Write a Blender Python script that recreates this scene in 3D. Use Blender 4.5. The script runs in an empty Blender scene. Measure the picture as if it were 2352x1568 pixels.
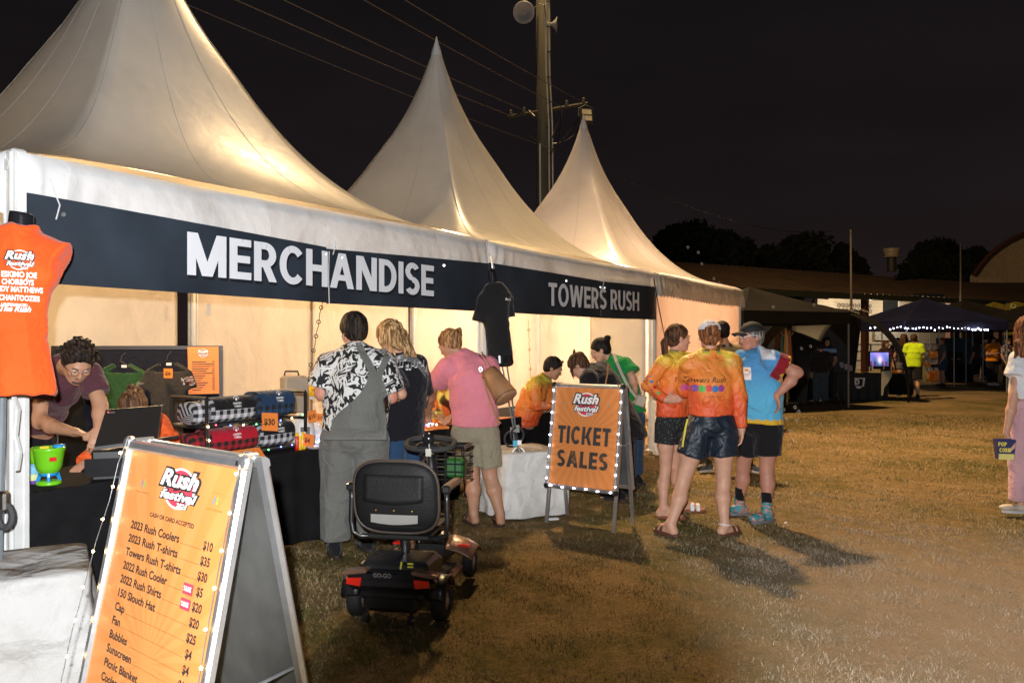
import bpy, math, random
import numpy as np
from mathutils import Vector, Matrix
from mathutils.bvhtree import BVHTree

random.seed(7); RNG = np.random.RandomState(11)
SC = bpy.context.scene
COL = SC.collection
R = math.radians
CAMH, FPX = 1.5, 1900.0          # camera height, focal length in units of a 2352 px wide picture

# ------------------------------------------------------------------ camera, world, lamps, exposure
cam = bpy.data.cameras.new('camera'); co = bpy.data.objects.new('camera', cam); COL.objects.link(co)
cam.sensor_width = 36.0; cam.lens = 36.0 * FPX / 2352.0
cam.clip_start = 0.05; cam.clip_end = 1500
co.location = (0, 0, CAMH); co.rotation_euler = (R(90), 0, 0)
SC.camera = co

w = bpy.data.worlds.new('World'); SC.world = w; w.use_nodes = True
nt = w.node_tree; bg = nt.nodes['Background']
geo = nt.nodes.new('ShaderNodeTexCoord'); sep = nt.nodes.new('ShaderNodeSeparateXYZ')
nt.links.new(geo.outputs['Generated'], sep.inputs[0])
rmp = nt.nodes.new('ShaderNodeValToRGB'); nt.links.new(sep.outputs['Z'], rmp.inputs[0])
rmp.color_ramp.elements[0].position = 0.0; rmp.color_ramp.elements[0].color = (.0190, .0120, .0115, 1)
rmp.color_ramp.elements[1].position = .55; rmp.color_ramp.elements[1].color = (.0068, .0062, .0068, 1)
e = rmp.color_ramp.elements.new(.18); e.color = (.0118, .0088, .0098, 1)
cn = nt.nodes.new('ShaderNodeTexNoise'); cn.inputs['Scale'].default_value = 3.2; cn.inputs['Detail'].default_value = 5; cmp_ = nt.nodes.new('ShaderNodeMapping'); cmp_.inputs['Scale'].default_value = (1, 1, 3.2)
nt.links.new(geo.outputs['Generated'], cmp_.inputs[0]); nt.links.new(cmp_.outputs[0], cn.inputs['Vector'])
cr_ = nt.nodes.new('ShaderNodeMapRange'); nt.links.new(cn.outputs['Fac'], cr_.inputs[0]); cr_.inputs[1].default_value = .35; cr_.inputs[2].default_value = .62; cr_.inputs[3].default_value = .80; cr_.inputs[4].default_value = 1.06
cs0 = nt.nodes.new('ShaderNodeVectorMath'); cs0.operation = 'SCALE'; nt.links.new(rmp.outputs[0], cs0.inputs[0]); nt.links.new(cr_.outputs[0], cs0.inputs['Scale']); nt.links.new(cs0.outputs[0], bg.inputs['Color']); bg.inputs['Strength'].default_value = .88
SC.view_settings.view_transform = 'Standard'; SC.view_settings.look = 'None'
SC.view_settings.exposure = 0.0; SC.view_settings.gamma = 1.0
SC.view_settings.use_curve_mapping = False

def lamp(name, kind, loc, power, color, radius=.05, **k):
    l = bpy.data.lights.new(name, kind); o = bpy.data.objects.new(name, l); COL.objects.link(o)
    l.energy = power; l.color = color; o.location = loc
    if kind in ('POINT', 'SPOT'): l.shadow_soft_size = radius
    for a, b in k.items(): setattr(l, a, b)
    return o

def aim(o, target):
    d = Vector(target) - o.location
    o.rotation_euler = d.to_track_quat('-Z', 'Y').to_euler()

# camera flash; the lens barrel keeps the lower middle of its beam dark, as a built-in flash does
FL = lamp('camera_flash', 'SPOT', (-.06, 0, CAMH + .11), 1560, (.97, .98, 1.0), .02, spot_size=R(125), spot_blend=.5)
aim(FL, (0, 10, CAMH + .11))
FL.data.use_nodes = True
n = FL.data.node_tree.nodes; L = FL.data.node_tree.links
em = n['Emission']; tc = n.new('ShaderNodeTexCoord'); sx = n.new('ShaderNodeSeparateXYZ')
L.new(tc.outputs['Normal'], sx.inputs[0])
def nmath(n, L, op, a, b=None, c=None, clamp=False):
    m = n.new('ShaderNodeMath'); m.operation = op; m.use_clamp = clamp
    for i, v in enumerate((a, b, c)):
        if v is None: continue
        if isinstance(v, (int, float)): m.inputs[i].default_value = v
        else: L.new(v, m.inputs[i])
    return m.outputs[0]
nz = nmath(n, L, 'ABSOLUTE', sx.outputs['Z'])
tx = nmath(n, L, 'DIVIDE', sx.outputs['X'], nz); ty = nmath(n, L, 'DIVIDE', sx.outputs['Y'], nz)
# ellipse centred below the axis: (tx/.29)^2 + ((ty+.50)/.26)^2 = 1
ex = nmath(n, L, 'POWER', nmath(n, L, 'ABSOLUTE', nmath(n, L, 'DIVIDE', nmath(n, L, 'SUBTRACT', tx, .02), .29)), 2)
ey = nmath(n, L, 'POWER', nmath(n, L, 'ABSOLUTE', nmath(n, L, 'DIVIDE', nmath(n, L, 'ADD', ty, .50), .25)), 2)
rr = nmath(n, L, 'SQRT', nmath(n, L, 'ADD', ex, ey))
mr = n.new('ShaderNodeMapRange'); mr.interpolation_type = 'SMOOTHSTEP'
L.new(rr, mr.inputs[0]); mr.inputs[1].default_value = .80; mr.inputs[2].default_value = 1.22
mr.inputs[3].default_value = 0.03; mr.inputs[4].default_value = 1.0
L.new(mr.outputs[0], em.inputs['Strength'])

# floodlight on top of the timber pole (above the picture), warm
FLC = (1.0, .66, .32)
PL = lamp('pole_floodlight', 'SPOT', (.62, 17.6, 14.6), 4200, FLC, .20, spot_size=R(150), spot_blend=.4); aim(PL, (2.5, 8.0, 0))
PL2 = lamp('pole_floodlight', 'SPOT', (.80, 17.6, 14.6), 20000, FLC, .45, spot_size=R(60), spot_blend=1.0); aim(PL2, (7.2, 6.8, 0))  # extra unseen head, added to brighten the near field but spare the roofs
PL3 = lamp('pole_floodlight', 'SPOT', (.95, 17.8, 14.6), 9000, FLC, .30, spot_size=R(95), spot_blend=1.0); aim(PL3, (15, 20, 0))  # further unseen head, added to brighten the far field
PL4 = lamp('pole_floodlight', 'SPOT', (.95, 18.0, 14.6), 13000, FLC, .30, spot_size=R(60), spot_blend=1.0); aim(PL4, (24, 44, 5))  # further unseen head, added to brighten the shed and hall

# ------------------------------------------------------------------ tent row frame
P0 = np.array([-2.417, 3.99]); U = np.array([.5174, .8557]); V = np.array([-.8557, .5174]); BAY = 4.196
def TU(t, v, z):
    """a point t metres along the tent front, v metres into the tent, z up"""
    p = P0 + U * t + V * v
    return np.array([p[0], p[1], z])
for i, (t, v) in enumerate([(2.1, 2.0), (6.3, 2.0), (10.5, 1.6)]):
    q = TU(t, v, 2.2)
    lamp('tent_lamp', 'POINT', q, (130, 145, 560)[i], ((1, .66, .33), (1, .66, .33), (1, .62, .42))[i], .12)

def pt(px, py, Y):
    """point at depth Y seen at (px, py) in the 2352 x 1568 picture"""
    return np.array([(px - 1176) / FPX * Y, Y, CAMH - (py - 784) / FPX * Y])

# ------------------------------------------------------------------ object helpers
def tag(o, label=None, cat=None, group=None, kind=None):
    if label: o['label'] = label
    if cat: o['category'] = cat
    if group: o['group'] = group
    if kind: o['kind'] = kind
    return o

def thing(name, label, cat, loc=(0, 0, 0), rz=0, group=None):
    o = bpy.data.objects.new(name, None); COL.objects.link(o)
    o.location = tuple(float(v) for v in loc); o.rotation_euler = (0, 0, rz); o.empty_display_size = .2
    return tag(o, label, cat, group)

def link_mesh(name, verts, faces, mat, parent=None, smooth=False, world=True, cols=None):
    """verts in world coordinates unless world=False (then local to the parent)"""
    me = bpy.data.meshes.new(name)
    verts = np.asarray(verts, dtype=np.float32).reshape(-1, 3)
    root = parent
    if parent is not None and world:
        loc, rz = Vector((0, 0, 0)), 0.0
        p = parent
        while p is not None:
            if p.type == 'EMPTY': loc, rz = p.location, p.rotation_euler.z
            p = p.parent
        v = verts - np.array(loc, dtype=np.float32)
        c, s = math.cos(-rz), math.sin(-rz)
        verts = np.stack([v[:, 0] * c - v[:, 1] * s, v[:, 0] * s + v[:, 1] * c, v[:, 2]], 1)
    if isinstance(faces, np.ndarray):
        nf, k = faces.shape
        me.vertices.add(len(verts)); me.vertices.foreach_set('co', verts.ravel())
        me.loops.add(nf * k); me.loops.foreach_set('vertex_index', faces.astype(np.int32).ravel())
        me.polygons.add(nf); me.polygons.foreach_set('loop_start', np.arange(0, nf * k, k, dtype=np.int32))
        me.update(calc_edges=True)
    else:
        me.from_pydata([tuple(map(float, v)) for v in verts], [], faces)
    me.validate(clean_customdata=False)
    if smooth: me.polygons.foreach_set('use_smooth', [True] * len(me.polygons))
    if cols is not None:
        a = me.color_attributes.new('Col', 'FLOAT_COLOR', 'POINT')
        c4 = np.ones((len(verts), 4), dtype=np.float32); c4[:, :3] = cols
        a.data.foreach_set('color', c4.ravel())
    if mat is not None: me.materials.append(mat)
    o = bpy.data.objects.new(name, me); COL.objects.link(o)
    if parent is not None: o.parent = parent
    return o

class MB:
    """collects simple shapes into one mesh"""
    def __init__(s): s.v = []; s.f = []; s.n = 0; s.M = None
    def add(s, vs, fs):
        vs = [np.asarray(v, dtype=float) for v in vs]
        if s.M is not None: vs = [np.array(s.M @ Vector(v)) for v in vs]
        s.v += vs; s.f += [tuple(i + s.n for i in f) for f in fs]; s.n += len(vs); return s
    def box(s, c, d, rz=0, rot=None, bev=0):
        c = np.asarray(c, float); d = np.asarray(d, float) / 2
        if bev > 0:
            b = min(bev, *(d * .9)); vs = []
            for sz in (-1, 1):
                for zz, inn in (((d[2] * sz), b), ((d[2] - b) * sz, 0)) if sz < 0 else (((d[2] - b) * sz, 0), ((d[2] * sz), b)):
                    x, y = d[0] - inn, d[1] - inn
                    k = b if inn == 0 else b * .6
                    vs += [(-x + k, -y, zz), (x - k, -y, zz), (x, -y + k, zz), (x, y - k, zz), (x - k, y, zz), (-x + k, y, zz), (-x, y - k, zz), (-x, -y + k, zz)]
            fs = [tuple(range(7, -1, -1)), tuple(range(24, 32))]
            for l in range(3):
                for i in range(8): fs.append((l * 8 + i, l * 8 + (i + 1) % 8, l * 8 + 8 + (i + 1) % 8, l * 8 + 8 + i))
        else:
            vs = [(x * d[0], y * d[1], z * d[2]) for x, y, z in ((-1, -1, -1), (1, -1, -1), (1, 1, -1), (-1, 1, -1), (-1, -1, 1), (1, -1, 1), (1, 1, 1), (-1, 1, 1))]
            fs = [(0, 3, 2, 1), (4, 5, 6, 7), (0, 1, 5, 4), (1, 2, 6, 5), (2, 3, 7, 6), (3, 0, 4, 7)]
        m = (Matrix.Rotation(rz, 3, 'Z') if rot is None else rot)
        return s.add([np.array(m @ Vector(v)) + c for v in vs], fs)
    def tube(s, pts, r, k=8, closed=False, cap=True, flat=1.0):
        pts = [Vector(tuple(map(float, p))) for p in pts]; N = len(pts)
        rs = r if hasattr(r, '__len__') else [r] * N
        vs = []; up = None
        for i, p in enumerate(pts):
            a = pts[(i - 1) % N] if (closed or i > 0) else p; b = pts[(i + 1) % N] if (closed or i < N - 1) else p
            d = (b - a)
            d = d.normalized() if d.length > 1e-9 else Vector((0, 0, 1))
            if up is None: up = Vector((0, 0, 1)) if abs(d.z) < .95 else Vector((1, 0, 0))
            x = d.cross(up)
            if x.length < 1e-6: x = d.orthogonal()
            x.normalize(); y = x.cross(d).normalized(); up = y
            for j in range(k):
                t = 2 * math.pi * j / k
                vs.append(p + x * math.cos(t) * rs[i] + y * math.sin(t) * rs[i] * flat)
        fs = []
        for i in range(N if closed else N - 1):
            for j in range(k):
                a = i * k + j; b = i * k + (j + 1) % k; c = ((i + 1) % N) * k + (j + 1) % k; d_ = ((i + 1) % N) * k + j
                fs.append((a, b, c, d_))
        if cap and not closed: fs += [tuple(range(k - 1, -1, -1)), tuple((N - 1) * k + j for j in range(k))]
        return s.add([np.array(v) for v in vs], fs)
    def lathe(s, c, prof, k=20, axis='Z', rot=None):
        """prof: list of (radius, height)"""
        c = np.asarray(c, float); vs = []; fs = []
        for r_, h in prof:
            for j in range(k):
                t = 2 * math.pi * j / k; v = Vector((r_ * math.cos(t), r_ * math.sin(t), h))
                if axis == 'Y': v = Vector((v.x, v.z, v.y))
                if axis == 'X': v = Vector((v.z, v.x, v.y))
                if rot is not None: v = rot @ v
                vs.append(np.array(v) + c)
        for i in range(len(prof) - 1):
            for j in range(k):
                a = i * k + j; b = i * k + (j + 1) % k; fs.append((a, b, b + k, a + k))
        return s.add(vs, fs)
    def prism(s, poly, h0, h1, fn=None):
        """2D polygon extruded between h0 and h1; fn maps (x, y, h) to a point"""
        fn = fn or (lambda x, y, h: (x, y, h)); n_ = len(poly)
        vs = [fn(x, y, h0) for x, y in poly] + [fn(x, y, h1) for x, y in poly]
        fs = [tuple(range(n_ - 1, -1, -1)), tuple(range(n_, 2 * n_))] + [(i, (i + 1) % n_, n_ + (i + 1) % n_, n_ + i) for i in range(n_)]
        return s.add(vs, fs)
    def grid(s, fn, nu, nv, thick=None, tdir=None):
        """sheet fn(u,v) for u,v in 0..1; thick > 0 adds a second skin along tdir"""
        vs = [np.asarray(fn(i / nu, j / nv), float) for i in range(nu + 1) for j in range(nv + 1)]
        fs = [(i * (nv + 1) + j, (i + 1) * (nv + 1) + j, (i + 1) * (nv + 1) + j + 1, i * (nv + 1) + j + 1) for i in range(nu) for j in range(nv)]
        s.add(vs, fs)
        if thick:
            td = np.asarray(tdir, float) * thick
            s.add([v + td for v in vs], [tuple(reversed(f)) for f in fs])
            rim = [i * (nv + 1) for i in range(nu + 1)] + [nu * (nv + 1) + j for j in range(1, nv + 1)] + [i * (nv + 1) + nv for i in range(nu - 1, -1, -1)] + [j for j in range(nv - 1, 0, -1)]
            N = len(vs); base = s.n - 2 * N
            s.f += [(base + rim[i], base + rim[i] + N, base + rim[(i + 1) % len(rim)] + N, base + rim[(i + 1) % len(rim)]) for i in range(len(rim))]
        return s
    def build(s, name, mat, parent=None, smooth=False, world=True, kind=None):
        o = link_mesh(name, s.v, s.f, mat, parent, smooth, world)
        if kind: o['kind'] = kind
        return o

def basis(o, x, y):
    """function (a, b, c) -> o + a x + b y + c (x cross y)"""
    o = np.asarray(o, float); x = np.asarray(x, float); y = np.asarray(y, float)
    x = x / np.linalg.norm(x); y = y - x * np.dot(x, y); y = y / np.linalg.norm(y); z = np.cross(x, y)
    return lambda a, b, c=0.0: o + x * a + y * b + z * c

# ------------------------------------------------------------------ text as mesh
_tc = {}
def text_geo(body, bold=0.0, italic=0.0, depth=0.0, spacing=1.0, align='CENTER', line=1.0):
    key = (body, bold, italic, depth, spacing, align, line)
    if key in _tc: return _tc[key]
    c = bpy.data.curves.new('text', 'FONT'); c.body = body; c.size = 1.0; c.offset = bold; c.shear = italic
    c.extrude = depth; c.align_x = align; c.space_character = spacing; c.space_line = line; c.resolution_u = 3
    o = bpy.data.objects.new('text', c); COL.objects.link(o)
    bpy.context.view_layer.update()
    me = bpy.data.meshes.new_from_object(o.evaluated_get(bpy.context.evaluated_depsgraph_get()))
    vs = np.array([tuple(v.co) for v in me.vertices], float).reshape(-1, 3); fs = [tuple(p.vertices) for p in me.polygons]
    bpy.data.objects.remove(o); bpy.data.curves.remove(c); bpy.data.meshes.remove(me)
    _tc[key] = (vs, fs); return _tc[key]

def put_text(mb, body, fn, x, y, height, width=None, z=0.003, proj=None, fitw=None, **k):
    """text with cap height `height`; baseline centre (or left) at (x, y) of the surface map fn(a, b, c)"""
    vs, fs = text_geo(body, **k)
    if not len(vs): return
    sc = height / .70; sx = sc
    if width: sx = width / max(1e-6, vs[:, 0].max() - vs[:, 0].min())
    out = [fn(x + v[0] * sx, y + v[1] * sc, z + v[2] * sc) for v in vs]
    if proj: out = [proj(p) for p in out]
    mb.add(out, fs)

def disc(mb, fn, x, y, rx, ry=None, z=.002, k=28, proj=None, a0=0, a1=2 * math.pi, inner=0):
    ry = ry or rx
    vs = [(x + rx * math.cos(a0 + (a1 - a0) * j / k), y + ry * math.sin(a0 + (a1 - a0) * j / k)) for j in range(k)]
    vi = [(x + inner * rx * math.cos(a0 + (a1 - a0) * j / k), y + inner * ry * math.sin(a0 + (a1 - a0) * j / k)) for j in range(k)]
    P = [fn(a, b, z) for a, b in vs + vi]
    if proj: P = [proj(p) for p in P]
    mb.add(P, [(j, (j + 1) % k, k + (j + 1) % k, k + j) for j in range(k)])
    if proj: return
    if inner == 0: mb.f[-k:] = []; mb.f.append(tuple(mb.n - 2 * k + j for j in range(k)))

def quadp(mb, fn, x0, y0, x1, y1, z=.002, proj=None):
    P = [fn(x0, y0, z), fn(x1, y0, z), fn(x1, y1, z), fn(x0, y1, z)]
    if proj: P = [proj(p) for p in P]
    mb.add(P, [(0, 1, 2, 3)])
# ------------------------------------------------------------------ materials
_mats = {}
def mat(name, col=(.5, .5, .5), rough=.6, metal=0.0, var=.12, vscale=6.0, bump=.0, bscale=60.0, emit=None, estr=0.0, spec=.5,
        sheen=0.0, trans=0.0, attr=False, stretch=None, dirt=0.0, coat=0.0, alpha=1.0):
    if name in _mats: return _mats[name]
    m = bpy.data.materials.new(name); m.use_nodes = True; N = m.node_tree.nodes; K = m.node_tree.links
    b = N['Principled BSDF']; b.inputs['Roughness'].default_value = rough; b.inputs['Metallic'].default_value = metal
    b.inputs['Specular IOR Level'].default_value = spec
    if sheen: b.inputs['Sheen Weight'].default_value = sheen
    if coat: b.inputs['Coat Weight'].default_value = coat; b.inputs['Coat Roughness'].default_value = .12
    tc = N.new('ShaderNodeTexCoord'); src = tc.outputs['Object']
    if stretch:
        mp = N.new('ShaderNodeMapping'); mp.inputs['Scale'].default_value = stretch; K.new(src, mp.inputs[0]); src = mp.outputs[0]
    if attr:
        at = N.new('ShaderNodeAttribute'); at.attribute_name = 'Col'; base = at.outputs['Color']
    else:
        rg = N.new('ShaderNodeRGB'); rg.outputs[0].default_value = (*col, 1); base = rg.outputs[0]
    if var:
        ns = N.new('ShaderNodeTexNoise'); ns.inputs['Scale'].default_value = vscale; ns.inputs['Detail'].default_value = 6; K.new(src, ns.inputs['Vector'])
        mr = N.new('ShaderNodeMapRange'); K.new(ns.outputs['Fac'], mr.inputs[0]); mr.inputs[1].default_value = .3; mr.inputs[2].default_value = .7
        mr.inputs[3].default_value = 1 - var; mr.inputs[4].default_value = 1 + var
        mx = N.new('ShaderNodeVectorMath'); mx.operation = 'SCALE'; K.new(base, mx.inputs[0]); K.new(mr.outputs[0], mx.inputs['Scale']); base = mx.outputs[0]
    if dirt:
        n2 = N.new('ShaderNodeTexNoise'); n2.inputs['Scale'].default_value = 1.7; n2.inputs['Detail'].default_value = 8; n2.inputs['Roughness'].default_value = .68
        K.new(tc.outputs['Object'], n2.inputs['Vector'])
        r2 = N.new('ShaderNodeMapRange'); K.new(n2.outputs['Fac'], r2.inputs[0]); r2.inputs[1].default_value = .5; r2.inputs[2].default_value = .75; r2.inputs[3].default_value = 0; r2.inputs[4].default_value = dirt
        m2 = N.new('ShaderNodeMix'); m2.data_type = 'RGBA'; K.new(r2.outputs[0], m2.inputs[0]); K.new(base, m2.inputs[6]); m2.inputs[7].default_value = (.22, .19, .15, 1); base = m2.outputs[2]
    K.new(base, b.inputs['Base Color'])
    if bump:
        nb = N.new('ShaderNodeTexNoise'); nb.inputs['Scale'].default_value = bscale; nb.inputs['Detail'].default_value = 3; K.new(src, nb.inputs['Vector'])
        bp = N.new('ShaderNodeBump'); bp.inputs['Strength'].default_value = bump; bp.inputs['Distance'].default_value = .01
        K.new(nb.outputs['Fac'], bp.inputs['Height']); K.new(bp.outputs[0], b.inputs['Normal'])
    if emit: b.inputs['Emission Color'].default_value = (*emit, 1); b.inputs['Emission Strength'].default_value = estr
    if alpha < 1: b.inputs['Alpha'].default_value = alpha
    if trans:
        tr = N.new('ShaderNodeBsdfTranslucent'); K.new(base, tr.inputs['Color']); ms = N.new('ShaderNodeMixShader'); ms.inputs[0].default_value = trans
        out = N['Material Output']; K.new(b.outputs[0], ms.inputs[1]); K.new(tr.outputs[0], ms.inputs[2]); K.new(ms.outputs[0], out.inputs['Surface'])
        if bump: K.new(bp.outputs[0], tr.inputs['Normal'])
    _mats[name] = m; return m

def vinyl(name, col, rough=.42, trans=.25, wrinkle=.35, dirt=.25, spec=.5):
    """coated tent fabric: soft wrinkles at two sizes, streaks and grime"""
    m = mat(name, col, rough=rough, var=.05, vscale=2.2, trans=trans, dirt=dirt, bump=.01, spec=spec)
    N = m.node_tree.nodes; K = m.node_tree.links; b = N['Principled BSDF']
    bp = [x for x in N if x.type == 'BUMP'][0]; bp.inputs['Strength'].default_value = wrinkle; bp.inputs['Distance'].default_value = .05
    tc = N.new('ShaderNodeTexCoord'); n1 = N.new('ShaderNodeTexNoise'); n1.inputs['Scale'].default_value = 3.2; n1.inputs['Detail'].default_value = 5; n1.inputs['Roughness'].default_value = .45
    mp = N.new('ShaderNodeMapping'); mp.inputs['Scale'].default_value = (1, 1, .55); K.new(tc.outputs['Object'], mp.inputs[0]); K.new(mp.outputs[0], n1.inputs['Vector'])
    n1.inputs['Distortion'].default_value = .8
    K.new(n1.outputs['Fac'], bp.inputs['Height'])
    n2 = N.new('ShaderNodeTexNoise'); n2.inputs['Scale'].default_value = 45; n2.inputs['Detail'].default_value = 3
    mr = N.new('ShaderNodeMapRange'); K.new(n2.outputs['Fac'], mr.inputs[0]); mr.inputs[3].default_value = rough - .07; mr.inputs[4].default_value = rough + .13
    K.new(mr.outputs[0], b.inputs['Roughness'])
    return m

def ramp_mat(name, kind, stops, scale=10, rough=.8, stretch=(1, 1, 1), detail=3, dist=0.0, bump=0.0, sheen=0.0):
    """colours through a ramp from a noise, voronoi or wave pattern"""
    if name in _mats: return _mats[name]
    m = bpy.data.materials.new(name); m.use_nodes = True; N = m.node_tree.nodes; K = m.node_tree.links; b = N['Principled BSDF']
    b.inputs['Roughness'].default_value = rough
    if sheen: b.inputs['Sheen Weight'].default_value = sheen
    tc = N.new('ShaderNodeTexCoord'); mp = N.new('ShaderNodeMapping'); mp.inputs['Scale'].default_value = stretch; K.new(tc.outputs['Object'], mp.inputs[0])
    if kind == 'noise':
        t = N.new('ShaderNodeTexNoise'); t.inputs['Scale'].default_value = scale; t.inputs['Detail'].default_value = detail; t.inputs['Distortion'].default_value = dist; o = t.outputs['Fac']
    elif kind == 'voronoi':
        t = N.new('ShaderNodeTexVoronoi'); t.inputs['Scale'].default_value = scale; o = t.outputs['Distance']
    else:
        t = N.new('ShaderNodeTexWave'); t.inputs['Scale'].default_value = scale; t.inputs['Distortion'].default_value = dist; t.inputs['Detail'].default_value = detail; o = t.outputs['Fac']
    K.new(mp.outputs[0], t.inputs['Vector'])
    r = N.new('ShaderNodeValToRGB'); K.new(o, r.inputs[0]); cr = r.color_ramp
    while len(cr.elements) < len(stops): cr.elements.new(.5)
    for el, (p, c) in zip(cr.elements, stops): el.position = p; el.color = (*c, 1)
    K.new(r.outputs[0], b.inputs['Base Color'])
    if bump:
        bp = N.new('ShaderNodeBump'); bp.inputs['Strength'].default_value = bump; bp.inputs['Distance'].default_value = .01; K.new(o, bp.inputs['Height']); K.new(bp.outputs[0], b.inputs['Normal'])
    _mats[name] = m; return m

def crumple(m, scale, dist):
    N = m.node_tree.nodes; K = m.node_tree.links; bp = [x for x in N if x.type == 'BUMP'][0]; bp.inputs['Distance'].default_value = dist; bp.inputs['Strength'].default_value = 1
    tc = N.new('ShaderNodeTexCoord'); n = N.new('ShaderNodeTexNoise'); n.inputs['Scale'].default_value = scale * .5; n.inputs['Detail'].default_value = 2; K.new(tc.outputs['Object'], n.inputs['Vector'])
    va = N.new('ShaderNodeVectorMath'); va.operation = 'MULTIPLY_ADD'; K.new(n.outputs['Color'], va.inputs[0]); va.inputs[1].default_value = (.35, .35, .35); K.new(tc.outputs['Object'], va.inputs[2])
    v = N.new('ShaderNodeTexVoronoi'); v.feature = 'F1'; v.inputs['Scale'].default_value = scale; K.new(va.outputs[0], v.inputs['Vector']); n3 = N.new('ShaderNodeTexNoise'); n3.inputs['Scale'].default_value = scale * 1.6; n3.inputs['Detail'].default_value = 4; K.new(va.outputs[0], n3.inputs['Vector'])
    K.new(nmath(N, K, 'ADD', nmath(N, K, 'MULTIPLY', v.outputs['Distance'], .8), nmath(N, K, 'MULTIPLY', n3.outputs['Fac'], .6)), bp.inputs['Height']); return m
WHITE_ROOF = vinyl('roof_vinyl', (.60, .575, .525), rough=.32, trans=.07, wrinkle=.09, dirt=.20, spec=.5)
WHITE_VAL = vinyl('valance_vinyl', (.72, .73, .74), rough=.5, trans=.15, wrinkle=.5, dirt=.25)
DIRTY_VAL = vinyl('weathered_vinyl', (.50, .50, .45), rough=.55, trans=.15, wrinkle=.7, dirt=.65)
WALL_VIN = vinyl('wall_vinyl', (.74, .68, .58), rough=.5, trans=.12, wrinkle=.7, dirt=.14)
DIMCANVAS = vinyl('dimmed_canvas', (.40, .395, .385), rough=.8, trans=0.01, wrinkle=1.0, dirt=.55, spec=.2)  # same white canvas, colour darkened to offset the close flash
CANVAS = vinyl('canvas', (.66, .65, .62), rough=.75, trans=0.01, wrinkle=.9, dirt=.35, spec=.25)
ALU = mat('aluminium', (.62, .63, .64), rough=.34, metal=.9, var=.08, vscale=20, bump=.05, bscale=80)
ALU_W = mat('white_aluminium', (.62, .63, .62), rough=.4, metal=.15, var=.08, vscale=9, dirt=.2)
STEEL = mat('steel', (.5, .5, .48), rough=.3, metal=1, var=.15, vscale=30)
crumple(DIMCANVAS, 4.5, .06); crumple(CANVAS, 4.5, .05); crumple(WHITE_VAL, 2.6, .035); crumple(DIRTY_VAL, 5, .04)
BANNER = mat('banner_print', (.024, .033, .046), rough=.48, var=.35, vscale=2.2, spec=.45, bump=.35, bscale=4)
LETTER = mat('letter_print', (.74, .76, .80), rough=.5, var=.03)
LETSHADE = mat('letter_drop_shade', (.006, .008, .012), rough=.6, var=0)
BLACK_CLOTH = mat('black_tablecloth', (.008, .008, .009), rough=.95, var=.3, vscale=9, bump=.3, bscale=220, spec=.2)
BLACK = mat('black_plastic', (.012, .012, .013), rough=.42, var=.2, vscale=20)
BLACK_GLOSS = mat('black_gloss', (.012, .012, .014), rough=.18, var=.1)
RUBBER = mat('rubber', (.018, .018, .018), rough=.8, var=.3, vscale=30, bump=.2, bscale=90)
INK = mat('dark_ink', (.030, .024, .020), rough=.6, var=.1)
PINK = mat('logo_pink', (.68, .045, .075), rough=.5, var=.03)
WHITE = mat('white_print', (.80, .80, .80), rough=.5, var=.02)
ORANGE_CARD = mat('orange_card', (.74, .22, .04), rough=.55, var=.05)
BLUE_INK = mat('blue_ink', (.02, .20, .45), rough=.5, var=.1)
GREEN_INK = mat('green_ink', (.10, .45, .08), rough=.5, var=.1)
YELLOW = mat('yellow_plastic', (.80, .52, .02), rough=.4, var=.05)
RED = mat('red_plastic', (.60, .012, .015), rough=.3, var=.08)

def poster_mat(name, cx, cz, c1=(.56, .200, .055), c2=(.57, .222, .068), rays=30):
    """orange poster with faint sunburst rays about (cx, cz) in the sheet's own x, z coordinates"""
    m = bpy.data.materials.new(name); m.use_nodes = True; N = m.node_tree.nodes; K = m.node_tree.links; b = N['Principled BSDF']
    b.inputs['Roughness'].default_value = .38; b.inputs['Specular IOR Level'].default_value = .35
    at = N.new('ShaderNodeAttribute'); at.attribute_name = 'Col'
    s = N.new('ShaderNodeSeparateXYZ'); K.new(at.outputs['Vector'], s.inputs[0])
    dx = nmath(N, K, 'SUBTRACT', s.outputs['X'], cx); dz = nmath(N, K, 'SUBTRACT', s.outputs['Y'], cz)
    an = nmath(N, K, 'ARCTAN2', dx, dz)
    sn = nmath(N, K, 'SINE', nmath(N, K, 'MULTIPLY', an, float(rays)))
    f = nmath(N, K, 'MULTIPLY_ADD', sn, 2.2, .5, clamp=True)
    mx = N.new('ShaderNodeMix'); mx.data_type = 'RGBA'; K.new(f, mx.inputs[0]); mx.inputs[6].default_value = (*c1, 1); mx.inputs[7].default_value = (*c2, 1)
    K.new(mx.outputs[2], b.inputs['Base Color']); return m

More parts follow.
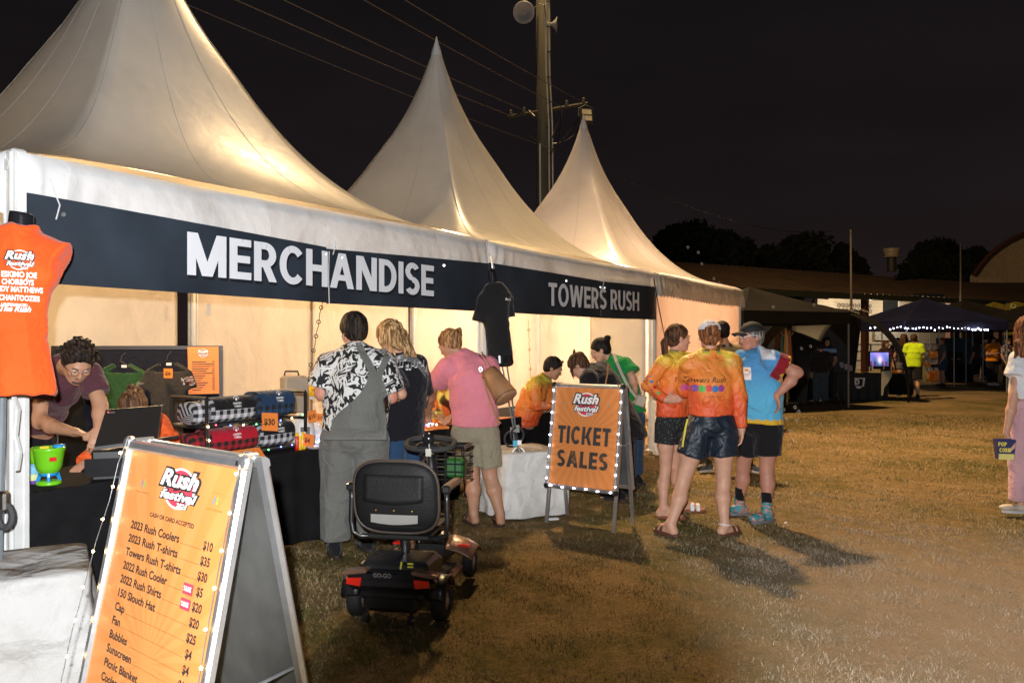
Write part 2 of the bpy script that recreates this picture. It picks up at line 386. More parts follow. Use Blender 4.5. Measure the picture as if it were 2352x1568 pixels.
# ------------------------------------------------------------------ heavy geometric capitals, drawn as strokes
def _rect(x0, y0, x1, y1): return [(x0, y0), (x1, y0), (x1, y1), (x0, y1)]
def _diag(xa, ya, xb, yb, wx): return [(xa, ya), (xa + wx, ya), (xb + wx, yb), (xb, yb)]
def _ring(cx, cy, rx, ry, a0, a1, w, wy=None, k=16):
    wy = wy or w * .92; out = []
    A = [R(a0 + (a1 - a0) * i / k) for i in range(k + 1)]
    for i in range(k):
        a, b = A[i], A[i + 1]
        out.append([(cx + rx * math.cos(a), cy + ry * math.sin(a)), (cx + rx * math.cos(b), cy + ry * math.sin(b)),
                    (cx + (rx - w) * math.cos(b), cy + (ry - wy) * math.sin(b)), (cx + (rx - w) * math.cos(a), cy + (ry - wy) * math.sin(a))])
    return out
def glyph(c, w):
    h = w * .9
    if c == 'I': return w, [_rect(0, 0, w, 1)]
    if c == 'E': W = .56; return W, [_rect(0, 0, w, 1), _rect(w, 0, W, h), _rect(w, .5 - h / 2, W * .95, .5 + h / 2), _rect(w, 1 - h, W, 1)]
    if c == 'L': W = .54; return W, [_rect(0, 0, w, 1), _rect(w, 0, W, h)]
    if c == 'T': W = .62; return W, [_rect(W / 2 - w / 2, 0, W / 2 + w / 2, 1 - h), _rect(0, 1 - h, W, 1)]
    if c == 'H': W = .70; return W, [_rect(0, 0, w, 1), _rect(W - w, 0, W, 1), _rect(w, .5 - h / 2, W - w, .5 + h / 2)]
    if c == 'N': W = .74; return W, [_rect(0, 0, w, 1), _rect(W - w, 0, W, 1), _diag(W - w * 1.25, 0, 0, 1, w * 1.25)]
    if c == 'M': W = .92; return W, [_rect(0, 0, w, 1), _rect(W - w, 0, W, 1), _diag(W / 2 - w * .62, 0, 0, 1, w * 1.2), _diag(W / 2 - w * .58, 0, W - w * 1.2, 1, w * 1.2)]
    if c == 'A': W = .80; return W, [_diag(0, 0, W / 2 - w * .6, 1, w * 1.1), _diag(W - w * 1.1, 0, W / 2 - w * .5, 1, w * 1.1), _rect(.20, .22, W - .20, .22 + h * .9)]
    if c == 'W': W = 1.12; q = W / 4; a = w * 1.05; return W, [_diag(q - a * .4, 0, 0, 1, a), _diag(q - a * .4, 0, 2 * q - a * .5, 1, a), _diag(3 * q - a * .6, 0, 2 * q - a * .5, 1, a), _diag(3 * q - a * .6, 0, W - a, 1, a)]
    if c == 'V': W = .76; a = w * 1.1; return W, [_diag(W / 2 - a / 2, 0, 0, 1, a), _diag(W / 2 - a / 2, 0, W - a, 1, a)]
    if c == 'K': W = .76; return W, [_rect(0, 0, w, 1), _diag(w * .85, .36, W - w * 1.15, 1, w * 1.1), _diag(W - w * 1.1, 0, w * 1.15, .56, w * 1.05)]
    if c == 'O': W = .80; return W, _ring(W / 2, .5, W / 2, .515, 0, 360, w, k=30)
    if c == 'C': W = .72; return W, _ring(.39, .5, .39, .515, 42, 318, w, k=24)
    if c == 'D': W = .68; return W, [_rect(0, 0, w, 1), _rect(w, 0, W - .42, h), _rect(w, 1 - h, W - .42, 1)] + _ring(W - .42, .5, .42, .5, -90, 90, w, h)
    if c == 'U': W = .68; return W, [_rect(0, .3, w, 1), _rect(W - w, .3, W, 1)] + _ring(W / 2, .33, W / 2, .345, 180, 360, w)
    if c == 'R': W = .63; return W, [_rect(0, 0, w, 1), _rect(w, .36, .32, .36 + h), _rect(w, 1 - h, .32, 1), _diag(W - w * 1.12, 0, .22, .40, w * 1.1)] + _ring(.30, .68, .31, .32, -90, 90, w, h)
    if c == 'P': W = .60; return W, [_rect(0, 0, w, 1), _rect(w, .36, .32, .36 + h), _rect(w, 1 - h, .32, 1)] + _ring(.30, .68, .31, .32, -90, 90, w, h)
    if c == 'S': W = .60; return W, _ring(.30, .725, .295, .29, 28, 265, w, h) + _ring(.30, .275, .30, .29, 95, -152, w, h)
    return .28, []
def block_text(mb, body, put, x0, x1, y0, hgt, w=.20, gap=.075, z=.004):
    """capitals spanning x0..x1; put(x, y, z) maps to space"""
    G = []; x = 0
    for c in body:
        W, ps = glyph(c, w)
        if c == ' ': x += W; continue
        G.append((x, ps)); x += W + gap
    x -= gap; sx = (x1 - x0) / x; i = 0
    for ox, ps in G:
        for p in ps:
            i = (i + 1) % 7
            mb.add([put(x0 + (ox + a) * sx, y0 + b * hgt, z + i * .00025) for a, b in p], [(0, 1, 2, 3)])
# ------------------------------------------------------------------ ground and grass
def grass_ground_mat():
    m = bpy.data.materials.new('trodden_grass'); m.use_nodes = True; N = m.node_tree.nodes; K = m.node_tree.links; b = N['Principled BSDF']
    b.inputs['Roughness'].default_value = .95; b.inputs['Specular IOR Level'].default_value = .1
    tc = N.new('ShaderNodeTexCoord')
    def noise(sc, det, rough=.6, st=(1, 1, 1)):
        mp = N.new('ShaderNodeMapping'); mp.inputs['Scale'].default_value = st; K.new(tc.outputs['Object'], mp.inputs[0])
        t = N.new('ShaderNodeTexNoise'); t.inputs['Scale'].default_value = sc; t.inputs['Detail'].default_value = det; t.inputs['Roughness'].default_value = rough
        K.new(mp.outputs[0], t.inputs['Vector']); return t.outputs['Fac']
    a = noise(.55, 6, .65); f = noise(9, 8, .75); g = noise(60, 5, .8)
    s = nmath(N, K, 'ADD', nmath(N, K, 'MULTIPLY', a, 1.0), nmath(N, K, 'MULTIPLY', f, .55))
    r = N.new('ShaderNodeValToRGB'); K.new(nmath(N, K, 'SUBTRACT', s, .28), r.inputs[0]); cr = r.color_ramp
    cr.elements[0].position = .30; cr.elements[0].color = (.085, .085, .025, 1)
    cr.elements[1].position = .72; cr.elements[1].color = (.37, .265, .15, 1)
    e = cr.elements.new(.43); e.color = (.19, .145, .055, 1); e = cr.elements.new(.56); e.color = (.30, .205, .10, 1)
    mr = N.new('ShaderNodeMapRange'); K.new(g, mr.inputs[0]); mr.inputs[1].default_value = .3; mr.inputs[2].default_value = .7; mr.inputs[3].default_value = .55; mr.inputs[4].default_value = 1.35
    mx = N.new('ShaderNodeVectorMath'); mx.operation = 'SCALE'; K.new(r.outputs[0], mx.inputs[0]); K.new(mr.outputs[0], mx.inputs['Scale'])
    sx = N.new('ShaderNodeSeparateXYZ'); K.new(tc.outputs['Object'], sx.inputs[0])   # pale dry patch, with flash brightness put into its colour
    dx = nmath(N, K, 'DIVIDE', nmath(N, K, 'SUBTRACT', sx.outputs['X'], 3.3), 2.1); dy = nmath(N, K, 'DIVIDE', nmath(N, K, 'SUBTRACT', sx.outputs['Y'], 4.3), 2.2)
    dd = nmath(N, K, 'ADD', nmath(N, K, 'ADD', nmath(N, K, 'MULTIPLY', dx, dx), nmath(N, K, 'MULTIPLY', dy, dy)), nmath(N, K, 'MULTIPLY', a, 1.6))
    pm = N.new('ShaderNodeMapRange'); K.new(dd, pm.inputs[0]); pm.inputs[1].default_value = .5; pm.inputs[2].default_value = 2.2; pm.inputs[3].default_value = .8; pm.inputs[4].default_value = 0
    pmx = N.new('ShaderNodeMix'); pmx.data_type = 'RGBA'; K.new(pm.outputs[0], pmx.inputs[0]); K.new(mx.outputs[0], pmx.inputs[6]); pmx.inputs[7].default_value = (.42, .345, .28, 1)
    K.new(pmx.outputs[2], b.inputs['Base Color'])
    bp = N.new('ShaderNodeBump'); bp.inputs['Strength'].default_value = .9; bp.inputs['Distance'].default_value = .03
    K.new(nmath(N, K, 'ADD', f, g), bp.inputs['Height']); K.new(bp.outputs[0], b.inputs['Normal'])
    return m
def gz(x, y):
    return .018 * np.sin(x * 1.1 + .4 * np.sin(y * .9)) * np.sin(y * .8 + 1.3) + .008 * np.sin(x * 3.1 + y * 2.3)
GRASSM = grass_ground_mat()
xs = np.concatenate([[-250, -120, -60, -30], np.arange(-12, 30, .35), [40, 70, 130, 250]])
ys = np.concatenate([[-60, -20, -5], np.arange(0, 40, .35), [50, 70, 110, 180, 400]])
gx, gy = np.meshgrid(xs, ys, indexing='ij'); zz = gz(gx, gy) - .02
zz[(gx < -12) | (gx > 29.6) | (gy > 39.6) | (gy < 0)] = -.02
vv = np.stack([gx, gy, zz], -1).reshape(-1, 3); nyy = len(ys)
ii, jj = np.meshgrid(np.arange(len(xs) - 1), np.arange(nyy - 1), indexing='ij'); q = (ii * nyy + jj).ravel()
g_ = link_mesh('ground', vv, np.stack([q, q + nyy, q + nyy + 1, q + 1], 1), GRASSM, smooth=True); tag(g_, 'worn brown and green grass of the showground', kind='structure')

def blade_mat():
    m = bpy.data.materials.new('grass_blades'); m.use_nodes = True; N = m.node_tree.nodes; K = m.node_tree.links; b = N['Principled BSDF']
    b.inputs['Roughness'].default_value = .7; b.inputs['Specular IOR Level'].default_value = .2
    at = N.new('ShaderNodeAttribute'); at.attribute_name = 'Col'; K.new(at.outputs['Color'], b.inputs['Base Color'])
    return m
def blades(n, x0, x1, y0, y1, h0, h1, wd, power=1.0):
    ry = y0 + (y1 - y0) * RNG.rand(n) ** power; rx = x0 + (x1 - x0) * RNG.rand(n)
    keep = np.abs(rx) < ry * .66 + .3; rx, ry = rx[keep], ry[keep]
    # clumps: more blades where a slow noise is high
    cl = np.sin(rx * 5.3 + 2 * np.sin(ry * 3.7)) * np.sin(ry * 6.1 + 1.7 * np.sin(rx * 4.3)) + .5 * np.sin(rx * 17 + ry * 13)
    gr = np.sin(rx * 1.25 + 1.5 * np.sin(ry * .9 + .4)) + .8 * np.sin(ry * 1.6 - rx * .7 + 1.1) + .25 * cl
    keep = RNG.rand(len(rx)) < .55 + .35 * cl; rx, ry, gr, cl = rx[keep], ry[keep], gr[keep], cl[keep]
    k = len(rx); a = RNG.rand(k) * 2 * math.pi; hh = (h0 + (h1 - h0) * RNG.rand(k) ** 2) * (1 + .25 * cl); lean = hh * (.4 + 1.3 * RNG.rand(k))
    z = gz(rx, ry) - .024; w_ = wd * (.6 + .8 * RNG.rand(k)) * (.6 + ry / 7)
    dx, dy = np.cos(a), np.sin(a); la = a + 1.2 + RNG.rand(k); lx, ly = np.cos(la) * lean, np.sin(la) * lean
    A = np.stack([rx - dx * w_, ry - dy * w_, z], 1); B = np.stack([rx + dx * w_, ry + dy * w_, z], 1); C = np.stack([rx + lx, ry + ly, z + hh], 1)
    v = np.stack([A, B, C], 1).reshape(-1, 3)
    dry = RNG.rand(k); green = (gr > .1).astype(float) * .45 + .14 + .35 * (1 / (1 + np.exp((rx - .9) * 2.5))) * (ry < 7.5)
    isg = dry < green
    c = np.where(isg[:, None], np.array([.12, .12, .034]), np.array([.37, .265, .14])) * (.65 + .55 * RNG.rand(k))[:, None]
    pd = ((rx - 3.3) / 2.1) ** 2 + ((ry - 4.3) / 2.2) ** 2 + .5 * np.sin(rx * 3 + ry * 2.2); pw = np.clip(1.5 - .8 * pd, 0, .85)[:, None]  # same pale dry patch on the blades, flash brightness included in the colour
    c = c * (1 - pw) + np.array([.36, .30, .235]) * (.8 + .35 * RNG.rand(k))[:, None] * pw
    pale = RNG.rand(k) < .06; c[pale] = np.array([.37, .31, .22])
    return v, np.repeat(c, 3, 0)
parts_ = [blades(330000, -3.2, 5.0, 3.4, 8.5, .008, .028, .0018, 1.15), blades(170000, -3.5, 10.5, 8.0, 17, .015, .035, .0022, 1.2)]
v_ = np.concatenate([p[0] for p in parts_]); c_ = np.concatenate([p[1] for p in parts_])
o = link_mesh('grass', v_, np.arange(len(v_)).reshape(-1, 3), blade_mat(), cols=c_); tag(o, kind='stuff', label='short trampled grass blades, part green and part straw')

# ------------------------------------------------------------------ marquee row
EAVE, PEAK = 2.42, 5.25
def canopy_pt(n, r, a):
    """n bay index, r 0 (peak) .. 1 (eave), a angle param 0..4 round the square"""
    k = int(a) % 4; f = (a - int(a)) * 2 - 1
    sq = [(f, -1), (1, f), (-f, 1), (-1, -f)][k]
    L_ = math.hypot(*sq); rd = (sq[0] / L_, sq[1] / L_)
    m = max(0.0, min(1.0, (r - .03) / .22)); x = sq[0] * m + rd[0] * 1.06 * (1 - m); y = sq[1] * m + rd[1] * 1.06 * (1 - m)
    g = .88 * (1 - r) ** 2.8 + .12 * (1 - r)
    sag = -.05 * math.sin(math.pi * min(1, r) ** .8) * (1 - f * f)
    z = EAVE + .03 + (PEAK - EAVE) * g - sag - .03 * r ** 6 * (f * f) ** 6
    rr_ = .012 + r * (BAY / 2 - .012)
    return TU((n + .5) * BAY + x * rr_, BAY / 2 + y * rr_, z)

def canopy(n, parent):
    nr, na = 30, 64; vs = []; fs = []
    for i in range(nr + 1):
        for j in range(na): vs.append(canopy_pt(n, (i / nr) ** 1.1, j * 4 / na))
    for i in range(nr):
        for j in range(na):
            fs.append((i * na + j, i * na + (j + 1) % na, (i + 1) * na + (j + 1) % na, (i + 1) * na + j))
    vs.append(TU((n + .5) * BAY, BAY / 2, PEAK + .06)); k = len(vs) - 1
    for j in range(na): fs.append((k, (j + 1) % na, j))
    fs = [tuple(reversed(f)) for f in fs]
    return link_mesh('canopy', vs, fs, WHITE_ROOF, parent, smooth=True)

def valance(n, parent, side, mt, scallop=True):
    """side 0 front, 1 right (towards the end of the row), 2 back, 3 left"""
    nu, nv = (300 if n == 2 else 120), 9; rs = random.Random(n * 7 + side); ph = [rs.random() * 6 for _ in range(6)]
    def base(s, off, z):
        if side == 0: return TU(n * BAY + s, -off, z)
        if side == 1: return TU((n + 1) * BAY + off, s, z)
        if side == 2: return TU(n * BAY + s, BAY + off, z)
        return TU(n * BAY - off, s, z)
    vs, fs = [], []
    for i in range(nu + 1):
        s = .02 + (BAY - .04) * i / nu; e = min(s, BAY - s)
        for j in range(nv + 1):
            d = j / nv; pin = math.exp(-e * 4.5)
            off = .045 + .03 * math.sin(math.pi * d) * (1 - pin) + .008 * math.sin(2.1 * s + 3 * d + ph[0]) * d + .006 * math.sin(5 * s - 4 * d + ph[1]) * d
            off += pin * (.030 * math.sin(e * 42 + 3 * d + ph[2]) * (d ** .5) + .01 * math.sin(s * 70 + ph[3]))
            if i in (0, nu): off = .02
            bot = EAVE - .30 - (.040 * (1 - abs(math.sin(s * math.pi / .13))) ** 1.0 if scallop else 0) + .02 * pin
            z = EAVE + .012 * (1 - pin) * math.sin(1.3 * s + ph[4]) + (bot - EAVE) * d
            if j == 0: off = .01 + .012 * (1 - pin)
            vs.append(base(s, off, z))
    for i in range(nu):
        for j in range(nv):
            a = i * (nv + 1) + j; fs.append((a, a + nv + 1, a + nv + 2, a + 1))
    return link_mesh('valance', vs, fs, mt, parent, smooth=True)

def wall_sheet(name, parent, a, b, z0, z1, mt=None, wav=.06, seed=0):
    a = np.asarray(a, float); b = np.asarray(b, float); d = b - a; L_ = np.linalg.norm(d[:2]); nrm = np.array([-d[1], d[0], 0]) / L_
    nu = max(8, int(L_ * 14)); nv = 14; rs = random.Random(seed); ph = [rs.random() * 6 for _ in range(5)]
    def fn(u, v):
        s = u * L_; z = z0 + (z1 - z0) * v
        off = wav * (.5 * math.sin(2.3 * s + ph[0] + .8 * v) + .30 * math.sin(6.1 * s + ph[1] - 1.5 * v) + .18 * math.sin(13 * s + ph[2] + 2 * v) * (1.2 - v)) * math.sin(math.pi * min(1, u * 6, (1 - u) * 6) / 2)
        off += .02 * (v - .5) ** 2
        return np.array([a[0], a[1], 0]) + d * np.array([u, u, 0]) + nrm * off + np.array([0, 0, z])
    return MB().grid(fn, nu, nv, .004, nrm).build(name, mt or WALL_VIN, parent, smooth=True)

def post(parent, t, v, z0=0.02, z1=2.44, wdt=.075):
    m = MB(); c = TU(t, v, 0)
    rz = math.atan2(U[1], U[0])
    m.box((c[0], c[1], (z0 + z1) / 2), (wdt, wdt, z1 - z0), rz, bev=.008)
    for s in (-1, 1):   # channel ribs of the extrusion
        for ax in (0, 1):
            d2 = (U if ax == 0 else V) * s * (wdt / 2 + .004); e2 = (V if ax == 0 else U)
            for k in (-1, 1):
                q = c[:2] + d2 + e2 * k * wdt * .34
                m.box((q[0], q[1], (z0 + z1) / 2), (.012, .012, z1 - z0 - .04), rz)
    m.box((c[0], c[1], z0 + .006), (.16, .16, .012), rz)
    return m.build('post', ALU_W, parent)

tents = []
tl = ['nearest white pagoda marquee, its front hung with the MERCHANDISE banner', 'middle white pagoda marquee with the TOWERS RUSH banner and ticket counter', 'farthest white pagoda marquee, closed by a glowing orange front wall']
for n in range(3):
    b0 = TU(n * BAY, 0, 0)
    T = thing('marquee_tent', tl[n], 'marquee', b0, 0, 'white pagoda marquees standing in a row'); tents.append(T)
    canopy(n, T)
    valance(n, T, 0, DIRTY_VAL if n == 2 else WHITE_VAL); valance(n, T, 2, WHITE_VAL)
    if n == 0: valance(n, T, 3, WHITE_VAL)
    if n == 2: valance(n, T, 1, DIRTY_VAL)
    post(T, n * BAY + .05, .05); post(T, n * BAY + .05, BAY - .05)
    if n == 2: post(T, 3 * BAY - .05, .05); post(T, 3 * BAY - .05, BAY - .05)
    # eave beams and the bracing under the peak
    m = MB()
    for v in (.05, BAY - .05): m.tube([TU(n * BAY, v, EAVE - .06), TU((n + 1) * BAY, v, EAVE - .06)], .03, 6)
    m.tube([TU(n * BAY + .05, 0, EAVE - .06), TU(n * BAY + .05, BAY, EAVE - .06)], .03, 6)
    m.tube([TU((n + .5) * BAY, BAY / 2, 3.0), TU((n + .5) * BAY, BAY / 2, PEAK)], .03, 8)
    m.build('eave_beam', ALU_W, T)
SEAM = mat('roof_seam', (.50, .48, .44), rough=.5)
for n in range(3):
    for a in [k + f for k in (0, 1, 2, 3) for f in (0, 1 / 3., 2 / 3.)]:
        m = MB(); m.tube([canopy_pt(n, r, a) + np.array([0, 0, .002]) for r in np.linspace(.04, .995, 26)], .004 if a == int(a) else .003, 4, flat=.4); m.build('seam', SEAM, tents[n])
# peak cap rings
for n in range(3):
    c = TU((n + .5) * BAY, BAY / 2, PEAK - .10)
    MB().lathe(c, [(.072, -.05), (.062, .0), (.045, .06), (.022, .13), (.006, .20)], 20).build('peak_cap', WHITE_VAL, tents[n], smooth=True)
# walls: back wall of each bay, end walls
wall_sheet('back_wall', tents[0], TU(-.0, BAY - .02, 0), TU(BAY - .14, BAY - .02, 0), .03, 2.40, seed=1)
wall_sheet('back_wall', tents[1], TU(BAY + .08, BAY - .02, 0), TU(BAY * 1.50, BAY - .0, 0), .03, 2.40, seed=2)
wall_sheet('back_wall', tents[1], TU(BAY * 1.50 - .10, BAY - .06, 0), TU(BAY * 2 - .06, BAY - .04, 0), .03, 2.40, seed=3)
wall_sheet('back_wall', tents[2], TU(BAY * 2 + .05, BAY - .02, 0), TU(BAY * 3 - .03, BAY - .02, 0), .03, 2.40, seed=4)
wall_sheet('side_wall', tents[0], TU(.02, .6, 0), TU(.02, BAY - .05, 0), .03, 2.40, seed=5)
wall_sheet('end_wall', tents[2], TU(BAY * 3 - .03, .05, 0), TU(BAY * 3 - .03, BAY - .05, 0), .03, 2.40, seed=6)
GLOW = vinyl('front_wall_vinyl', (.80, .71, .62), rough=.5, trans=.60, wrinkle=.3, dirt=.06)
wall_sheet('front_wall', tents[2], TU(BAY * 2 + .10, .02, 0), TU(BAY * 3 - .08, .02, 0), .03, 2.38, mt=GLOW, wav=.025, seed=8)
# half partition in the second tent beside the third (seen right of the counter)
wall_sheet('partition_wall', tents[1], TU(BAY * 2 - .02, .12, 0), TU(BAY * 2 - .02, .95, 0), .03, 2.38, wav=.02, seed=9)
# lacing with eyelets where two back wall sheets overlap
def lacing(p, q, n_, parent):
    m = MB(); p = np.array(p); q = np.array(q)
    pts_ = [p + (q - p) * k / 20 + np.array([.006 * math.sin(k * 2.1), 0, 0]) for k in range(21)]
    m.tube(pts_, .0045, 5)
    for k in range(n_):
        c = p + (q - p) * (k + .5) / n_
        ring = [c + np.array([.020 * math.cos(a), -.01, .020 * math.sin(a)]) for a in np.linspace(0, 2 * math.pi, 11)[:-1]]
        m.tube(ring, .005, 5, closed=True)
    m.build('lacing_rope', mat('rope_grey', (.10, .085, .07), rough=.9), parent)
lacing(pt(741, 690, 8.75), pt(688, 985, 8.75), 9, tents[0])
lacing(pt(1213, 735, 14.0), pt(1219, 870, 14.0), 3, tents[1])
# bracket plates on the rear post, with bolts
m = MB(); m.box(pt(479, 712, 9.62), (.055, .02, .14)); m.build('post_bracket', ALU_W, tents[0])

# ------------------------------------------------------------------ fascia banner panels
def panel(parent, t0, t1, zt0, zt1, zb0, zb1, curl=0, tilt=(0, 0)):
    nu = 24
    def fn(u, v):
        t = t0 + (t1 - t0) * u; zt = zt0 + (zt1 - zt0) * u; zb = zb0 + (zb1 - zb0) * u
        off = .085 + tilt[0] * (1 - u) + tilt[1] * u + .012 * math.sin(math.pi * u) - curl * max(0, u - .72) ** 2 * 2.0
        return TU(t, -off, zb + (zt - zb) * v)
    MB().grid(fn, nu, 4, .005, np.array([*(V), 0])).build('panel', BANNER, parent, smooth=False)
    return fn
def hole_ties(parent, pts_):
    m = MB()
    for p in pts_:
        m.lathe(p, [(0.0, -.004), (.012, -.003), (.012, .003), (0, .004)], 8, axis='Y')
    m.build('eyelet', ALU, parent)

bn = thing('banner', 'long dark blue fascia banner reading MERCHANDISE under the valance', 'banner', TU(.1, -.08, 1.8))
panel(bn, .03, 2.055, 2.215, 2.150, 1.785, 1.768); panel(bn, 2.06, 4.12, 2.140, 2.205, 1.762, 1.768)
bn2 = thing('banner', 'dark fascia banner reading TOWERS RUSH, right end curling away', 'banner', TU(4.13, -.08, 1.8))
panel(bn2, 4.13, 6.50, 2.212, 2.195, 1.768, 1.772); panel(bn2, 6.51, 8.46, 2.192, 2.228, 1.770, 1.790, curl=.55)
def sign_text(parent, body, t0, t1, z0a, z0b, hgt, shade=True, bend=0):
    Ux = np.array([U[0], U[1], 0])
    def fn(a, b, c):
        f = (a - t0) / (t1 - t0)
        t = a; off = .098 + c + .014 * math.sin(math.pi * min(1, max(0, (t % 2.1) / 2.1)))
        if bend and t > 7.9: off -= .55 * 2 * (max(0, (t - 6.51) / 1.95 - .72)) ** 2
        return TU(t, -off, z0a + (z0b - z0a) * f + b)
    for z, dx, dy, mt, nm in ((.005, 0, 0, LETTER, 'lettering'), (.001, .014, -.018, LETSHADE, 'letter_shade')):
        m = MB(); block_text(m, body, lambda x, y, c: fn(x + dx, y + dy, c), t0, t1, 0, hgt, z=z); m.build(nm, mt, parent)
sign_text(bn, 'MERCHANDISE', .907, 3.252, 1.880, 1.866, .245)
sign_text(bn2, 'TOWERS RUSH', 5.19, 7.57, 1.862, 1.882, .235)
hole_ties(bn, [TU(.20, -.10, 2.13), TU(1.30, -.11, 2.11), TU(2.02, -.11, 2.10), TU(2.18, -.11, 2.09), TU(3.4, -.11, 2.13)])
hole_ties(bn2, [TU(5.6, -.11, 2.14), TU(6.45, -.11, 2.12), TU(6.56, -.11, 2.12)])
m = MB()
for t in (.16, 2.10, 4.15, 6.5):
    m.tube([TU(t, -.105, 2.10), TU(t + .01, -.12, 2.17), TU(t - .02, -.08, 2.30)], .0035, 5)
m.tube([TU(2.06, -.108, 2.12), TU(2.056, -.106, 1.95), TU(2.06, -.108, 1.755)], .003, 5)
m.build('tie_cord', mat('pale_cord', (.6, .6, .6), rough=.8), bn)

# guy strap from the second corner
m = MB(); m.tube([pt(1502, 640, 10.9), pt(1512, 700, 10.8), pt(1530, 790, 10.6), pt(1540, 900, 10.5)], .018, 6, flat=.3)
tag(m.build('banner_pole', BLACK), 'thin black pole leaning beside the end of the banner', 'pole')

# ------------------------------------------------------------------ timber pole with horns, crossarm, flood lamp
PY = 18.2
pb = pt(1251, 784, PY); WOOD = ramp_mat('weathered_wood', 'noise', [(.3, (.045, .044, .030)), (.55, (.085, .080, .055)), (.75, (.12, .11, .08))], 3, .85, (6, 6, .35), 7, .5, .4)
pole = thing('utility_pole', 'tall weathered timber pole with loudspeakers and crossarm behind the marquees', 'utility pole', (pb[0], PY, 0))
m = MB(); m.tube([(pb[0], PY, -.3), (pb[0] - .02, PY, 6), (pb[0] - .06, PY, 13.6)], [.185, .165, .14], 18); m.build('timber', WOOD, pole, smooth=True)
PALE = mat('pale_conduit', (.52, .51, .44), rough=.5)
m = MB()
for dx in (.055, .13):
    m.tube([(pb[0] + dx + .05, PY - .19, 3.5), (pb[0] + dx + .03, PY - .19, 6.2), (pb[0] + dx - .03, PY - .18, 7.4), (pb[0] + dx - .06, PY - .17, 13)], .017, 6)
m.tube([pt(1240, 330, PY - .19), pt(1241, 470, PY - .19)], .022, 6)
m.build('conduit', PALE, pole)
m = MB()
for z in np.arange(5.6, 9.2, .55): m.box((pb[0] + .10, PY - .19, z), (.14, .02, .02))
m.build('conduit_clip', BLACK, pole)
def horn(c, d, s, mt):
    rot = Vector(d).to_track_quat('Z', 'Y').to_matrix(); m = MB()
    m.lathe(c, [(.03 * s, -.42 * s), (.09 * s, -.40 * s), (.09 * s, -.28 * s), (.05 * s, -.24 * s), (.07 * s, -.16 * s), (.12 * s, -.08 * s), (.19 * s, -.02 * s), (.235 * s, 0), (.225 * s, .004), (.17 * s, -.03 * s), (.09 * s, -.10 * s), (.035 * s, -.2 * s), (0, -.2 * s)], 28, rot=rot)
    m.lathe(c, [(0, -.06), (.03 * s, -.07), (.035 * s, -.12), (.02 * s, -.2)], 14, rot=rot)
    return m
HORN = mat('horn_grey', (.40, .38, .36), rough=.45)
horn(pt(1203, 29, PY - .35), (-.12, -1, -.22), 1.0, HORN).build('horn_speaker', HORN, pole, smooth=True)
horn(pt(1279, 57, PY - .1), (1.0, -.12, -.05), .7, HORN).build('horn_speaker', HORN, pole, smooth=True)
m = MB(); m.tube([pt(1222, 40, PY), pt(1226, 20, PY - .16), pt(1236, 8, PY - .2), pt(1250, 12, PY - .2), pt(1254, 40, PY - .2)], .013, 6); m.build('speaker_bracket', STEEL, pole)
m = MB(); a_, b_ = pt(1168, 268, PY + .1), pt(1350, 238, PY - .35); m.tube([a_, b_], .042, 4); m.build('crossarm', mat('old_crossarm', (.05, .045, .03), rough=.9), pole)
CER = mat('insulator_ceramic', (.14, .13, .10), rough=.3); 
for f in (.03, .2, .74, .95):
    c = a_ + (b_ - a_) * f + np.array([0, 0, .07]); MB().lathe(c, [(.02, -.05), (.035, -.03), (.045, .0), (.03, .03), (.04, .05), (0, .08)], 10).build('insulator', CER, pole, smooth=True)
m = MB()
m.tube([pt(1268, 318, PY - .2), pt(1285, 275, PY - .2), pt(1292, 252, PY - .25)], .018, 5); m.tube([pt(1228, 268, PY - .15), pt(1215, 255, PY)], .02, 5)
m.build('crossarm_brace', STEEL, pole)
m = MB(); rs = random.Random(3)
for (a, b, c) in (((1268, 330), (1310, 330), (1340, 285)), ((1262, 352), (1285, 350), (1288, 260)), ((1240, 328), (1255, 345), (1275, 340)), ((1268, 345), (1300, 320), (1335, 262)), ((1175, 272), (1195, 300), (1240, 328))):
    P_ = [pt(*a, PY - .25), pt(*b, PY - .3), pt(*c, PY - .25)]
    m.tube([P_[0] * (1 - t) ** 2 + P_[1] * 2 * t * (1 - t) + P_[2] * t * t for t in np.linspace(0, 1, 9)], .012, 5)
m.build('cable', BLACK, pole)
fl = thing('flood_lamp', 'unlit square black flood lamp on the pole crossarm above the third peak', 'flood lamp', pt(1346, 283, PY - .6))
m = MB(); c = pt(1346, 268, PY - .6); rot = Matrix.Rotation(.15, 3, 'Z') @ Matrix.Rotation(R(-18), 3, 'X')
m.box(c, (.28, .10, .36), rot=rot, bev=.02); m.box(c + np.array([0, .08, 0]), (.2, .06, .26), rot=rot); m.tube([c + np.array([-.15, .02, 0]), c + np.array([-.15, .1, .2]), c + np.array([.0, .2, .3]), c + np.array([.15, .1, .2]), c + np.array([.15, .02, 0])], .012, 5)
m.build('housing', BLACK, fl)
m = MB()
for k in (-1, 1): m.box(c + np.array(rot @ Vector((.01, -.055, .075 * k))), (.20, .012, .115), rot=rot)
m.build('lens', mat('lamp_lens', (.40, .37, .28), rough=.25), fl)
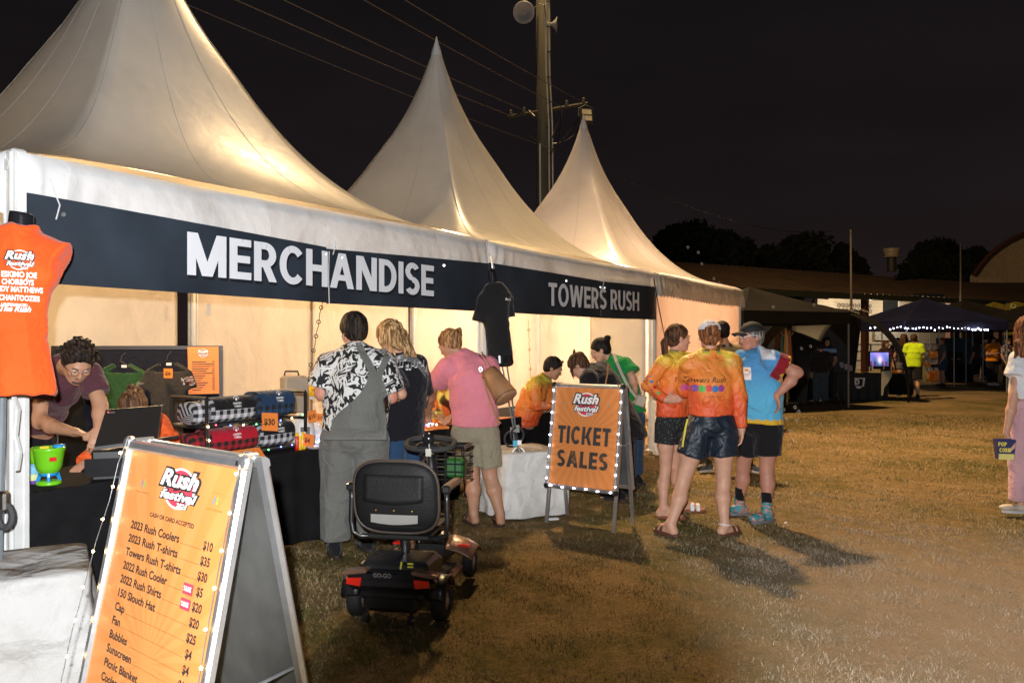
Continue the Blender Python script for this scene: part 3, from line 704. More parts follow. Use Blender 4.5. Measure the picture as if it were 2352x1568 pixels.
# overhead wires: from the crossarm towards the camera side
WIRE = mat('wire', (.16, .115, .09), rough=.6, var=0)
def wire(p, q, ext=1.9, sag=.25, r=.009):
    p, q = np.array(p), np.array(q); m = MB(); d = q - p
    P_ = [p + d * t * ext - np.array([0, 0, sag * 4 * t * (1 - t)]) for t in np.linspace(0, 1, 25)]
    m.tube(P_, r, 5); return m
wl = ['lowest overhead wire crossing the night sky', 'second overhead wire from the left edge of the bundle', 'middle overhead wire passing over the second peak', 'fourth overhead wire reaching the pole', 'topmost overhead wire ending at the crossarm tip']
for k, ((ax, ay), (bx, by), yb) in enumerate([((1238, 332), (470, 0), 11.5), ((1178, 268), (583, 0), 12.1), ((1225, 262), (690, 0), 12.1), ((1300, 250), (868, 0), 12.3), ((1345, 238), (960, 0), 12.4)]):
    tag(wire(pt(ax, ay, PY), pt(bx, by, yb), sag=.12 + .05 * (k == 0), r=.008 if k else .006).build('overhead_wire', WIRE), wl[k], 'wire', 'overhead wires above the marquees')
tag(wire(pt(1268, 335, PY), pt(1912, 530, 42), ext=1.0, sag=.7, r=.014).build('overhead_wire', BLACK), 'long black cable running from the pole to the dark mast', 'wire', 'overhead wires above the marquees')
# ------------------------------------------------------------------ smooth bodies and cloth from blended solids
def _n(v): v = np.asarray(v, float); return v / (np.linalg.norm(v) + 1e-12)
def _lerp(a, b, t): return np.asarray(a, float) * (1 - t) + np.asarray(b, float) * t

def rc(a, b, ra, rb, clip=None, k=None):
    a, b = np.asarray(a, float), np.asarray(b, float)
    def f(P):
        d = b - a; L2 = d @ d + 1e-12; t = np.clip(((P - a) @ d) / L2, 0, 1)
        return np.linalg.norm(P - a - t[..., None] * d, axis=-1) - (ra + (rb - ra) * t)
    m = max(ra, rb); return (f, np.minimum(a, b) - m, np.maximum(a, b) + m, clip, k, 1)
def el(c, r, Rm=None, clip=None, k=None, sign=1):
    c = np.asarray(c, float); r = np.asarray(r, float); Rm = np.eye(3) if Rm is None else Rm
    def f(P):
        q = ((P - c) @ Rm) / r; l = np.sqrt((q * q).sum(-1)) + 1e-9; g = np.sqrt((q * q / (r * r)).sum(-1)) + 1e-9
        return l * (l - 1) / g
    m = r.max(); return (f, c - m, c + m, clip, k, sign)
def ec(a, b, wa, wb, side, clip=None, k=None, rnd=.5):
    """tapering trunk of elliptic section; wa, wb = (half width, half depth)"""
    a, b = np.asarray(a, float), np.asarray(b, float); ax = b - a; L = np.linalg.norm(ax) + 1e-9; ax = ax / L
    s = np.asarray(side, float); s = _n(s - ax * (s @ ax)); dpt = np.cross(ax, s)
    def f(P):
        q = P - a; t = q @ ax; tc = np.clip(t / L, 0, 1); w = wa[0] + (wb[0] - wa[0]) * tc; d = wa[1] + (wb[1] - wa[1]) * tc
        o = np.maximum(np.maximum(-t, t - L), 0) / rnd
        x, y = (q @ s) / w, (q @ dpt) / d; z = o / np.minimum(w, d)
        l = np.sqrt(x * x + y * y + z * z) + 1e-9
        return (l - 1) * np.minimum(w, d) * np.clip(.75 + .25 * np.maximum(w, d) / np.minimum(w, d), .9, 1.3)
    m = max(*wa, *wb) * 1.05; return (f, np.minimum(a, b) - m, np.maximum(a, b) + m, clip, k, 1)
def bx(c, h, Rm, rr=.004, k=None, sign=1):
    c = np.asarray(c, float); h = np.asarray(h, float)
    def f(P):
        q = np.abs((P - c) @ Rm) - (h - rr); return np.linalg.norm(np.maximum(q, 0), axis=-1) + np.minimum(q.max(-1), 0) - rr
    m = np.linalg.norm(h); return (f, c - m, c + m, None, k, sign)

def sdf_mesh(prims, h, k=.02, disp=None, cuts=()):
    """blend the solids on a grid and skin them (surface nets); returns verts, quads"""
    lo = np.min([p[1] for p in prims if p[5] > 0], 0) - .03; hi = np.max([p[2] for p in prims if p[5] > 0], 0) + .03
    n = np.ceil((hi - lo) / h).astype(int) + 2
    F = np.full(n, .25, np.float32); ax = [lo[i] + h * np.arange(n[i]) for i in range(3)]
    for f, a, b, clip, kk, sg in prims:
        kk = k if kk is None else kk; pad = kk + 3 * h
        i0 = np.clip(np.floor((a - pad - lo) / h).astype(int), 0, n - 1); i1 = np.clip(np.ceil((b + pad - lo) / h).astype(int) + 1, 1, n)
        sl = tuple(slice(i0[i], i1[i]) for i in range(3))
        if any(i1 <= i0): continue
        P = np.stack(np.meshgrid(*[ax[i][sl[i]] for i in range(3)], indexing='ij'), -1)
        D = f(P)
        if clip is not None:
            for (cp, cn) in clip: D = np.maximum(D, (P - np.asarray(cp, float)) @ _n(cn))
        G = F[sl]
        if sg > 0:
            e = np.clip(.5 + .5 * (G - D) / max(kk, 1e-4), 0, 1); F[sl] = G * (1 - e) + D * e - kk * e * (1 - e)
        else:
            e = np.clip(.5 - .5 * (G + D) / max(kk, 1e-4), 0, 1); F[sl] = G * (1 - e) + (-D) * e + kk * e * (1 - e)
    near = np.abs(F) < .05
    if disp is not None or cuts:
        I = np.argwhere(near); P = lo + I * h
        if disp is not None: F[near] += disp(P).astype(np.float32)
        for (cp, cn) in cuts:
            X = np.stack(np.meshgrid(*ax, indexing='ij'), -1) if False else None
            D = (P - np.asarray(cp, float)) @ _n(cn); F[near] = np.maximum(F[near], D)
    F[0], F[-1], F[:, 0], F[:, -1], F[:, :, 0], F[:, :, -1] = [.2] * 6
    S = F < 0
    c8 = [S[dx:n[0] - 1 + dx, dy:n[1] - 1 + dy, dz:n[2] - 1 + dz] for dx in (0, 1) for dy in (0, 1) for dz in (0, 1)]
    cnt = sum(c.astype(np.int8) for c in c8); act = (cnt > 0) & (cnt < 8); idx = np.argwhere(act)
    vid = np.full(act.shape, -1, np.int32); vid[act] = np.arange(len(idx))
    off = np.array([(dx, dy, dz) for dx in (0, 1) for dy in (0, 1) for dz in (0, 1)])
    val = np.stack([F[idx[:, 0] + o[0], idx[:, 1] + o[1], idx[:, 2] + o[2]] for o in off], 1)
    acc = np.zeros((len(idx), 3)); w = np.zeros(len(idx))
    for a in range(8):
        for b in range(a + 1, 8):
            if np.abs(off[a] - off[b]).sum() != 1: continue
            va, vb = val[:, a], val[:, b]; x = (va < 0) != (vb < 0); t = np.where(x, va / np.where(x, va - vb, 1), 0)
            acc += np.where(x[:, None], off[a] + (off[b] - off[a]) * t[:, None], 0); w += x
    V = lo + (idx + acc / w[:, None]) * h
    Q = []
    for d in range(3):
        e1, e2 = (d + 1) % 3, (d + 2) % 3
        A = np.moveaxis(S, d, 0); X = A[:-1] != A[1:]; X = np.moveaxis(X, 0, d)
        I = np.argwhere(X); I = I[(I[:, e1] > 0) & (I[:, e2] > 0)]
        I = I[(I[:, e1] < act.shape[e1]) & (I[:, e2] < act.shape[e2])]
        o1 = np.zeros(3, int); o1[e1] = 1; o2 = np.zeros(3, int); o2[e2] = 1
        g = lambda J: vid[J[:, 0], J[:, 1], J[:, 2]]
        q = np.stack([g(I - o1 - o2), g(I - o2), g(I), g(I - o1)], 1); ins = S[I[:, 0], I[:, 1], I[:, 2]]
        q[~ins] = q[~ins][:, ::-1]; Q.append(q)
    Q = np.concatenate(Q); Q = Q[(Q >= 0).all(1)]
    return V, Q

def folds(amp, freq=9.0, seed=0, up=.6):
    rs = np.random.RandomState(seed); K = rs.randn(5, 3) * freq * np.array([1, 1, up]); ph = rs.rand(5) * 6
    def f(P):
        a = np.sin(P @ K[0] + ph[0] + 1.6 * np.sin(P @ K[1] * .5 + ph[1])); b = np.sin(P @ K[2] * 1.6 + ph[2] + 1.2 * np.sin(P @ K[3] * .7 + ph[3]))
        c = np.sin(P @ K[4] * 1.3 + ph[4] + 1.8 * np.sin(P @ K[1] * .8)); return amp * (.5 * a + .3 * b + .75 * (np.abs(c) - .5))
    return f

SKINS = {}
def skin(name, col, r=.5):
    if name not in SKINS:
        m = mat('skin_' + name, col, rough=r, var=.10, vscale=14, bump=.08, bscale=140, spec=.4)
        b = m.node_tree.nodes['Principled BSDF']; b.inputs['Subsurface Weight'].default_value = .12; b.inputs['Subsurface Radius'].default_value = (.012, .005, .003); b.inputs['Subsurface Scale'].default_value = 1.0
        SKINS[name] = m
    return SKINS[name]
S_FAIR = skin('fair', (.56, .31, .21)); S_TAN = skin('tan', (.44, .235, .145)); S_OLIVE = skin('olive', (.36, .20, .125))
def hairm(name, col, tip=None):
    h_ = _hairm(name, col, tip); h_.node_tree.nodes['Principled BSDF'].inputs['Specular IOR Level'].default_value = .18; h_.node_tree.nodes['Principled BSDF'].inputs['Roughness'].default_value = .6; return h_
def _hairm(name, col, tip=None):
    tip = tip or tuple(c * 2.0 for c in col)
    return ramp_mat('hair_' + name, 'noise', [(.38, tuple(c * .30 for c in col)), (.5, col), (.62, tip)], 55, .45, (1, 1, .12), 5, .5, bump=1.0)
H_DARK = hairm('dark', (.018, .012, .009), (.05, .035, .025)); H_BLACK = hairm('black', (.012, .010, .010)); H_BROWN = hairm('brown', (.075, .036, .018)); H_BLONDE = hairm('blonde', (.36, .20, .085), (.66, .46, .24))
H_GINGER = hairm('auburn', (.20, .075, .03), (.34, .14, .06)); H_CARAMEL = hairm('caramel', (.26, .125, .05), (.48, .28, .13)); H_GREY = hairm('grey', (.20, .18, .165))
EYE_W = mat('eye_white', (.55, .52, .50), rough=.3, var=0); EYE_D = mat('eye_dark', (.02, .014, .010), rough=.25, var=0); BROWM = mat('brow_hair', (.03, .018, .012), rough=.8)
LIP = mat('lip', (.36, .10, .08), rough=.5)

def head_frame(c, fwd, up=(0, 0, 1)):
    f = _n(fwd); u = np.asarray(up, float); x = _n(np.cross(f, u)); u = np.cross(x, f)
    return np.stack([x, f, u], 1), np.asarray(c, float)      # columns: right, forward, up
def head_prims(Rm, c, s=1.0, female=False, smile=False):
    g = lambda x, y, z: c + Rm @ (np.array([x, y, z]) * s)
    jw = .9 if female else 1.0
    out = [el(g(0, -.012, .030), np.array([.076, .096, .088]) * s, Rm, k=.02), el(g(0, .030, -.015), np.array([.064, .066, .085]) * s, Rm, k=.02),
           el(g(0, .045, -.070), np.array([.046 * jw, .042, .036]) * s, Rm, k=.025), rc(g(0, .072, -.093), g(0, .070, -.085), .016 * s, .020 * s, k=.02),
           rc(g(-.052 * jw, .005, -.055), g(-.022, .062, -.088), .016 * s, .014 * s, k=.02), rc(g(.052 * jw, .005, -.055), g(.022, .062, -.088), .016 * s, .014 * s, k=.02),
           rc(g(0, .090, .006), g(0, .108, -.030), .0075 * s, .0115 * s, k=.008), rc(g(-.009, .101, -.034), g(.009, .101, -.034), .008 * s, .008 * s, k=.006),
           rc(g(-.030, .086, .022), g(.030, .086, .022), .0085 * s, .0085 * s, k=.012),
           el(g(-.036, .068, -.020), np.array([.022, .022, .020]) * s, Rm, k=.015), el(g(.036, .068, -.020), np.array([.022, .022, .020]) * s, Rm, k=.015),
           el(g(0, .088, -.0555), np.array([.022, .010, .0055]) * s, Rm, k=.005), el(g(0, .086, -.067), np.array([.018, .010, .0065]) * s, Rm, k=.005)]
    for sx in (-1, 1):
        out.append(el(g(sx * .030, .094, .004), np.array([.015, .010, .009]) * s, Rm, k=.008, sign=-1))
        out.append(el(g(sx * .076, -.004, -.008), np.array([.010, .019, .030]) * s, Rm, k=.004)); out.append(el(g(sx * .083, .002, -.006), np.array([.006, .009, .016]) * s, Rm, k=.004, sign=-1))
    return out
def hand_prims(w, d, nrm, size=1.0, curl=.5, side=1, spread=.15, k=.006):
    """w wrist, d direction, nrm palm normal (towards the palm side), side +1/-1 puts the thumb"""
    d = _n(d); nrm = _n(np.asarray(nrm, float) - d * (np.asarray(nrm, float) @ d)); x = np.cross(d, nrm) * side; s = size
    M_ = np.stack([x, d, nrm], 1); out = [el(w + d * .045 * s, np.array([.040, .052, .016]) * s, M_, k=.012), rc(w, w + d * .03 * s, .025 * s, .024 * s, k=.014)]
    for i, (ox, L_) in enumerate([(.029, .072), (.010, .080), (-.010, .075), (-.028, .060)]):
        b = w + d * .085 * s + x * ox * s; a1 = curl * .7; dd = _n(d + x * spread * ox * 10); p1 = b + (dd * math.cos(a1) + nrm * math.sin(a1)) * L_ * .5 * s
        a2 = curl * 1.7; p2 = p1 + (dd * math.cos(a2) + nrm * math.sin(a2)) * L_ * .5 * s
        out += [rc(b - dd * .02 * s, p1, .0095 * s, .0088 * s, k=k), rc(p1, p2, .0088 * s, .0075 * s, k=k)]
    tb = w + d * .025 * s + x * .028 * s; t1 = tb + _n(x * .8 + d * .7 + nrm * .3) * .038 * s; t2 = t1 + _n(x * .25 + d * .9 + nrm * .35) * .032 * s
    out += [rc(tb, t1, .014 * s, .0105 * s, k=.01), rc(t1, t2, .0105 * s, .0085 * s, k=k)]
    return out

def attach(name, prims, h, mt, parent, k=.02, disp=None, cuts=(), colf=None):
    V_, Q = sdf_mesh(prims, h, k, disp, cuts)
    cols = colf(V_) if colf is not None else None
    return link_mesh(name, V_, Q, mt, parent, smooth=True, cols=cols)

class Person:
    """joints J in world metres: hip (pelvis centre), chest, neck, head, and pairs sh, el, wr, hp, kn, an, suffix l / r"""
    def __init__(s, label, J, face, up=(0, 0, 1), skin_m=S_FAIR, build=1.0, hsize=1.0, female=False, h=.0085, toes=None, hands=None, group=None, barefoot=True, limbs='lr', cat='person', legs=True, side=None):
        s.J = {k: np.asarray(v, float) for k, v in J.items()}; J = s.J; s.b = build; s.h = h; s.female = female
        feet = [J[q] for q in ('anl', 'anr') if q in J]; base = np.mean(feet, 0) if (feet and legs) else J['hip']
        s.root = thing('person', label, cat, (base[0], base[1], 0 if legs else max(0, base[2] - .3)), 0, group)
        s.R, s.hc = head_frame(J['head'], face, up); s.hs = hsize
        s.side = _n(side) if side is not None else _n(J['shr'] - J['shl']); s.legs = legs; sd = s.side; b = build
        P = head_prims(s.R, s.hc, hsize, female)
        nb = s.hc + s.R @ np.array([0, -.02, -.07]) * hsize
        P += [rc(J['neck'], nb, .056 * (1 if not female else .88), .050 * (1 if not female else .86), k=.02)]
        if 'hip' in J:
            ws = .30
            P += [ec(J['hip'], _lerp(J['hip'], J['chest'], .5), (.150 * b, .105 * b), (.128 * b, .095 * b), sd), ec(_lerp(J['hip'], J['chest'], .5), J['chest'], (.128 * b, .095 * b), (.150 * b, .108 * b), sd),
                  ec(J['chest'], _lerp(J['chest'], J['neck'], .62), (.150 * b, .108 * b), (.12 * b, .075 * b), sd)]
        for q in limbs:
            sh, e_, w_ = J['sh' + q], J['el' + q], J['wr' + q]; P += [rc(_lerp(J['neck'], sh, .25) , sh, .045 * b, .054 * b, k=.03), rc(sh, e_, .050 * b, .039 * b), rc(_lerp(sh, e_, .9), _lerp(e_, w_, .35), .038 * b, .042 * b), rc(_lerp(e_, w_, .35), w_, .042 * b, .026 * (b + 1) / 2)]
            hd = (hands or {}).get(q, {}); d = hd.get('d', w_ - e_); nrm = hd.get('n', (0, 0, -1)); P += hand_prims(w_, d, nrm, hd.get('s', .95), hd.get('curl', .5), hd.get('side', 1 if q == 'r' else -1))
        s.toes = toes or {}
        if legs:
            for q in 'lr':
                if 'kn' + q not in J: continue
                hp, kn, an = J['hp' + q], J['kn' + q], J['an' + q]; d = s.toe(q)
                back = -d
                P += [rc(hp, _lerp(hp, kn, .5), .088 * b, .073 * b, k=.03), rc(_lerp(hp, kn, .5), kn, .073 * b, .053 * b), rc(kn, _lerp(kn, an, .38) + back * .012, .050 * b, .055 * b), rc(_lerp(kn, an, .38) + back * .012, an, .053 * b, .034 * (b + 1) / 2)]
                if barefoot:
                    fl_ = an * np.array([1, 1, 0]) + np.array([0, 0, .032])
                    P += [rc(an, fl_ + back * .035, .036, .030, k=.02), rc(fl_ + back * .03, fl_ + d * .10, .032, .030, k=.02), rc(an + d * .02, fl_ + d * .13, .030, .018, k=.025)]
                    sx = np.cross(d, (0, 0, 1))
                    for t_ in range(5): P.append(rc(fl_ + d * .12 + sx * (t_ - 2) * .014, fl_ + d * (.168 - abs(t_ - 1) * .007) + sx * (t_ - 2) * .015 - np.array([0, 0, .014]), .013, .009, k=.006))
        s.P = P; s.body = attach('body', P, h, skin_m, s.root, k=.022)
        # eyes, brows, lips
        if h < .013:
            for sx in (-1, 1):
                o = MB(); c = s.g(sx * .030, .0865, .004); o.lathe(c, [(0, -.011 * hsize), (.008 * hsize, -.007 * hsize), (.011 * hsize, 0), (.008 * hsize, .007 * hsize), (0, .011 * hsize)], 12); ey = o.build('eye', EYE_W, s.root, smooth=True)
                o = MB(); c = s.g(sx * .030, .0935, .003); o.lathe(c, [(0, -.006), (.0055, -.003), (.006, 0), (.0055, .003), (0, .006)], 10); o.build('iris', EYE_D, ey, smooth=True)
                o = MB(); o.tube([s.g(sx * .016, .100, .022), s.g(sx * .032, .098, .0275), s.g(sx * .047, .084, .021)], [.0028, .0036, .002], 6); o.build('eyebrow', BROWM, s.root, smooth=True)
            o = MB(); o.tube([s.g(-.022, .092, -.061), s.g(-.008, .0985, -.0595), s.g(0, .0985, -.061), s.g(.008, .0985, -.0595), s.g(.022, .092, -.061)], [.001, .004, .004, .004, .001], 6); o.build('lips', LIP, s.root, smooth=True)
    def g(s, x, y, z): return s.hc + s.R @ (np.array([x, y, z], float) * s.hs)
    def toe(s, q):
        d = s.toes.get(q)
        if d is None: d = np.cross((0, 0, 1), s.side)
        d = np.array([d[0], d[1], 0.0]); return _n(d)
    # ---- clothes
    def shirt(s, name, mt, sleeve=.55, hem=0.0, t=.018, loose=.006, amp=.0085, colf=None, h=.012, hemz=None, sl_flare=.012, seed=1, belly=0.0, flare=0.0, neck=.42, collar=None, keep=None, long_t=.014, up=.6):
        J = s.J; b = s.b; sd = s.side; P = []
        hz = J['hip'][2] + hem if hemz is None else hemz; ax = _n(J['hip'] - J['chest']); low = J['hip'] + ax * max(0, (J['hip'][2] - hz + .03)) / max(.3, -ax[2])
        fw = np.cross((0, 0, 1), sd)
        hipc = [((0, 0, hz), (0, 0, -1))]
        P += [ec(_lerp(J['hip'], J['chest'], .5), J['chest'], ((.132 + loose) * b + t, (.098 + loose) * b + t), ((.152) * b + t, .110 * b + t), sd, clip=hipc),
              ec(low, _lerp(J['hip'], J['chest'], .5), ((.158 + flare) * b + t, (.116 + flare) * b + t), ((.134 + loose) * b + t, (.098 + loose) * b + t), sd, clip=hipc, rnd=1.),
              ec(J['chest'], _lerp(J['chest'], J['neck'], .62), (.152 * b + t, .110 * b + t), (.118 * b + t, .076 * b + t), sd),
              rc(_lerp(J['chest'], J['neck'], .8), _lerp(J['chest'], J['neck'], .98), .075 * b, .058 * b + t * .3)]
        if belly: P.append(el(_lerp(J['hip'], J['chest'], .35) + fw * belly * .6, (.15 * b, .09 * b + belly, .16), None, clip=hipc))
        for q in 'lr':
            if 'el' + q not in J: continue
            sh, e_, w_ = J['sh' + q], J['el' + q], J['wr' + q]; P.append(rc(_lerp(J['neck'], sh, .3), sh, .050 * b + t * .5, .056 * b + t * .8, k=.03))
            if sleeve <= 1:
                en = _lerp(sh, e_, sleeve); P.append(rc(sh, en + (e_ - sh) * .12, .055 * b + t, .047 * b + t + sl_flare, clip=[(en, e_ - sh)], k=.025))
            else:
                P.append(rc(sh, e_, .053 * b + t, .043 * b + long_t)); f = min(1.0, sleeve - 1); en = _lerp(e_, w_, f); P.append(rc(e_, _lerp(e_, w_, f + .08), .043 * b + long_t, .030 * b + long_t * .9, clip=[(en, w_ - e_)]))
        o = attach(name, P, h, mt, s.root, k=.03, disp=folds(amp, 8, seed, up), colf=colf); s.shirt_o = o
        if collar is not None:
            nk = J['neck']; fwd = fw; m = MB(); up_ = _n(nk - J['chest']); x = sd; y = _n(np.cross(up_, x))
            ringp = lambda a, z, r: nk - up_ * (.005 - z) + x * math.cos(a) * r + y * math.sin(a) * r * .95
            vs = []; K_ = 26
            for i in range(K_ + 1):
                a = -math.pi / 2 + R(18) + (2 * math.pi - R(36)) * i / K_ if True else 0
                if y @ fwd < 0: a = -a
                vs += [ringp(a, .012, .060 * b + .006), ringp(a, .040, .060 * b + .008), ringp(a, .000, .082 * b + .008)]
            m.add(vs, [(3 * i + 0, 3 * i + 3, 3 * i + 4, 3 * i + 1) for i in range(K_)] + [(3 * i + 1, 3 * i + 4, 3 * i + 5, 3 * i + 2) for i in range(K_)])
            m.build('collar', collar, s.root, smooth=True)
        return o
    def legwear(s, name, mt, frac=.55, t=.012, flare=.02, amp=.008, waist=.06, h=.012, colf=None, seed=2, lower=None, tight=False, up=.35):
        J = s.J; b = s.b; sd = s.side; top = J['hip'] + np.array([0, 0, waist]); P = [ec(J['hip'] + np.array([0, 0, -.05]), top, (.150 * b + t, .110 * b + t), (.138 * b + t, .100 * b + t), sd, clip=[(top, (0, 0, 1))], rnd=.8)]
        for q in 'lr':
            hp, kn, an = J['hp' + q], J['kn' + q], J['an' + q]
            if frac <= 1:
                en = _lerp(hp, kn, frac); P.append(rc(hp, _lerp(hp, kn, frac + .1), .088 * b + t, .070 * b + t + flare, clip=[(en, kn - hp)], k=.025))
            else:
                f = frac - 1; en = _lerp(kn, an, f); P.append(rc(hp, kn, .088 * b + t, .060 * b + t + flare * .5, k=.025)); P.append(rc(kn, _lerp(kn, an, f + .06), .060 * b + t + flare * .5, .046 * b + t + flare, clip=[(en, an - kn)]))
        return attach(name, P, h, mt, s.root, k=.02, disp=folds(amp, 10, seed, up), colf=colf)
    def shoe(s, q, name, mt, sole=None, L=.27, w=.046, hgt=.055, ank=True, z0=0.0, sm=None):
        an = s.J['an' + q]; d = s.toe(q); c = an * np.array([1, 1, 0]) + np.array([0, 0, z0]); x = np.cross(d, (0, 0, 1)); Rm = np.stack([x, d, np.array([0, 0, 1.])], 1)
        P = [el(c + d * (L * .5 - .10 + .07) + np.array([0, 0, .045]), (w, L * .30, hgt * .75), Rm, k=.03), el(c - d * .015 + np.array([0, 0, .045]), (w * .88, .065, hgt), Rm, k=.03)]
        if ank: P.append(rc(an + np.array([0, 0, .01]), an * np.array([1, 1, 0]) + np.array([0, 0, .05 + z0]), .043, .045, k=.02))
        o = attach(name, P, .0085, mt, s.root, k=.03, cuts=[((0, 0, z0 + .008), (0, 0, -1))])
        if sole is not None:
            m = MB(); pr = [(w * 1.02 * math.cos(a) * (1 + .12 * math.sin(a)), .5 * L * math.sin(a)) for a in np.linspace(0, 2 * math.pi, 22)[:-1]]
            m.prism(pr, z0, z0 + .024, lambda a, b_, z: c + d * (L * .5 - .105) + x * a + d * b_ + np.array([0, 0, z - z0])); m.build('sole', sole, o)
        return o
    def sandal(s, q, mt, strapm):
        an = s.J['an' + q]; d = s.toe(q); c = an * np.array([1, 1, 0]); x = np.cross(d, (0, 0, 1)); m = MB()
        pr = [(.047 * math.cos(a) * (1 + .14 * math.sin(a)), .135 * math.sin(a)) for a in np.linspace(0, 2 * math.pi, 22)[:-1]]
        m.prism(pr, 0, .022, lambda a, b_, z: c + d * .055 + x * a + d * b_ + np.array([0, 0, z - .004])); o = m.build('sandal', mt, s.root)
        for k in (.05, .10):
            m = MB(); m.grid(lambda u, v: c + d * (k + .03 * v) + x * .051 * math.cos(math.pi * u) + np.array([0, 0, .012 + .062 * math.sin(math.pi * u) - .12 * (k - .05) * math.sin(math.pi * u)]), 10, 1, .003, d * 0 + np.array([0, 0, 1])); m.build('strap', strapm, o)
        return o
    def sock(s, q, mt, top=.20):
        an = s.J['an' + q]; kn = s.J['kn' + q]; f = (top - an[2]) / max(.1, kn[2] - an[2]); a, b = an * np.array([1, 1, 0]) + np.array([0, 0, .05]), _lerp(an, kn, f)
        return attach('sock', [rc(a, an, .040, .041), rc(an, b + (b - an) * .2, .040, .050, clip=[(b, b - an)])], .009, mt, s.root, k=.01)
    # ---- hair
    def hair(s, kind, mt, h=.009, amp=.004, extra=()):
        g = s.g; hs = s.hs; P = []; Rm = s.R; cut = []
        cap = lambda e, fz=.058, fr=.0: [el(g(0, -.014, .034), np.array([.082 + e, .100 + e, .092 + e]) * hs, Rm, clip=[(g(0, fz, .03 + fr), Rm @ np.array([0, .80, -.60])), (g(0, -.02, -.055), Rm @ np.array([0, .0, -1.]))], k=.01)]
        if kind == 'short': P = cap(.004) + [el(g(0, -.045, -.01), np.array([.074, .062, .075]) * hs, Rm, clip=[(g(0, .0, -.075), Rm @ np.array([0, .35, -1.])), (g(0, -.01, 0), Rm @ np.array([0, 1., -.1]))], k=.012)]
        if kind == 'bowl': P = cap(.012, .064) + [el(g(0, -.035, -.005), np.array([.086, .074, .088]) * hs, Rm, clip=[(g(0, .005, 0), Rm @ np.array([0, 1., -.2])), (g(0, 0, -.085), Rm @ np.array([0, .2, -1.]))], k=.012)]
        if kind == 'curly':
            P = cap(.008, .062, .01) + [el(g(0, -.04, -.01), np.array([.076, .062, .072]) * hs, Rm, clip=[(g(0, -.005, 0), Rm @ np.array([0, 1., 0])), (g(0, 0, -.075), Rm @ np.array([0, 0, -1.]))], k=.012)]
            rs = np.random.RandomState(4)
            for _ in range(90):
                a, b = rs.rand() * 6.28, rs.rand() * .95; rr_ = 1.05 + .12 * rs.rand(); v = np.array([math.cos(a) * math.sin(b * 1.5) * .090 * rr_, math.sin(a) * math.sin(b * 1.5) * .104 * rr_ - .010, .036 + math.cos(b * 1.5) * .102 * rr_]); P.append(el(g(*v), np.array([.012, .012, .010]) * hs, None, k=.004))
        if kind in ('bun', 'tied', 'pony'):
            P = cap(.003, .060) + [el(g(0, -.040, .0), np.array([.075, .068, .082]) * hs, Rm, clip=[(g(0, .004, 0), Rm @ np.array([0, 1., -.15])), (g(0, 0, -.070), Rm @ np.array([0, .5, -1.]))], k=.015)]
        if kind == 'bun': P += [el(g(0, -.115, .075), np.array([.036, .034, .036]) * hs, Rm, k=.012)] + [rc(g(0, -.13, .08), g(.02 * a, -.162, .075 + .015 * a), .007, .002, k=.006) for a in (-1, .3, 1)]
        if kind == 'tied': P += [el(g(.0, -.105, .035), np.array([.050, .034, .044]) * hs, Rm, k=.01), el(g(.02, -.12, .055), np.array([.03, .028, .03]) * hs, Rm, k=.006)] + [rc(g(.0, -.11, .04), g(.038 * a, -.135, .05 - .03 * abs(a)), .008, .003, k=.01) for a in (-1, .3, 1)]
        if kind == 'pony': P += [rc(g(0, -.095, .0), g(0, -.125, -.045), .026, .030, k=.015), rc(g(0, -.125, -.045), g(.01, -.118, -.13), .030, .028), rc(g(.01, -.118, -.13), g(.015, -.10, -.25), .027, .008)]
        if kind == 'long':
            P = cap(.016, .068) + [el(g(0, -.035, -.02), np.array([.100, .085, .115]) * hs, Rm, clip=[(g(0, .010, 0), Rm @ np.array([0, 1., -.25]))], k=.02)]
            for (x, y, z0, z1, r0, r1) in ((-.075, -.02, .0, -.17, .032, .012), (.075, -.02, .0, -.17, .032, .012), (-.04, -.085, -.02, -.22, .036, .014), (.04, -.085, -.02, -.22, .036, .014), (0, -.095, -.02, -.23, .036, .014), (-.085, .03, .0, -.11, .022, .008), (.085, .03, .0, -.11, .022, .008)): P.append(rc(g(x, y, z0), g(x * 1.15, y * 1.1, z1), r0, r1, k=.012))
        P += list(extra)
        if amp:
            rs = np.random.RandomState(3); K = rs.randn(4, 3) * 70; base = s.hc
            def disp(Q):
                q = (Q - base) @ Rm; a = np.arctan2(q[:, 0], q[:, 1] + .3 * q[:, 2]); 
                return amp * ((.7 if kind != 'curly' else .2) * np.sin(26 * a + 3 * np.sin(q[:, 2] * 25)) + .5 * np.sin(Q @ K[0] + 2 * np.sin(Q @ K[1] * .3)))
        else: disp = None
        return attach('hair', P, h, mt, s.root, k=.012, disp=disp)

_bv = {}
def proj_to(o, direction, lift=.004):
    """projector that drops points onto object o along a direction"""
    me = o.data; loc = Vector((0, 0, 0)); q = o.parent
    while q is not None:
        if q.type == 'EMPTY': loc = loc + q.location
        q = q.parent
    if o.name not in _bv: _bv[o.name] = BVHTree.FromPolygons([tuple(v.co + loc) for v in me.vertices], [tuple(p.vertices) for p in me.polygons])
    bv = _bv[o.name]; d = Vector(tuple(_n(direction)))
    def f(p, lift=lift):
        p = Vector(tuple(map(float, p))); hit = bv.ray_cast(p - d * .5, d, 1.2)
        return np.array(hit[0] - d * lift) if hit[0] is not None else np.array(p)
    return f
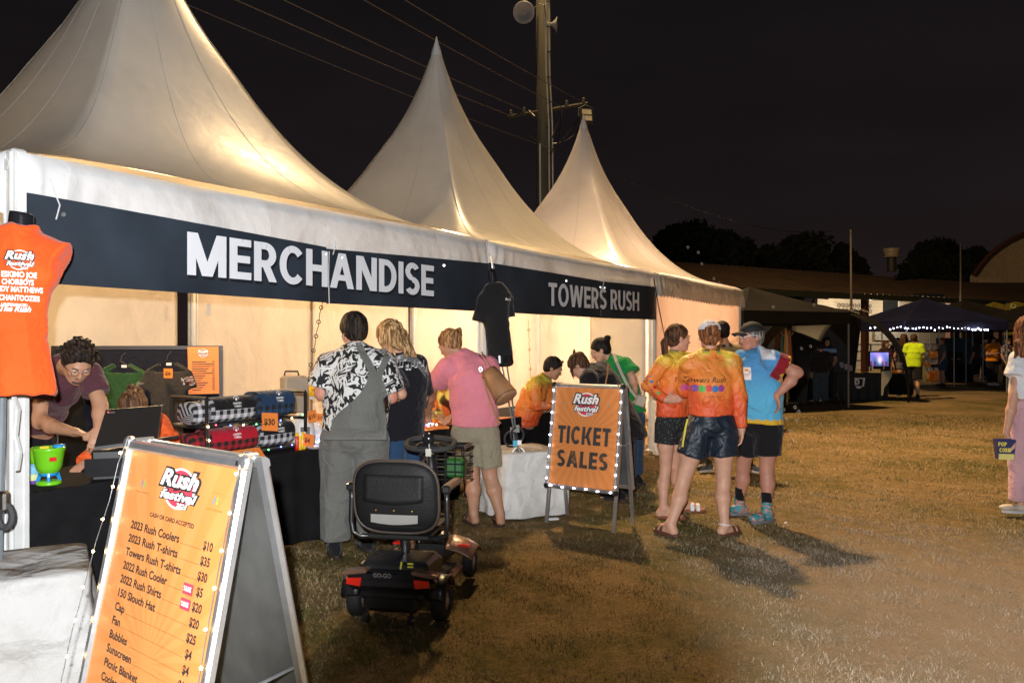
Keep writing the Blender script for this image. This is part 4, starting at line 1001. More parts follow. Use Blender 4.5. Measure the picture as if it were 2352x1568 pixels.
# ------------------------------------------------------------------ festival logo and A-frame signs
def logo(parent, fn, cx, cy, r, proj=None, disc_mat=None, ring_only=False, z=.003, year=True):
    """round pink badge, white rim, slanted white words with a dark edge; r is the badge radius"""
    dm = disc_mat or PINK
    pf = (lambda l: (lambda p: proj(p, l))) if proj else (lambda l: None)
    m = MB(); disc(m, fn, cx, cy, r, z=z, proj=pf(.004), inner=.90); m.build('logo_ring', WHITE, parent)
    if not ring_only:
        m = MB(); disc(m, fn, cx, cy, r * .90, z=z, proj=pf(.004), inner=.01 if proj else 0); m.build('logo_disc', dm, parent)
    rows = [('Rush', cx - r * .02, cy + r * .08, r * .78, r * 2.45), ('festival', cx + r * .08, cy - r * .56, r * .42, r * 2.35)]
    for nm, mt, off, bold in (('logo_edge', INK, .0015, .125), ('logo_words', WHITE, .0035, .034)):
        m = MB()
        for body, x, y, h, wd in rows:
            vs, fs = text_geo(body, bold=bold, italic=.28)
            v0, _ = text_geo(body, bold=.034, italic=.28); sx = wd / (v0[:, 0].max() - v0[:, 0].min()); c0 = (v0[:, 0].max() + v0[:, 0].min()) / 2
            P = [fn(x + (v[0] - c0) * sx, y + v[1] * h / .7, z + off) for v in vs]
            if proj: P = [proj(p, .004 + off) for p in P]
            m.add(P, fs)
        if year: put_text(m, '2023', fn, cx + r * .38, cy - r * .90, r * .24, z=z + off, proj=pf(.004 + off), bold=bold * .6, italic=.2)
        m.build(nm, mt, parent)

def mine_logo(parent, fn, cx, cy, s, words=True):
    for mt, a0, a1, dx in ((BLUE_INK, 95, 265, -.1), (GREEN_INK, -85, 85, .1)):
        m = MB()
        for (rx, ry) in ((.5, .72),):
            k = 12; A = [R(a0 + (a1 - a0) * i / k) for i in range(k + 1)]
            for i in range(k):
                f0, f1 = math.sin(math.pi * i / k) * .62, math.sin(math.pi * (i + 1) / k) * .62
                m.add([fn(cx + s * (dx + rx * math.cos(A[i])), cy + s * ry * math.sin(A[i]), .003), fn(cx + s * (dx + rx * math.cos(A[i + 1])), cy + s * ry * math.sin(A[i + 1]), .003),
                       fn(cx + s * (dx + rx * (1 - f1) * math.cos(A[i + 1])), cy + s * (ry * math.sin(A[i + 1])), .003), fn(cx + s * (dx + rx * (1 - f0) * math.cos(A[i])), cy + s * (ry * math.sin(A[i])), .003)], [(0, 1, 2, 3)])
        m.build('mine_emblem', mt, parent)
    if words:
        m = MB(); put_text(m, 'PAJINGO GOLD MINE', fn, cx, cy - s * 1.35, s * .26, width=s * 4.2); put_text(m, 'PROUDLY SPONSORED BY', fn, cx, cy + s * 1.05, s * .11, width=s * 2.4)
        m.build('mine_lettering', mat('mine_ink', (.45, .20, .03), rough=.6), parent)

def frame_plane(TL, TR, lean):
    TL = np.asarray(TL, float); TR = np.asarray(TR, float); W = np.linalg.norm(TR - TL); x = (TR - TL) / W
    n = np.array([x[1], -x[0], 0]); n = -n if n[1] > 0 else n
    dn = n * lean + np.array([0, 0, -1]); up = -dn / np.linalg.norm(dn)
    return W, x, n, up

def a_frame(name_label, TL, TR, lean, board, posterm, group):
    W, x, n, up = frame_plane(TL, TR, lean); TL = np.asarray(TL, float)
    zt = TL[2]; full = zt * math.sqrt(1 + lean * lean)
    base = (TL + x * W / 2) * np.array([1, 1, 0])
    T = thing('a_frame_sign', name_label, 'sign', base, 0, group)
    up_b = -n * lean; up_b = np.array([-up_b[0], -up_b[1], 0]);  # back side leans the other way
    fr = basis(TL, x, up)                                   # front: c towards the viewer
    sgn = 1 if np.dot(np.cross(x, up), n) > 0 else -1
    F = lambda a, b, c=0.0: fr(a, b, c * sgn)
    dnb = -n * lean + np.array([0, 0, -1]); upb = -dnb / np.linalg.norm(dnb)
    Bk = lambda a, b, c=0.0: TL - n * .055 + x * a + upb * b - n * c
    def bar(mb, f, a0, b0, a1, b1, w_, th=.016, c=0):
        d = np.array([a1 - a0, b1 - b0]); L_ = np.linalg.norm(d); d /= L_; p = np.array([-d[1], d[0]]) * w_ / 2
        q = [(a0 + p[0], b0 + p[1]), (a1 + p[0], b1 + p[1]), (a1 - p[0], b1 - p[1]), (a0 - p[0], b0 - p[1])]
        e = [(a0 + p[0] * .55, b0 + p[1] * .55), (a1 + p[0] * .55, b1 + p[1] * .55), (a1 - p[0] * .55, b1 - p[1] * .55), (a0 - p[0] * .55, b0 - p[1] * .55)]
        vs = [f(*s, c - th) for s in q] + [f(*s, c) for s in q] + [f(*s, c + th * .55) for s in e]
        mb.add(vs, [(3, 2, 1, 0), (0, 1, 5, 4), (1, 2, 6, 5), (2, 3, 7, 6), (3, 0, 4, 7), (4, 5, 9, 8), (5, 6, 10, 9), (6, 7, 11, 10), (7, 4, 8, 11), (8, 9, 10, 11)])
    fw = .032
    for f, nm in ((F, 'frame_rail'), (Bk, 'rear_rail')):
        for (a0, b0, a1, b1) in ((fw / 2, -fw, fw / 2, -board + fw), (W - fw / 2, -fw, W - fw / 2, -board + fw), (0, -fw / 2, W, -fw / 2), (0, -board + fw / 2, W, -board + fw / 2)):
            m = MB(); bar(m, f, a0, b0, a1, b1, fw); m.build(nm, ALU, T)
        for a in ((fw / 2 + .004, W - fw / 2 - .004) if board < 1 else ()):
            m = MB(); bar(m, f, a, -board * .2, a, -full + .004, .028, .016, c=-.026); m.build('leg', ALU, T)
    # poster sheet with its own coordinates stored for the sunburst
    nx, ny = 14, 18; vs, cs, fs = [], [], []
    for i in range(nx + 1):
        for j in range(ny + 1):
            a = fw * .8 + (W - 1.6 * fw) * i / nx; b = -fw * .8 - (board - 1.6 * fw) * j / ny
            vs.append(F(a, b, -.004 + .0012 * math.sin(a * 40 + b * 9))); cs.append((a, b, 0))
    for i in range(nx):
        for j in range(ny):
            q = i * (ny + 1) + j; fs.append((q, q + 1, q + ny + 2, q + ny + 1) if sgn > 0 else (q, q + ny + 1, q + ny + 2, q + 1))
    link_mesh('poster', vs, fs, posterm, T, smooth=True, cols=np.array(cs))
    m = MB(); m.add([Bk(fw * .5, -fw * .5, -.003), Bk(W - fw * .5, -fw * .5, -.003), Bk(W - fw * .5, -board + fw * .5, -.003), Bk(fw * .5, -board + fw * .5, -.003)], [(0, 1, 2, 3)])
    m.add([F(fw * .5, -fw * .5, -.010), F(W - fw * .5, -fw * .5, -.010), F(W - fw * .5, -board + fw * .5, -.010), F(fw * .5, -board + fw * .5, -.010)], [(0, 1, 2, 3)])
    m.build('backing_panel', mat('sign_backing', (.10, .10, .095), rough=.35, metal=.4, var=.25, vscale=7, bump=.1, bscale=25), T)
    m = MB(); s0, s1 = F(W - .01, -board * .55, -.03), Bk(W - .01, -board * .55, -.03)
    m.tube([s0, (s0 + s1) / 2 + np.array([0, 0, -.012]), s1], .008, 6, flat=.5); s0, s1 = F(.01, -board * .55, -.03), Bk(.01, -board * .55, -.03); m.tube([s0, s1], .008, 6, flat=.5)
    m.build('spreader_stay', ALU, T)
    for a in (.05, W - .05):
        m = MB(); c = TL + x * a - n * .028 + np.array([0, 0, -.006]); m.tube([c - n * .03, c, c + n * .03], .014, 8); m.build('hinge', ALU, T)
    for a, b in ((.012, -.012), (W - .012, -.012), (.012, -board + .012), (W - .012, -board + .012)):
        m = MB(); m.lathe(F(a, b, .004), [(.024, -.012), (.024, .0), (.018, .008), (0, .010)], 10, rot=Vector(tuple(np.cross(x, up) * sgn)).to_track_quat('Z', 'Y').to_matrix()); m.build('corner_cap', BLACK if board < .95 else ALU, T)
    return T, F, Bk, W

SIGN_POST = poster_mat('price_poster', .36, -.62, rays=26)
T1, F1, B1, W1 = a_frame('tall A-frame price list, closest to the camera, with merchandise prices on orange', pt(295, 1008, .32 * FPX / 224), pt(571, 1054, .32 * FPX / 270), .203, 1.14, SIGN_POST, None)
logo(T1, lambda a, b, c=0: F1(.385 + a * 1.5, b, c), 0, -.118, .060)
mine_logo(T1, F1, .165, -.128, .020); mine_logo(T1, F1, .592, -.128, .020)
ITEMS = [('2023 Rush Coolers', '$10', .437), ('2023 Rush T-shirts', '$35', .443), ('Towers Rush T-shirts', '$30', .477), ('2022 Rush Cooler', '$5', .412), ('2022 Rush Shirts', '$20', .395),
         ('150 Slouch Hat', '$20', .371), ('Cap', '$25', .198), ('Fan', '$4', .187), ('Bubbles', '$4', .25), ('Sunscreen', '$10', .295), ('Picnic Blanket', '$30', .35), ('Coolers (assorted)', '$5', .40), ('Caps (kids)', '$20', .33)]
PRINTM = MB(); DOTS = MB(); SALE = MB(); SALET = MB()
put_text(PRINTM, 'CASH OR CARD ACCEPTED', F1, .372, -.2165, .0125, width=.262, bold=.022)
for i, (t, p, xr) in enumerate(ITEMS):
    y = -.266 - .0412 * i
    put_text(PRINTM, t, F1, (.136 + xr) / 2, y, .0232, width=xr - .136, bold=.026)
    put_text(PRINTM, p, F1, .594, y + .003, .0232, bold=.030)
    x0 = xr + .008; x1 = .565 if i not in (3, 4) else .500
    while x0 < x1: quadp(DOTS, F1, x0, y, x0 + .0025, y + .0018); x0 += .006
    if i in (3, 4):
        quadp(SALE, F1, .505, y - .004, .558, y + .026, .0025); block_text(SALET, 'SALE', F1, .511, .552, y + .005, .013, w=.26, z=.0035)
PRINTM.build('price_lettering', INK, T1); DOTS.build('dot_leader', INK, T1)['kind'] = 'stuff'; SALE.build('sale_flash', PINK, T1); SALET.build('sale_lettering', WHITE, T1)
m = MB(); quadp(m, F1, W1 - .045, -.022, W1 - .012, -.009, .0095); m.build('maker_sticker', BLACK, T1)

def lights(name, label, cat, path, n_, mt, r=.006, wire_m=None, group=None, jit=.004, seed=1, lamp_power=0, halo=None):
    """a thin wire with bulbs along it, each bulb a part"""
    path = [np.asarray(p, float) for p in path]; T = thing(name, label, cat, path[0], 0, group); rs = random.Random(seed)
    MB().tube(path, .0012, 4).build('wire', wire_m or ALU, T)
    seg = [np.linalg.norm(path[i + 1] - path[i]) for i in range(len(path) - 1)]; tot = sum(seg)
    for k in range(n_):
        s = tot * (k + .5) / n_; i = 0
        while i < len(seg) - 1 and s > seg[i]: s -= seg[i]; i += 1
        c = path[i] + (path[i + 1] - path[i]) * (s / seg[i]) + np.array([rs.uniform(-jit, jit), -r, rs.uniform(-jit, jit)])
        mm = mt[k % len(mt)] if isinstance(mt, (list, tuple)) else mt
        MB().lathe(c, [(0, -r), (r * .7, -r * .7), (r, 0), (r * .7, r * .7), (0, r)], 8).build('bulb', mm, T, smooth=True)
    return T
WARM = mat('bulb_warm', (1, .8, .5), emit=(1.0, .60, .24), estr=55, var=0); COOL = mat('bulb_cool', (.9, .9, 1), emit=(.80, .82, 1.0), estr=28, var=0)
BR = mat('bulb_red', (1, .1, .1), emit=(1, .04, .06), estr=12, var=0); BB = mat('bulb_blue', (.1, .1, 1), emit=(.08, .14, 1), estr=16, var=0); BG = mat('bulb_green', (.1, 1, .1), emit=(.1, .9, .2), estr=12, var=0)
p = [F1(.02, .004, .012), F1(.004, -.08, .02), F1(.0, -.2, .022), F1(-.018, -.33, .03), F1(-.028, -.5, .035), F1(-.036, -.62, .04), F1(-.03, -.78, .045), F1(-.005, -.95, .04)]
lights('fairy_lights', 'warm fairy lights hanging loose down the left edge of the price sign', 'fairy lights', p, 9, WARM, .0042)
p = [F1(W1 - .02, .005, .01), F1(W1 - .012, -.1, .02), F1(W1 - .02, -.3, .02), F1(W1 - .022, -.5, .02), F1(W1 - .014, -.7, .02), F1(W1 - .02, -.9, .02)]
lights('fairy_lights', 'warm fairy lights taped down the right rail of the price sign', 'fairy lights', p, 9, WARM, .0045)

# ticket sign
BLc = np.array([.249, 6.85, 0]); BRc = np.array([.795, 6.46, 0]); xx = (BRc - BLc) / np.linalg.norm(BRc - BLc); nn = np.array([xx[1], -xx[0], 0]); nn = -nn if nn[1] > 0 else nn
TL2 = BLc - nn * .15 * 1.15 + np.array([0, 0, 1.15]); TR2 = BRc - nn * .15 * 1.15 + np.array([0, 0, 1.15])
T2, F2, B2, W2 = a_frame('TICKET SALES A-frame with a rim of white bulbs, standing on four legs', TL2, TR2, .15, .865, poster_mat('ticket_poster', .33, -.45, (.60, .205, .055), (.63, .235, .072), 34), None)
logo(T2, F2, .335, -.168, .098); mine_logo(T2, F2, .12, -.17, .020); mine_logo(T2, F2, .55, -.17, .020)
def grunge(m, word, a0, a1, b, h):
    block_text(m, word, lambda x, y, c: F2(x, y, c), a0, a1, b, h, w=.235, gap=.10, z=.003)
m = MB(); grunge(m, 'TICKET', .085, .585, -.495, .145); grunge(m, 'SALES', .095, .575, -.685, .135)
m.build('lettering', ramp_mat('grunge_ink', 'noise', [(.0, (.035, .033, .032)), (.60, (.035, .033, .032)), (.68, (.20, .09, .03)), (.8, (.6, .2, .04))], 14, .6, (1, 1, .35), 6, 1.5), T2)
for nm, lb, pth, k in (('l', 'cool white bulbs up the left rail of the ticket sign', [F2(.016, -.02, .012), F2(.016, -.84, .012)], 9),
                       ('r', 'cool white bulbs up the right rail of the ticket sign', [F2(W2 - .016, -.01, .012), F2(W2 - .016, -.84, .012)], 10),
                       ('b', 'cool white bulbs along the bottom rail of the ticket sign', [F2(.0, -.85, .012), F2(W2, -.85, .012)], 6)):
    lights('fairy_lights', lb, 'fairy lights', pth, k, COOL, .0062, group='bulb strings round the ticket sign')

# ------------------------------------------------------------------ soft boxes: covered weights
def soft_block(name, label, cat, c, dim, rz, mt, amp=.03, seed=0, flare=.06, group=None, top_sag=.02):
    """a sheet draped over a block: rounded, creased sides that flare to the ground"""
    T = thing(name, label, cat, c, 0, group); rs = np.random.RandomState(seed); K_ = 96; rows = 22; vs = []; fs = []
    ph = rs.rand(8) * 6; co_, si = math.cos(rz), math.sin(rz)
    def per(a):   # rounded square perimeter
        t = a * 4; k = int(t) % 4; f = (t - int(t)) * 2 - 1
        x, y = [(f, -1), (1, f), (-f, 1), (-1, -f)][k]; L_ = (abs(x) ** 9 + abs(y) ** 9) ** (1 / 9.); return x / L_, y / L_
    for j in range(rows + 1):
        d = j / rows
        for i in range(K_):
            a = i / K_; x, y = per(a)
            fold = amp * d ** .8 * (.9 * math.sin(a * 6.283 * 3 + ph[0] + 2.5 * d + math.sin(a * 19 + ph[4])) + .5 * math.sin(a * 6.283 * 7 + ph[1] + 5 * d + 1.5 * math.sin(a * 31)) + .22 * math.sin(a * 6.283 * 17 + ph[2] - 7 * d)) + amp * .4 * math.sin(7 * d + a * 20 + ph[3])
            s = 1 + flare * d ** 1.5
            X = x * (dim[0] / 2 * s + fold); Y = y * (dim[1] / 2 * s + fold); Z = dim[2] * (1 - d) ** 1.0
            if j == 0: Z = dim[2]
            if j == rows: Z = 0.0 + .004 * math.sin(a * 60)
            vs.append((c[0] + X * co_ - Y * si, c[1] + X * si + Y * co_, c[2] + Z))
    top = len(vs)
    rings = 6
    for j in range(1, rings + 1):
        q = 1 - j / rings
        for i in range(K_):
            x, y = per(i / K_); X = x * dim[0] / 2 * q; Y = y * dim[1] / 2 * q
            Z = dim[2] + .012 * (1 - q) * 3 * q - top_sag * (1 - q) * q + .008 * math.sin(X * 14 + ph[4]) * math.sin(Y * 11 + ph[5]) * (1 - q)
            vs.append((c[0] + X * co_ - Y * si, c[1] + X * si + Y * co_, c[2] + Z))
    for j in range(rows):
        for i in range(K_): fs.append((j * K_ + i, j * K_ + K_ + i, j * K_ + K_ + (i + 1) % K_, j * K_ + (i + 1) % K_))
    for i in range(K_): fs.append((i, (i + 1) % K_, top + (i + 1) % K_, top + i))
    for j in range(rings - 1):
        for i in range(K_): fs.append((top + j * K_ + i, top + j * K_ + (i + 1) % K_, top + (j + 1) * K_ + (i + 1) % K_, top + (j + 1) * K_ + i))
    link_mesh('cover', vs, fs, mt, T, smooth=True)
    return T
c = pt(52, 784, 3.72); soft_block('covered_weight', 'creased white canvas cover over the weight by the left corner post', 'tent weight', (c[0] - .02, 3.62, 0), (.66, .62, .52), .50, DIMCANVAS, .022, 3, .22, 'canvas covered tent weights')
c = pt(1196, 784, 7.3); soft_block('covered_weight', 'white canvas covered weight between the ticket sign and the woman in shorts', 'tent weight', (c[0], 7.38, 0), (.62, .60, .545), .50, CANVAS, .02, 5, .10, 'canvas covered tent weights')
c = pt(1505, 784, 11.0); soft_block('covered_weight', 'pale wrapped weight at the foot of the far banner post', 'tent weight', (c[0] + .12, 10.95, 0), (.22, .26, .72), .5, CANVAS, .015, 6, .05, 'canvas covered tent weights')

def strap(label, pts_, extra=True):
    T = thing('ratchet_strap', label, 'strap', pts_[-1]); m = MB()
    m.tube(pts_, .024, 6, flat=.35); m.build('webbing', mat('grey_webbing', (.20, .23, .25), rough=.8, bump=.3, bscale=200), T)
    return T
s1 = strap('grey ratchet straps running down from the black T-shirt to the tent weight', [pt(1152, 830, 7.25), pt(1170, 930, 7.2), pt(1180, 985, 7.15)])
m = MB(); m.tube([pt(1164, 835, 7.25), pt(1178, 930, 7.2), pt(1190, 1040, 7.15)], .024, 6, flat=.35); m.tube([pt(1178, 985, 7.15), pt(1186, 1045, 7.14)], .022, 6, flat=.35); m.build('webbing', _mats['grey_webbing'], s1)
m = MB()
for k, (x, y) in enumerate([(1174, 1008), (1188, 998)]):
    c = pt(x, y, 7.1); m.tube([c + np.array([.055 * math.cos(a), -.02 * k, .065 * math.sin(a)]) for a in np.linspace(0, 6.28, 18)[:-1]], .022, 6, closed=True, flat=.5)
m.build('coiled_tail', mat('dark_webbing', (.035, .035, .038), rough=.8), s1)
m = MB(); m.box(pt(1181, 986, 7.09), (.07, .04, .035)); m.box(pt(1189, 984, 7.08), (.03, .04, .06)); m.build('ratchet', mat('dark_steel', (.10, .095, .09), rough=.5, metal=.8), s1)
m = MB(); m.box(pt(1183, 1018, 7.05), (.035, .008, .05)); m.build('tag', mat('blue_tag', (.05, .42, .62)), s1)
m = MB(); m.box(pt(1193, 1016, 7.05), (.035, .008, .04)); m.build('tag', WHITE, s1)
m = MB()
for k in range(3): a = k * 1.05; m.tube([pt(1191, 1038, 7.1) + np.array([.05 * math.cos(t) * math.cos(a), .05 * math.cos(t) * math.sin(a), .04 * math.sin(t)]) for t in np.linspace(0, 6.28, 12)[:-1]], .006, 5, closed=True)
m.build('hook', STEEL, s1)
s2 = strap('dark ratchet strap tied down the left corner post behind the orange shirt', [pt(8, 905, 3.75), pt(6, 1000, 3.72), pt(2, 1130, 3.7), pt(-2, 1300, 3.68)])
m = MB(); c = pt(12, 1185, 3.66); m.tube([c + np.array([.032 * math.cos(a), 0, .05 * math.sin(a)]) for a in np.linspace(0, 6.28, 16)[:-1]], .016, 6, closed=True); m.build('coiled_tail', _mats['dark_webbing'], s2)
m = MB(); m.box(pt(6, 1150, 3.66), (.05, .05, .09), bev=.01); m.build('ratchet', STEEL, s2)
m = MB(); m.tube([pt(30, 905, 3.74), pt(42, 940, 3.72), pt(36, 1000, 3.72), pt(46, 1040, 3.73), pt(40, 1080, 3.74)], .012, 5, flat=.4); m.build('loose_loop', mat('pale_strap', (.45, .46, .45)), s2)
# ------------------------------------------------------------------ cloth materials
def cloth(name, col=(.5, .5, .5), rough=.9, attr=False, wr=.5, var=.10, sheen=.15, wscale=11, sat=False):
    m = mat('cloth_' + name, col, rough=rough, var=var, vscale=5, bump=.01, attr=attr, spec=.35 if sat else .15, sheen=0 if sat else sheen)
    N = m.node_tree.nodes; K = m.node_tree.links; bp = [x for x in N if x.type == 'BUMP'][0]
    bp.inputs['Strength'].default_value = min(1, wr * 1.5); bp.inputs['Distance'].default_value = .032
    tc = N.new('ShaderNodeTexCoord'); n1 = N.new('ShaderNodeTexNoise'); n1.inputs['Scale'].default_value = wscale; n1.inputs['Detail'].default_value = 3; n1.inputs['Roughness'].default_value = .35; n1.inputs['Distortion'].default_value = 1.2
    K.new(tc.outputs['Object'], n1.inputs['Vector']); n2 = N.new('ShaderNodeTexNoise'); n2.inputs['Scale'].default_value = 260; K.new(tc.outputs['Object'], n2.inputs['Vector'])
    K.new(nmath(N, K, 'ADD', n1.outputs['Fac'], nmath(N, K, 'MULTIPLY', n2.outputs['Fac'], .04)), bp.inputs['Height'])
    return m
def smooth01(x, a, b): t = np.clip((x - a) / (b - a), 0, 1); return t * t * (3 - 2 * t)
def mixc(a, b, t): return np.asarray(a)[None] * (1 - t[:, None]) + np.asarray(b)[None] * t[:, None]
def blot(P, seed, fr=9):
    rs = np.random.RandomState(seed); K = rs.randn(4, 3) * fr; ph = rs.rand(4) * 6
    return .5 + .25 * (np.sin(P @ K[0] + ph[0] + 1.5 * np.sin(P @ K[1] + ph[1])) + np.sin(P @ K[2] + ph[2] + 1.5 * np.sin(P @ K[3] * .6 + ph[3])))
def rush_cols(ztop, zbot, seed=1, ytop=True):
    """printed fishing shirt: yellow shoulders running through orange to red at the hem, with brushy streaks"""
    def f(P):
        t = np.clip((P[:, 2] - zbot) / (ztop - zbot), 0, 1); n = blot(P, seed, 8); n2 = blot(P, seed + 5, 14)
        u = np.clip(t + (n - .5) * .45, 0, 1); c = mixc((.70, .10, .030), (.76, .235, .045), smooth01(u, .05, .45)); 
        y = smooth01(u, .72, .98) * (.55 + .45 * n2); c = c * (1 - y[:, None]) + np.array([.76, .66, .08]) * y[:, None]
        g = smooth01(n2, .78, .95) * smooth01(t, .6, .9); c = c * (1 - .5 * g[:, None]) + np.array([.30, .34, .06]) * .5 * g[:, None]
        return c
    return f
RUSH = cloth('rush_shirt', attr=True, rough=.45, wr=.6, sat=True); ATTR = cloth('two_tone', attr=True, rough=.8, wr=.5)
YCOL = cloth('yellow_collar', (.62, .58, .06), wr=.2)
NAVY_SH = cloth('navy_satin', (.012, .020, .034), rough=.38, wr=.8, sat=True, wscale=9); BLK = cloth('black', (.010, .010, .012)); DENIM = cloth('denim', (.022, .055, .120), wr=.4)
SOLE_D = mat('sole_dark', (.03, .022, .018), rough=.8); SOLE_W = mat('sole_pale', (.55, .53, .5), rough=.7)

def floral(name, sc=17, dark=(.006, .006, .008), light=(.62, .62, .60)):
    """white leaves and blossoms on black: stretched cells at several angles"""
    if name in _mats: return _mats[name]
    m = bpy.data.materials.new(name); m.use_nodes = True; N = m.node_tree.nodes; K = m.node_tree.links; b = N['Principled BSDF']; b.inputs['Roughness'].default_value = .8
    tc = N.new('ShaderNodeTexCoord'); ns = N.new('ShaderNodeTexNoise'); ns.inputs['Scale'].default_value = 7; K.new(tc.outputs['Object'], ns.inputs['Vector'])
    vm = N.new('ShaderNodeVectorMath'); vm.operation = 'MULTIPLY_ADD'; K.new(ns.outputs['Color'], vm.inputs[0]); vm.inputs[1].default_value = (.11, .11, .11); K.new(tc.outputs['Object'], vm.inputs[2])
    fac = None
    for i, (rot, st, s_, lo) in enumerate([((0, .6, 0), (1, 1, .38), sc, .16), ((0, -.7, .4), (.38, 1, 1), sc * 1.15, .15), ((0, .2, 1), (1, 1, .8), sc * .62, .13)]):
        mp = N.new('ShaderNodeMapping'); mp.inputs['Rotation'].default_value = rot; mp.inputs['Scale'].default_value = st; mp.inputs['Location'].default_value = (i * 3.1, i, 0); K.new(vm.outputs[0], mp.inputs[0])
        v = N.new('ShaderNodeTexVoronoi'); v.feature = 'DISTANCE_TO_EDGE'; v.inputs['Scale'].default_value = s_; K.new(mp.outputs[0], v.inputs['Vector'])
        w_ = N.new('ShaderNodeTexWave'); w_.inputs['Scale'].default_value = s_ * .9; w_.inputs['Distortion'].default_value = 4; K.new(mp.outputs[0], w_.inputs['Vector'])
        a = nmath(N, K, 'GREATER_THAN', v.outputs['Distance'], lo); vein = nmath(N, K, 'GREATER_THAN', w_.outputs['Fac'], .28); q = nmath(N, K, 'MULTIPLY', a, vein)
        fac = q if fac is None else nmath(N, K, 'MAXIMUM', fac, q)
    mx = N.new('ShaderNodeMix'); mx.data_type = 'RGBA'; K.new(fac, mx.inputs[0]); mx.inputs[6].default_value = (*dark, 1); mx.inputs[7].default_value = (*light, 1); K.new(mx.outputs[2], b.inputs['Base Color'])
    _mats[name] = m; return m

def patch(parent, name, mt, rows, Y, o, lift=.010, nu=16, sub=4, direction=(0, 1, 0), smooth=True):
    """cloth laid on object o: rows of (py, px left, px right) as seen from the front, dropped onto its surface"""
    f = proj_to(o, direction, lift); R_ = []
    for i in range(len(rows) - 1):
        for k in range(sub):
            t = k / sub; R_.append(tuple(rows[i][j] * (1 - t) + rows[i + 1][j] * t for j in range(3)))
    R_.append(rows[-1]); vs = []
    for (py, l, r) in R_:
        for i in range(nu + 1): vs.append(f(pt(l + (r - l) * i / nu, py, Y)))
    w_ = nu + 1; fs = [(i * w_ + j, (i + 1) * w_ + j, (i + 1) * w_ + j + 1, i * w_ + j + 1) for i in range(len(R_) - 1) for j in range(nu)]
    return link_mesh(name, vs, fs, mt, parent, smooth=smooth)
def print_on(parent, name, mt, o, items, center, Y, direction=(0, 1, 0), right=(1, 0, 0), up=(0, 0, 1), lift=.004):
    """flat printing dropped onto a garment; items draw into (mb, fn, proj)"""
    c = pt(*center, Y); fn = basis(c, right, up); pj = proj_to(o, direction, lift); m = MB(); items(m, lambda a, b, c_=0: fn(a, b, 0), pj); return m.build(name, mt, parent)

def pj(Y):
    return lambda x, y, d=0.0: pt(x, y, Y + d)

# ---------------------------------------------------------------- man at the laptop
q = pj(5.0)
A = Person('man in a maroon T-shirt and glasses leaning over the laptop', dict(head=q(178, 834, -.1), neck=q(146, 838, .08), chest=q(122, 882, .2), hip=q(70, 985, .5), shl=q(203, 856, -.02), shr=q(100, 846, .12),
    ell=q(232, 932, -.1), wrl=q(226, 985, -.2), elr=q(90, 972, -.02), wrr=q(170, 992, -.2), hpl=q(92, 1010, .5), hpr=q(55, 1010, .5), knl=q(100, 1140, .5), knr=q(60, 1140, .5), anl=pt(100, 784 + 1.41 * 1900 / 5.6, 5.6), anr=pt(55, 784 + 1.41 * 1900 / 5.6, 5.6)),
    (.50, -.62, -.55), up=(.15, -.1, 1), skin_m=S_TAN, build=1.02, toes=dict(l=(.5, -1, 0), r=(.5, -1, 0)), hands=dict(r=dict(d=(.9, -.3, -.1), n=(0, -.2, -1), curl=.55), l=dict(d=(.1, -.5, -.6), n=(-.3, 0, -1), curl=.6)))
A.shirt('shirt', cloth('maroon', (.085, .030, .040)), sleeve=.62, hem=-.02, belly=.03); A.legwear('trousers', BLK, 1.95); A.hair('curly', H_DARK, amp=.005)
m = MB(); 
for sx in (-1, 1):
    m.tube([A.g(sx * .031 + .021 * math.cos(a), .108, .002 + .016 * math.sin(a)) for a in np.linspace(0, 6.28, 15)[:-1]], .0016, 5, closed=True); m.tube([A.g(sx * .052, .106, .008), A.g(sx * .075, .06, .01), A.g(sx * .084, -.01, .0)], .0018, 5)
m.tube([A.g(-.010, .109, .004), A.g(.010, .109, .004)], .0016, 5); m.build('glasses', mat('brown_frame', (.10, .035, .02), rough=.3), A.root)
attach('beard', [el(A.g(0, .052, -.076), (.043, .044, .030), A.R, k=.01), el(A.g(0, .092, -.047), (.024, .010, .006), A.R, k=.006)], .007, mat('stubble', (.075, .05, .04), rough=.9, var=.3, vscale=60), A.root, disp=lambda P: .0015 * np.sin(P @ np.array([400, 300, 350])))

# ---------------------------------------------------------------- seated person behind the laptop
q = pj(5.45)
B = Person('seated person in an orange shirt with head bent down behind the laptop', dict(head=q(308, 938, -.1), neck=q(309, 962, .05), chest=q(310, 1005, .12), hip=q(310, 1085, .2), shl=q(360, 975), shr=q(262, 980), ell=q(386, 1012, -.02), wrl=q(345, 1042, -.25), elr=q(238, 1040, -.15), wrr=q(196, 1064, -.35)),
    (0, -.5, -.85), up=(0, -.6, .5), skin_m=S_FAIR, female=True, legs=False, side=(-1, 0, 0))
ORV = cloth('orange_vis', (.80, .12, .025), rough=.6, wr=.9, sat=True); B.shirt('shirt', ORV, sleeve=2.0, hem=.0, t=.026, amp=.010, long_t=.03); B.hair('tied', hairm('lightbrown', (.11, .055, .028)))

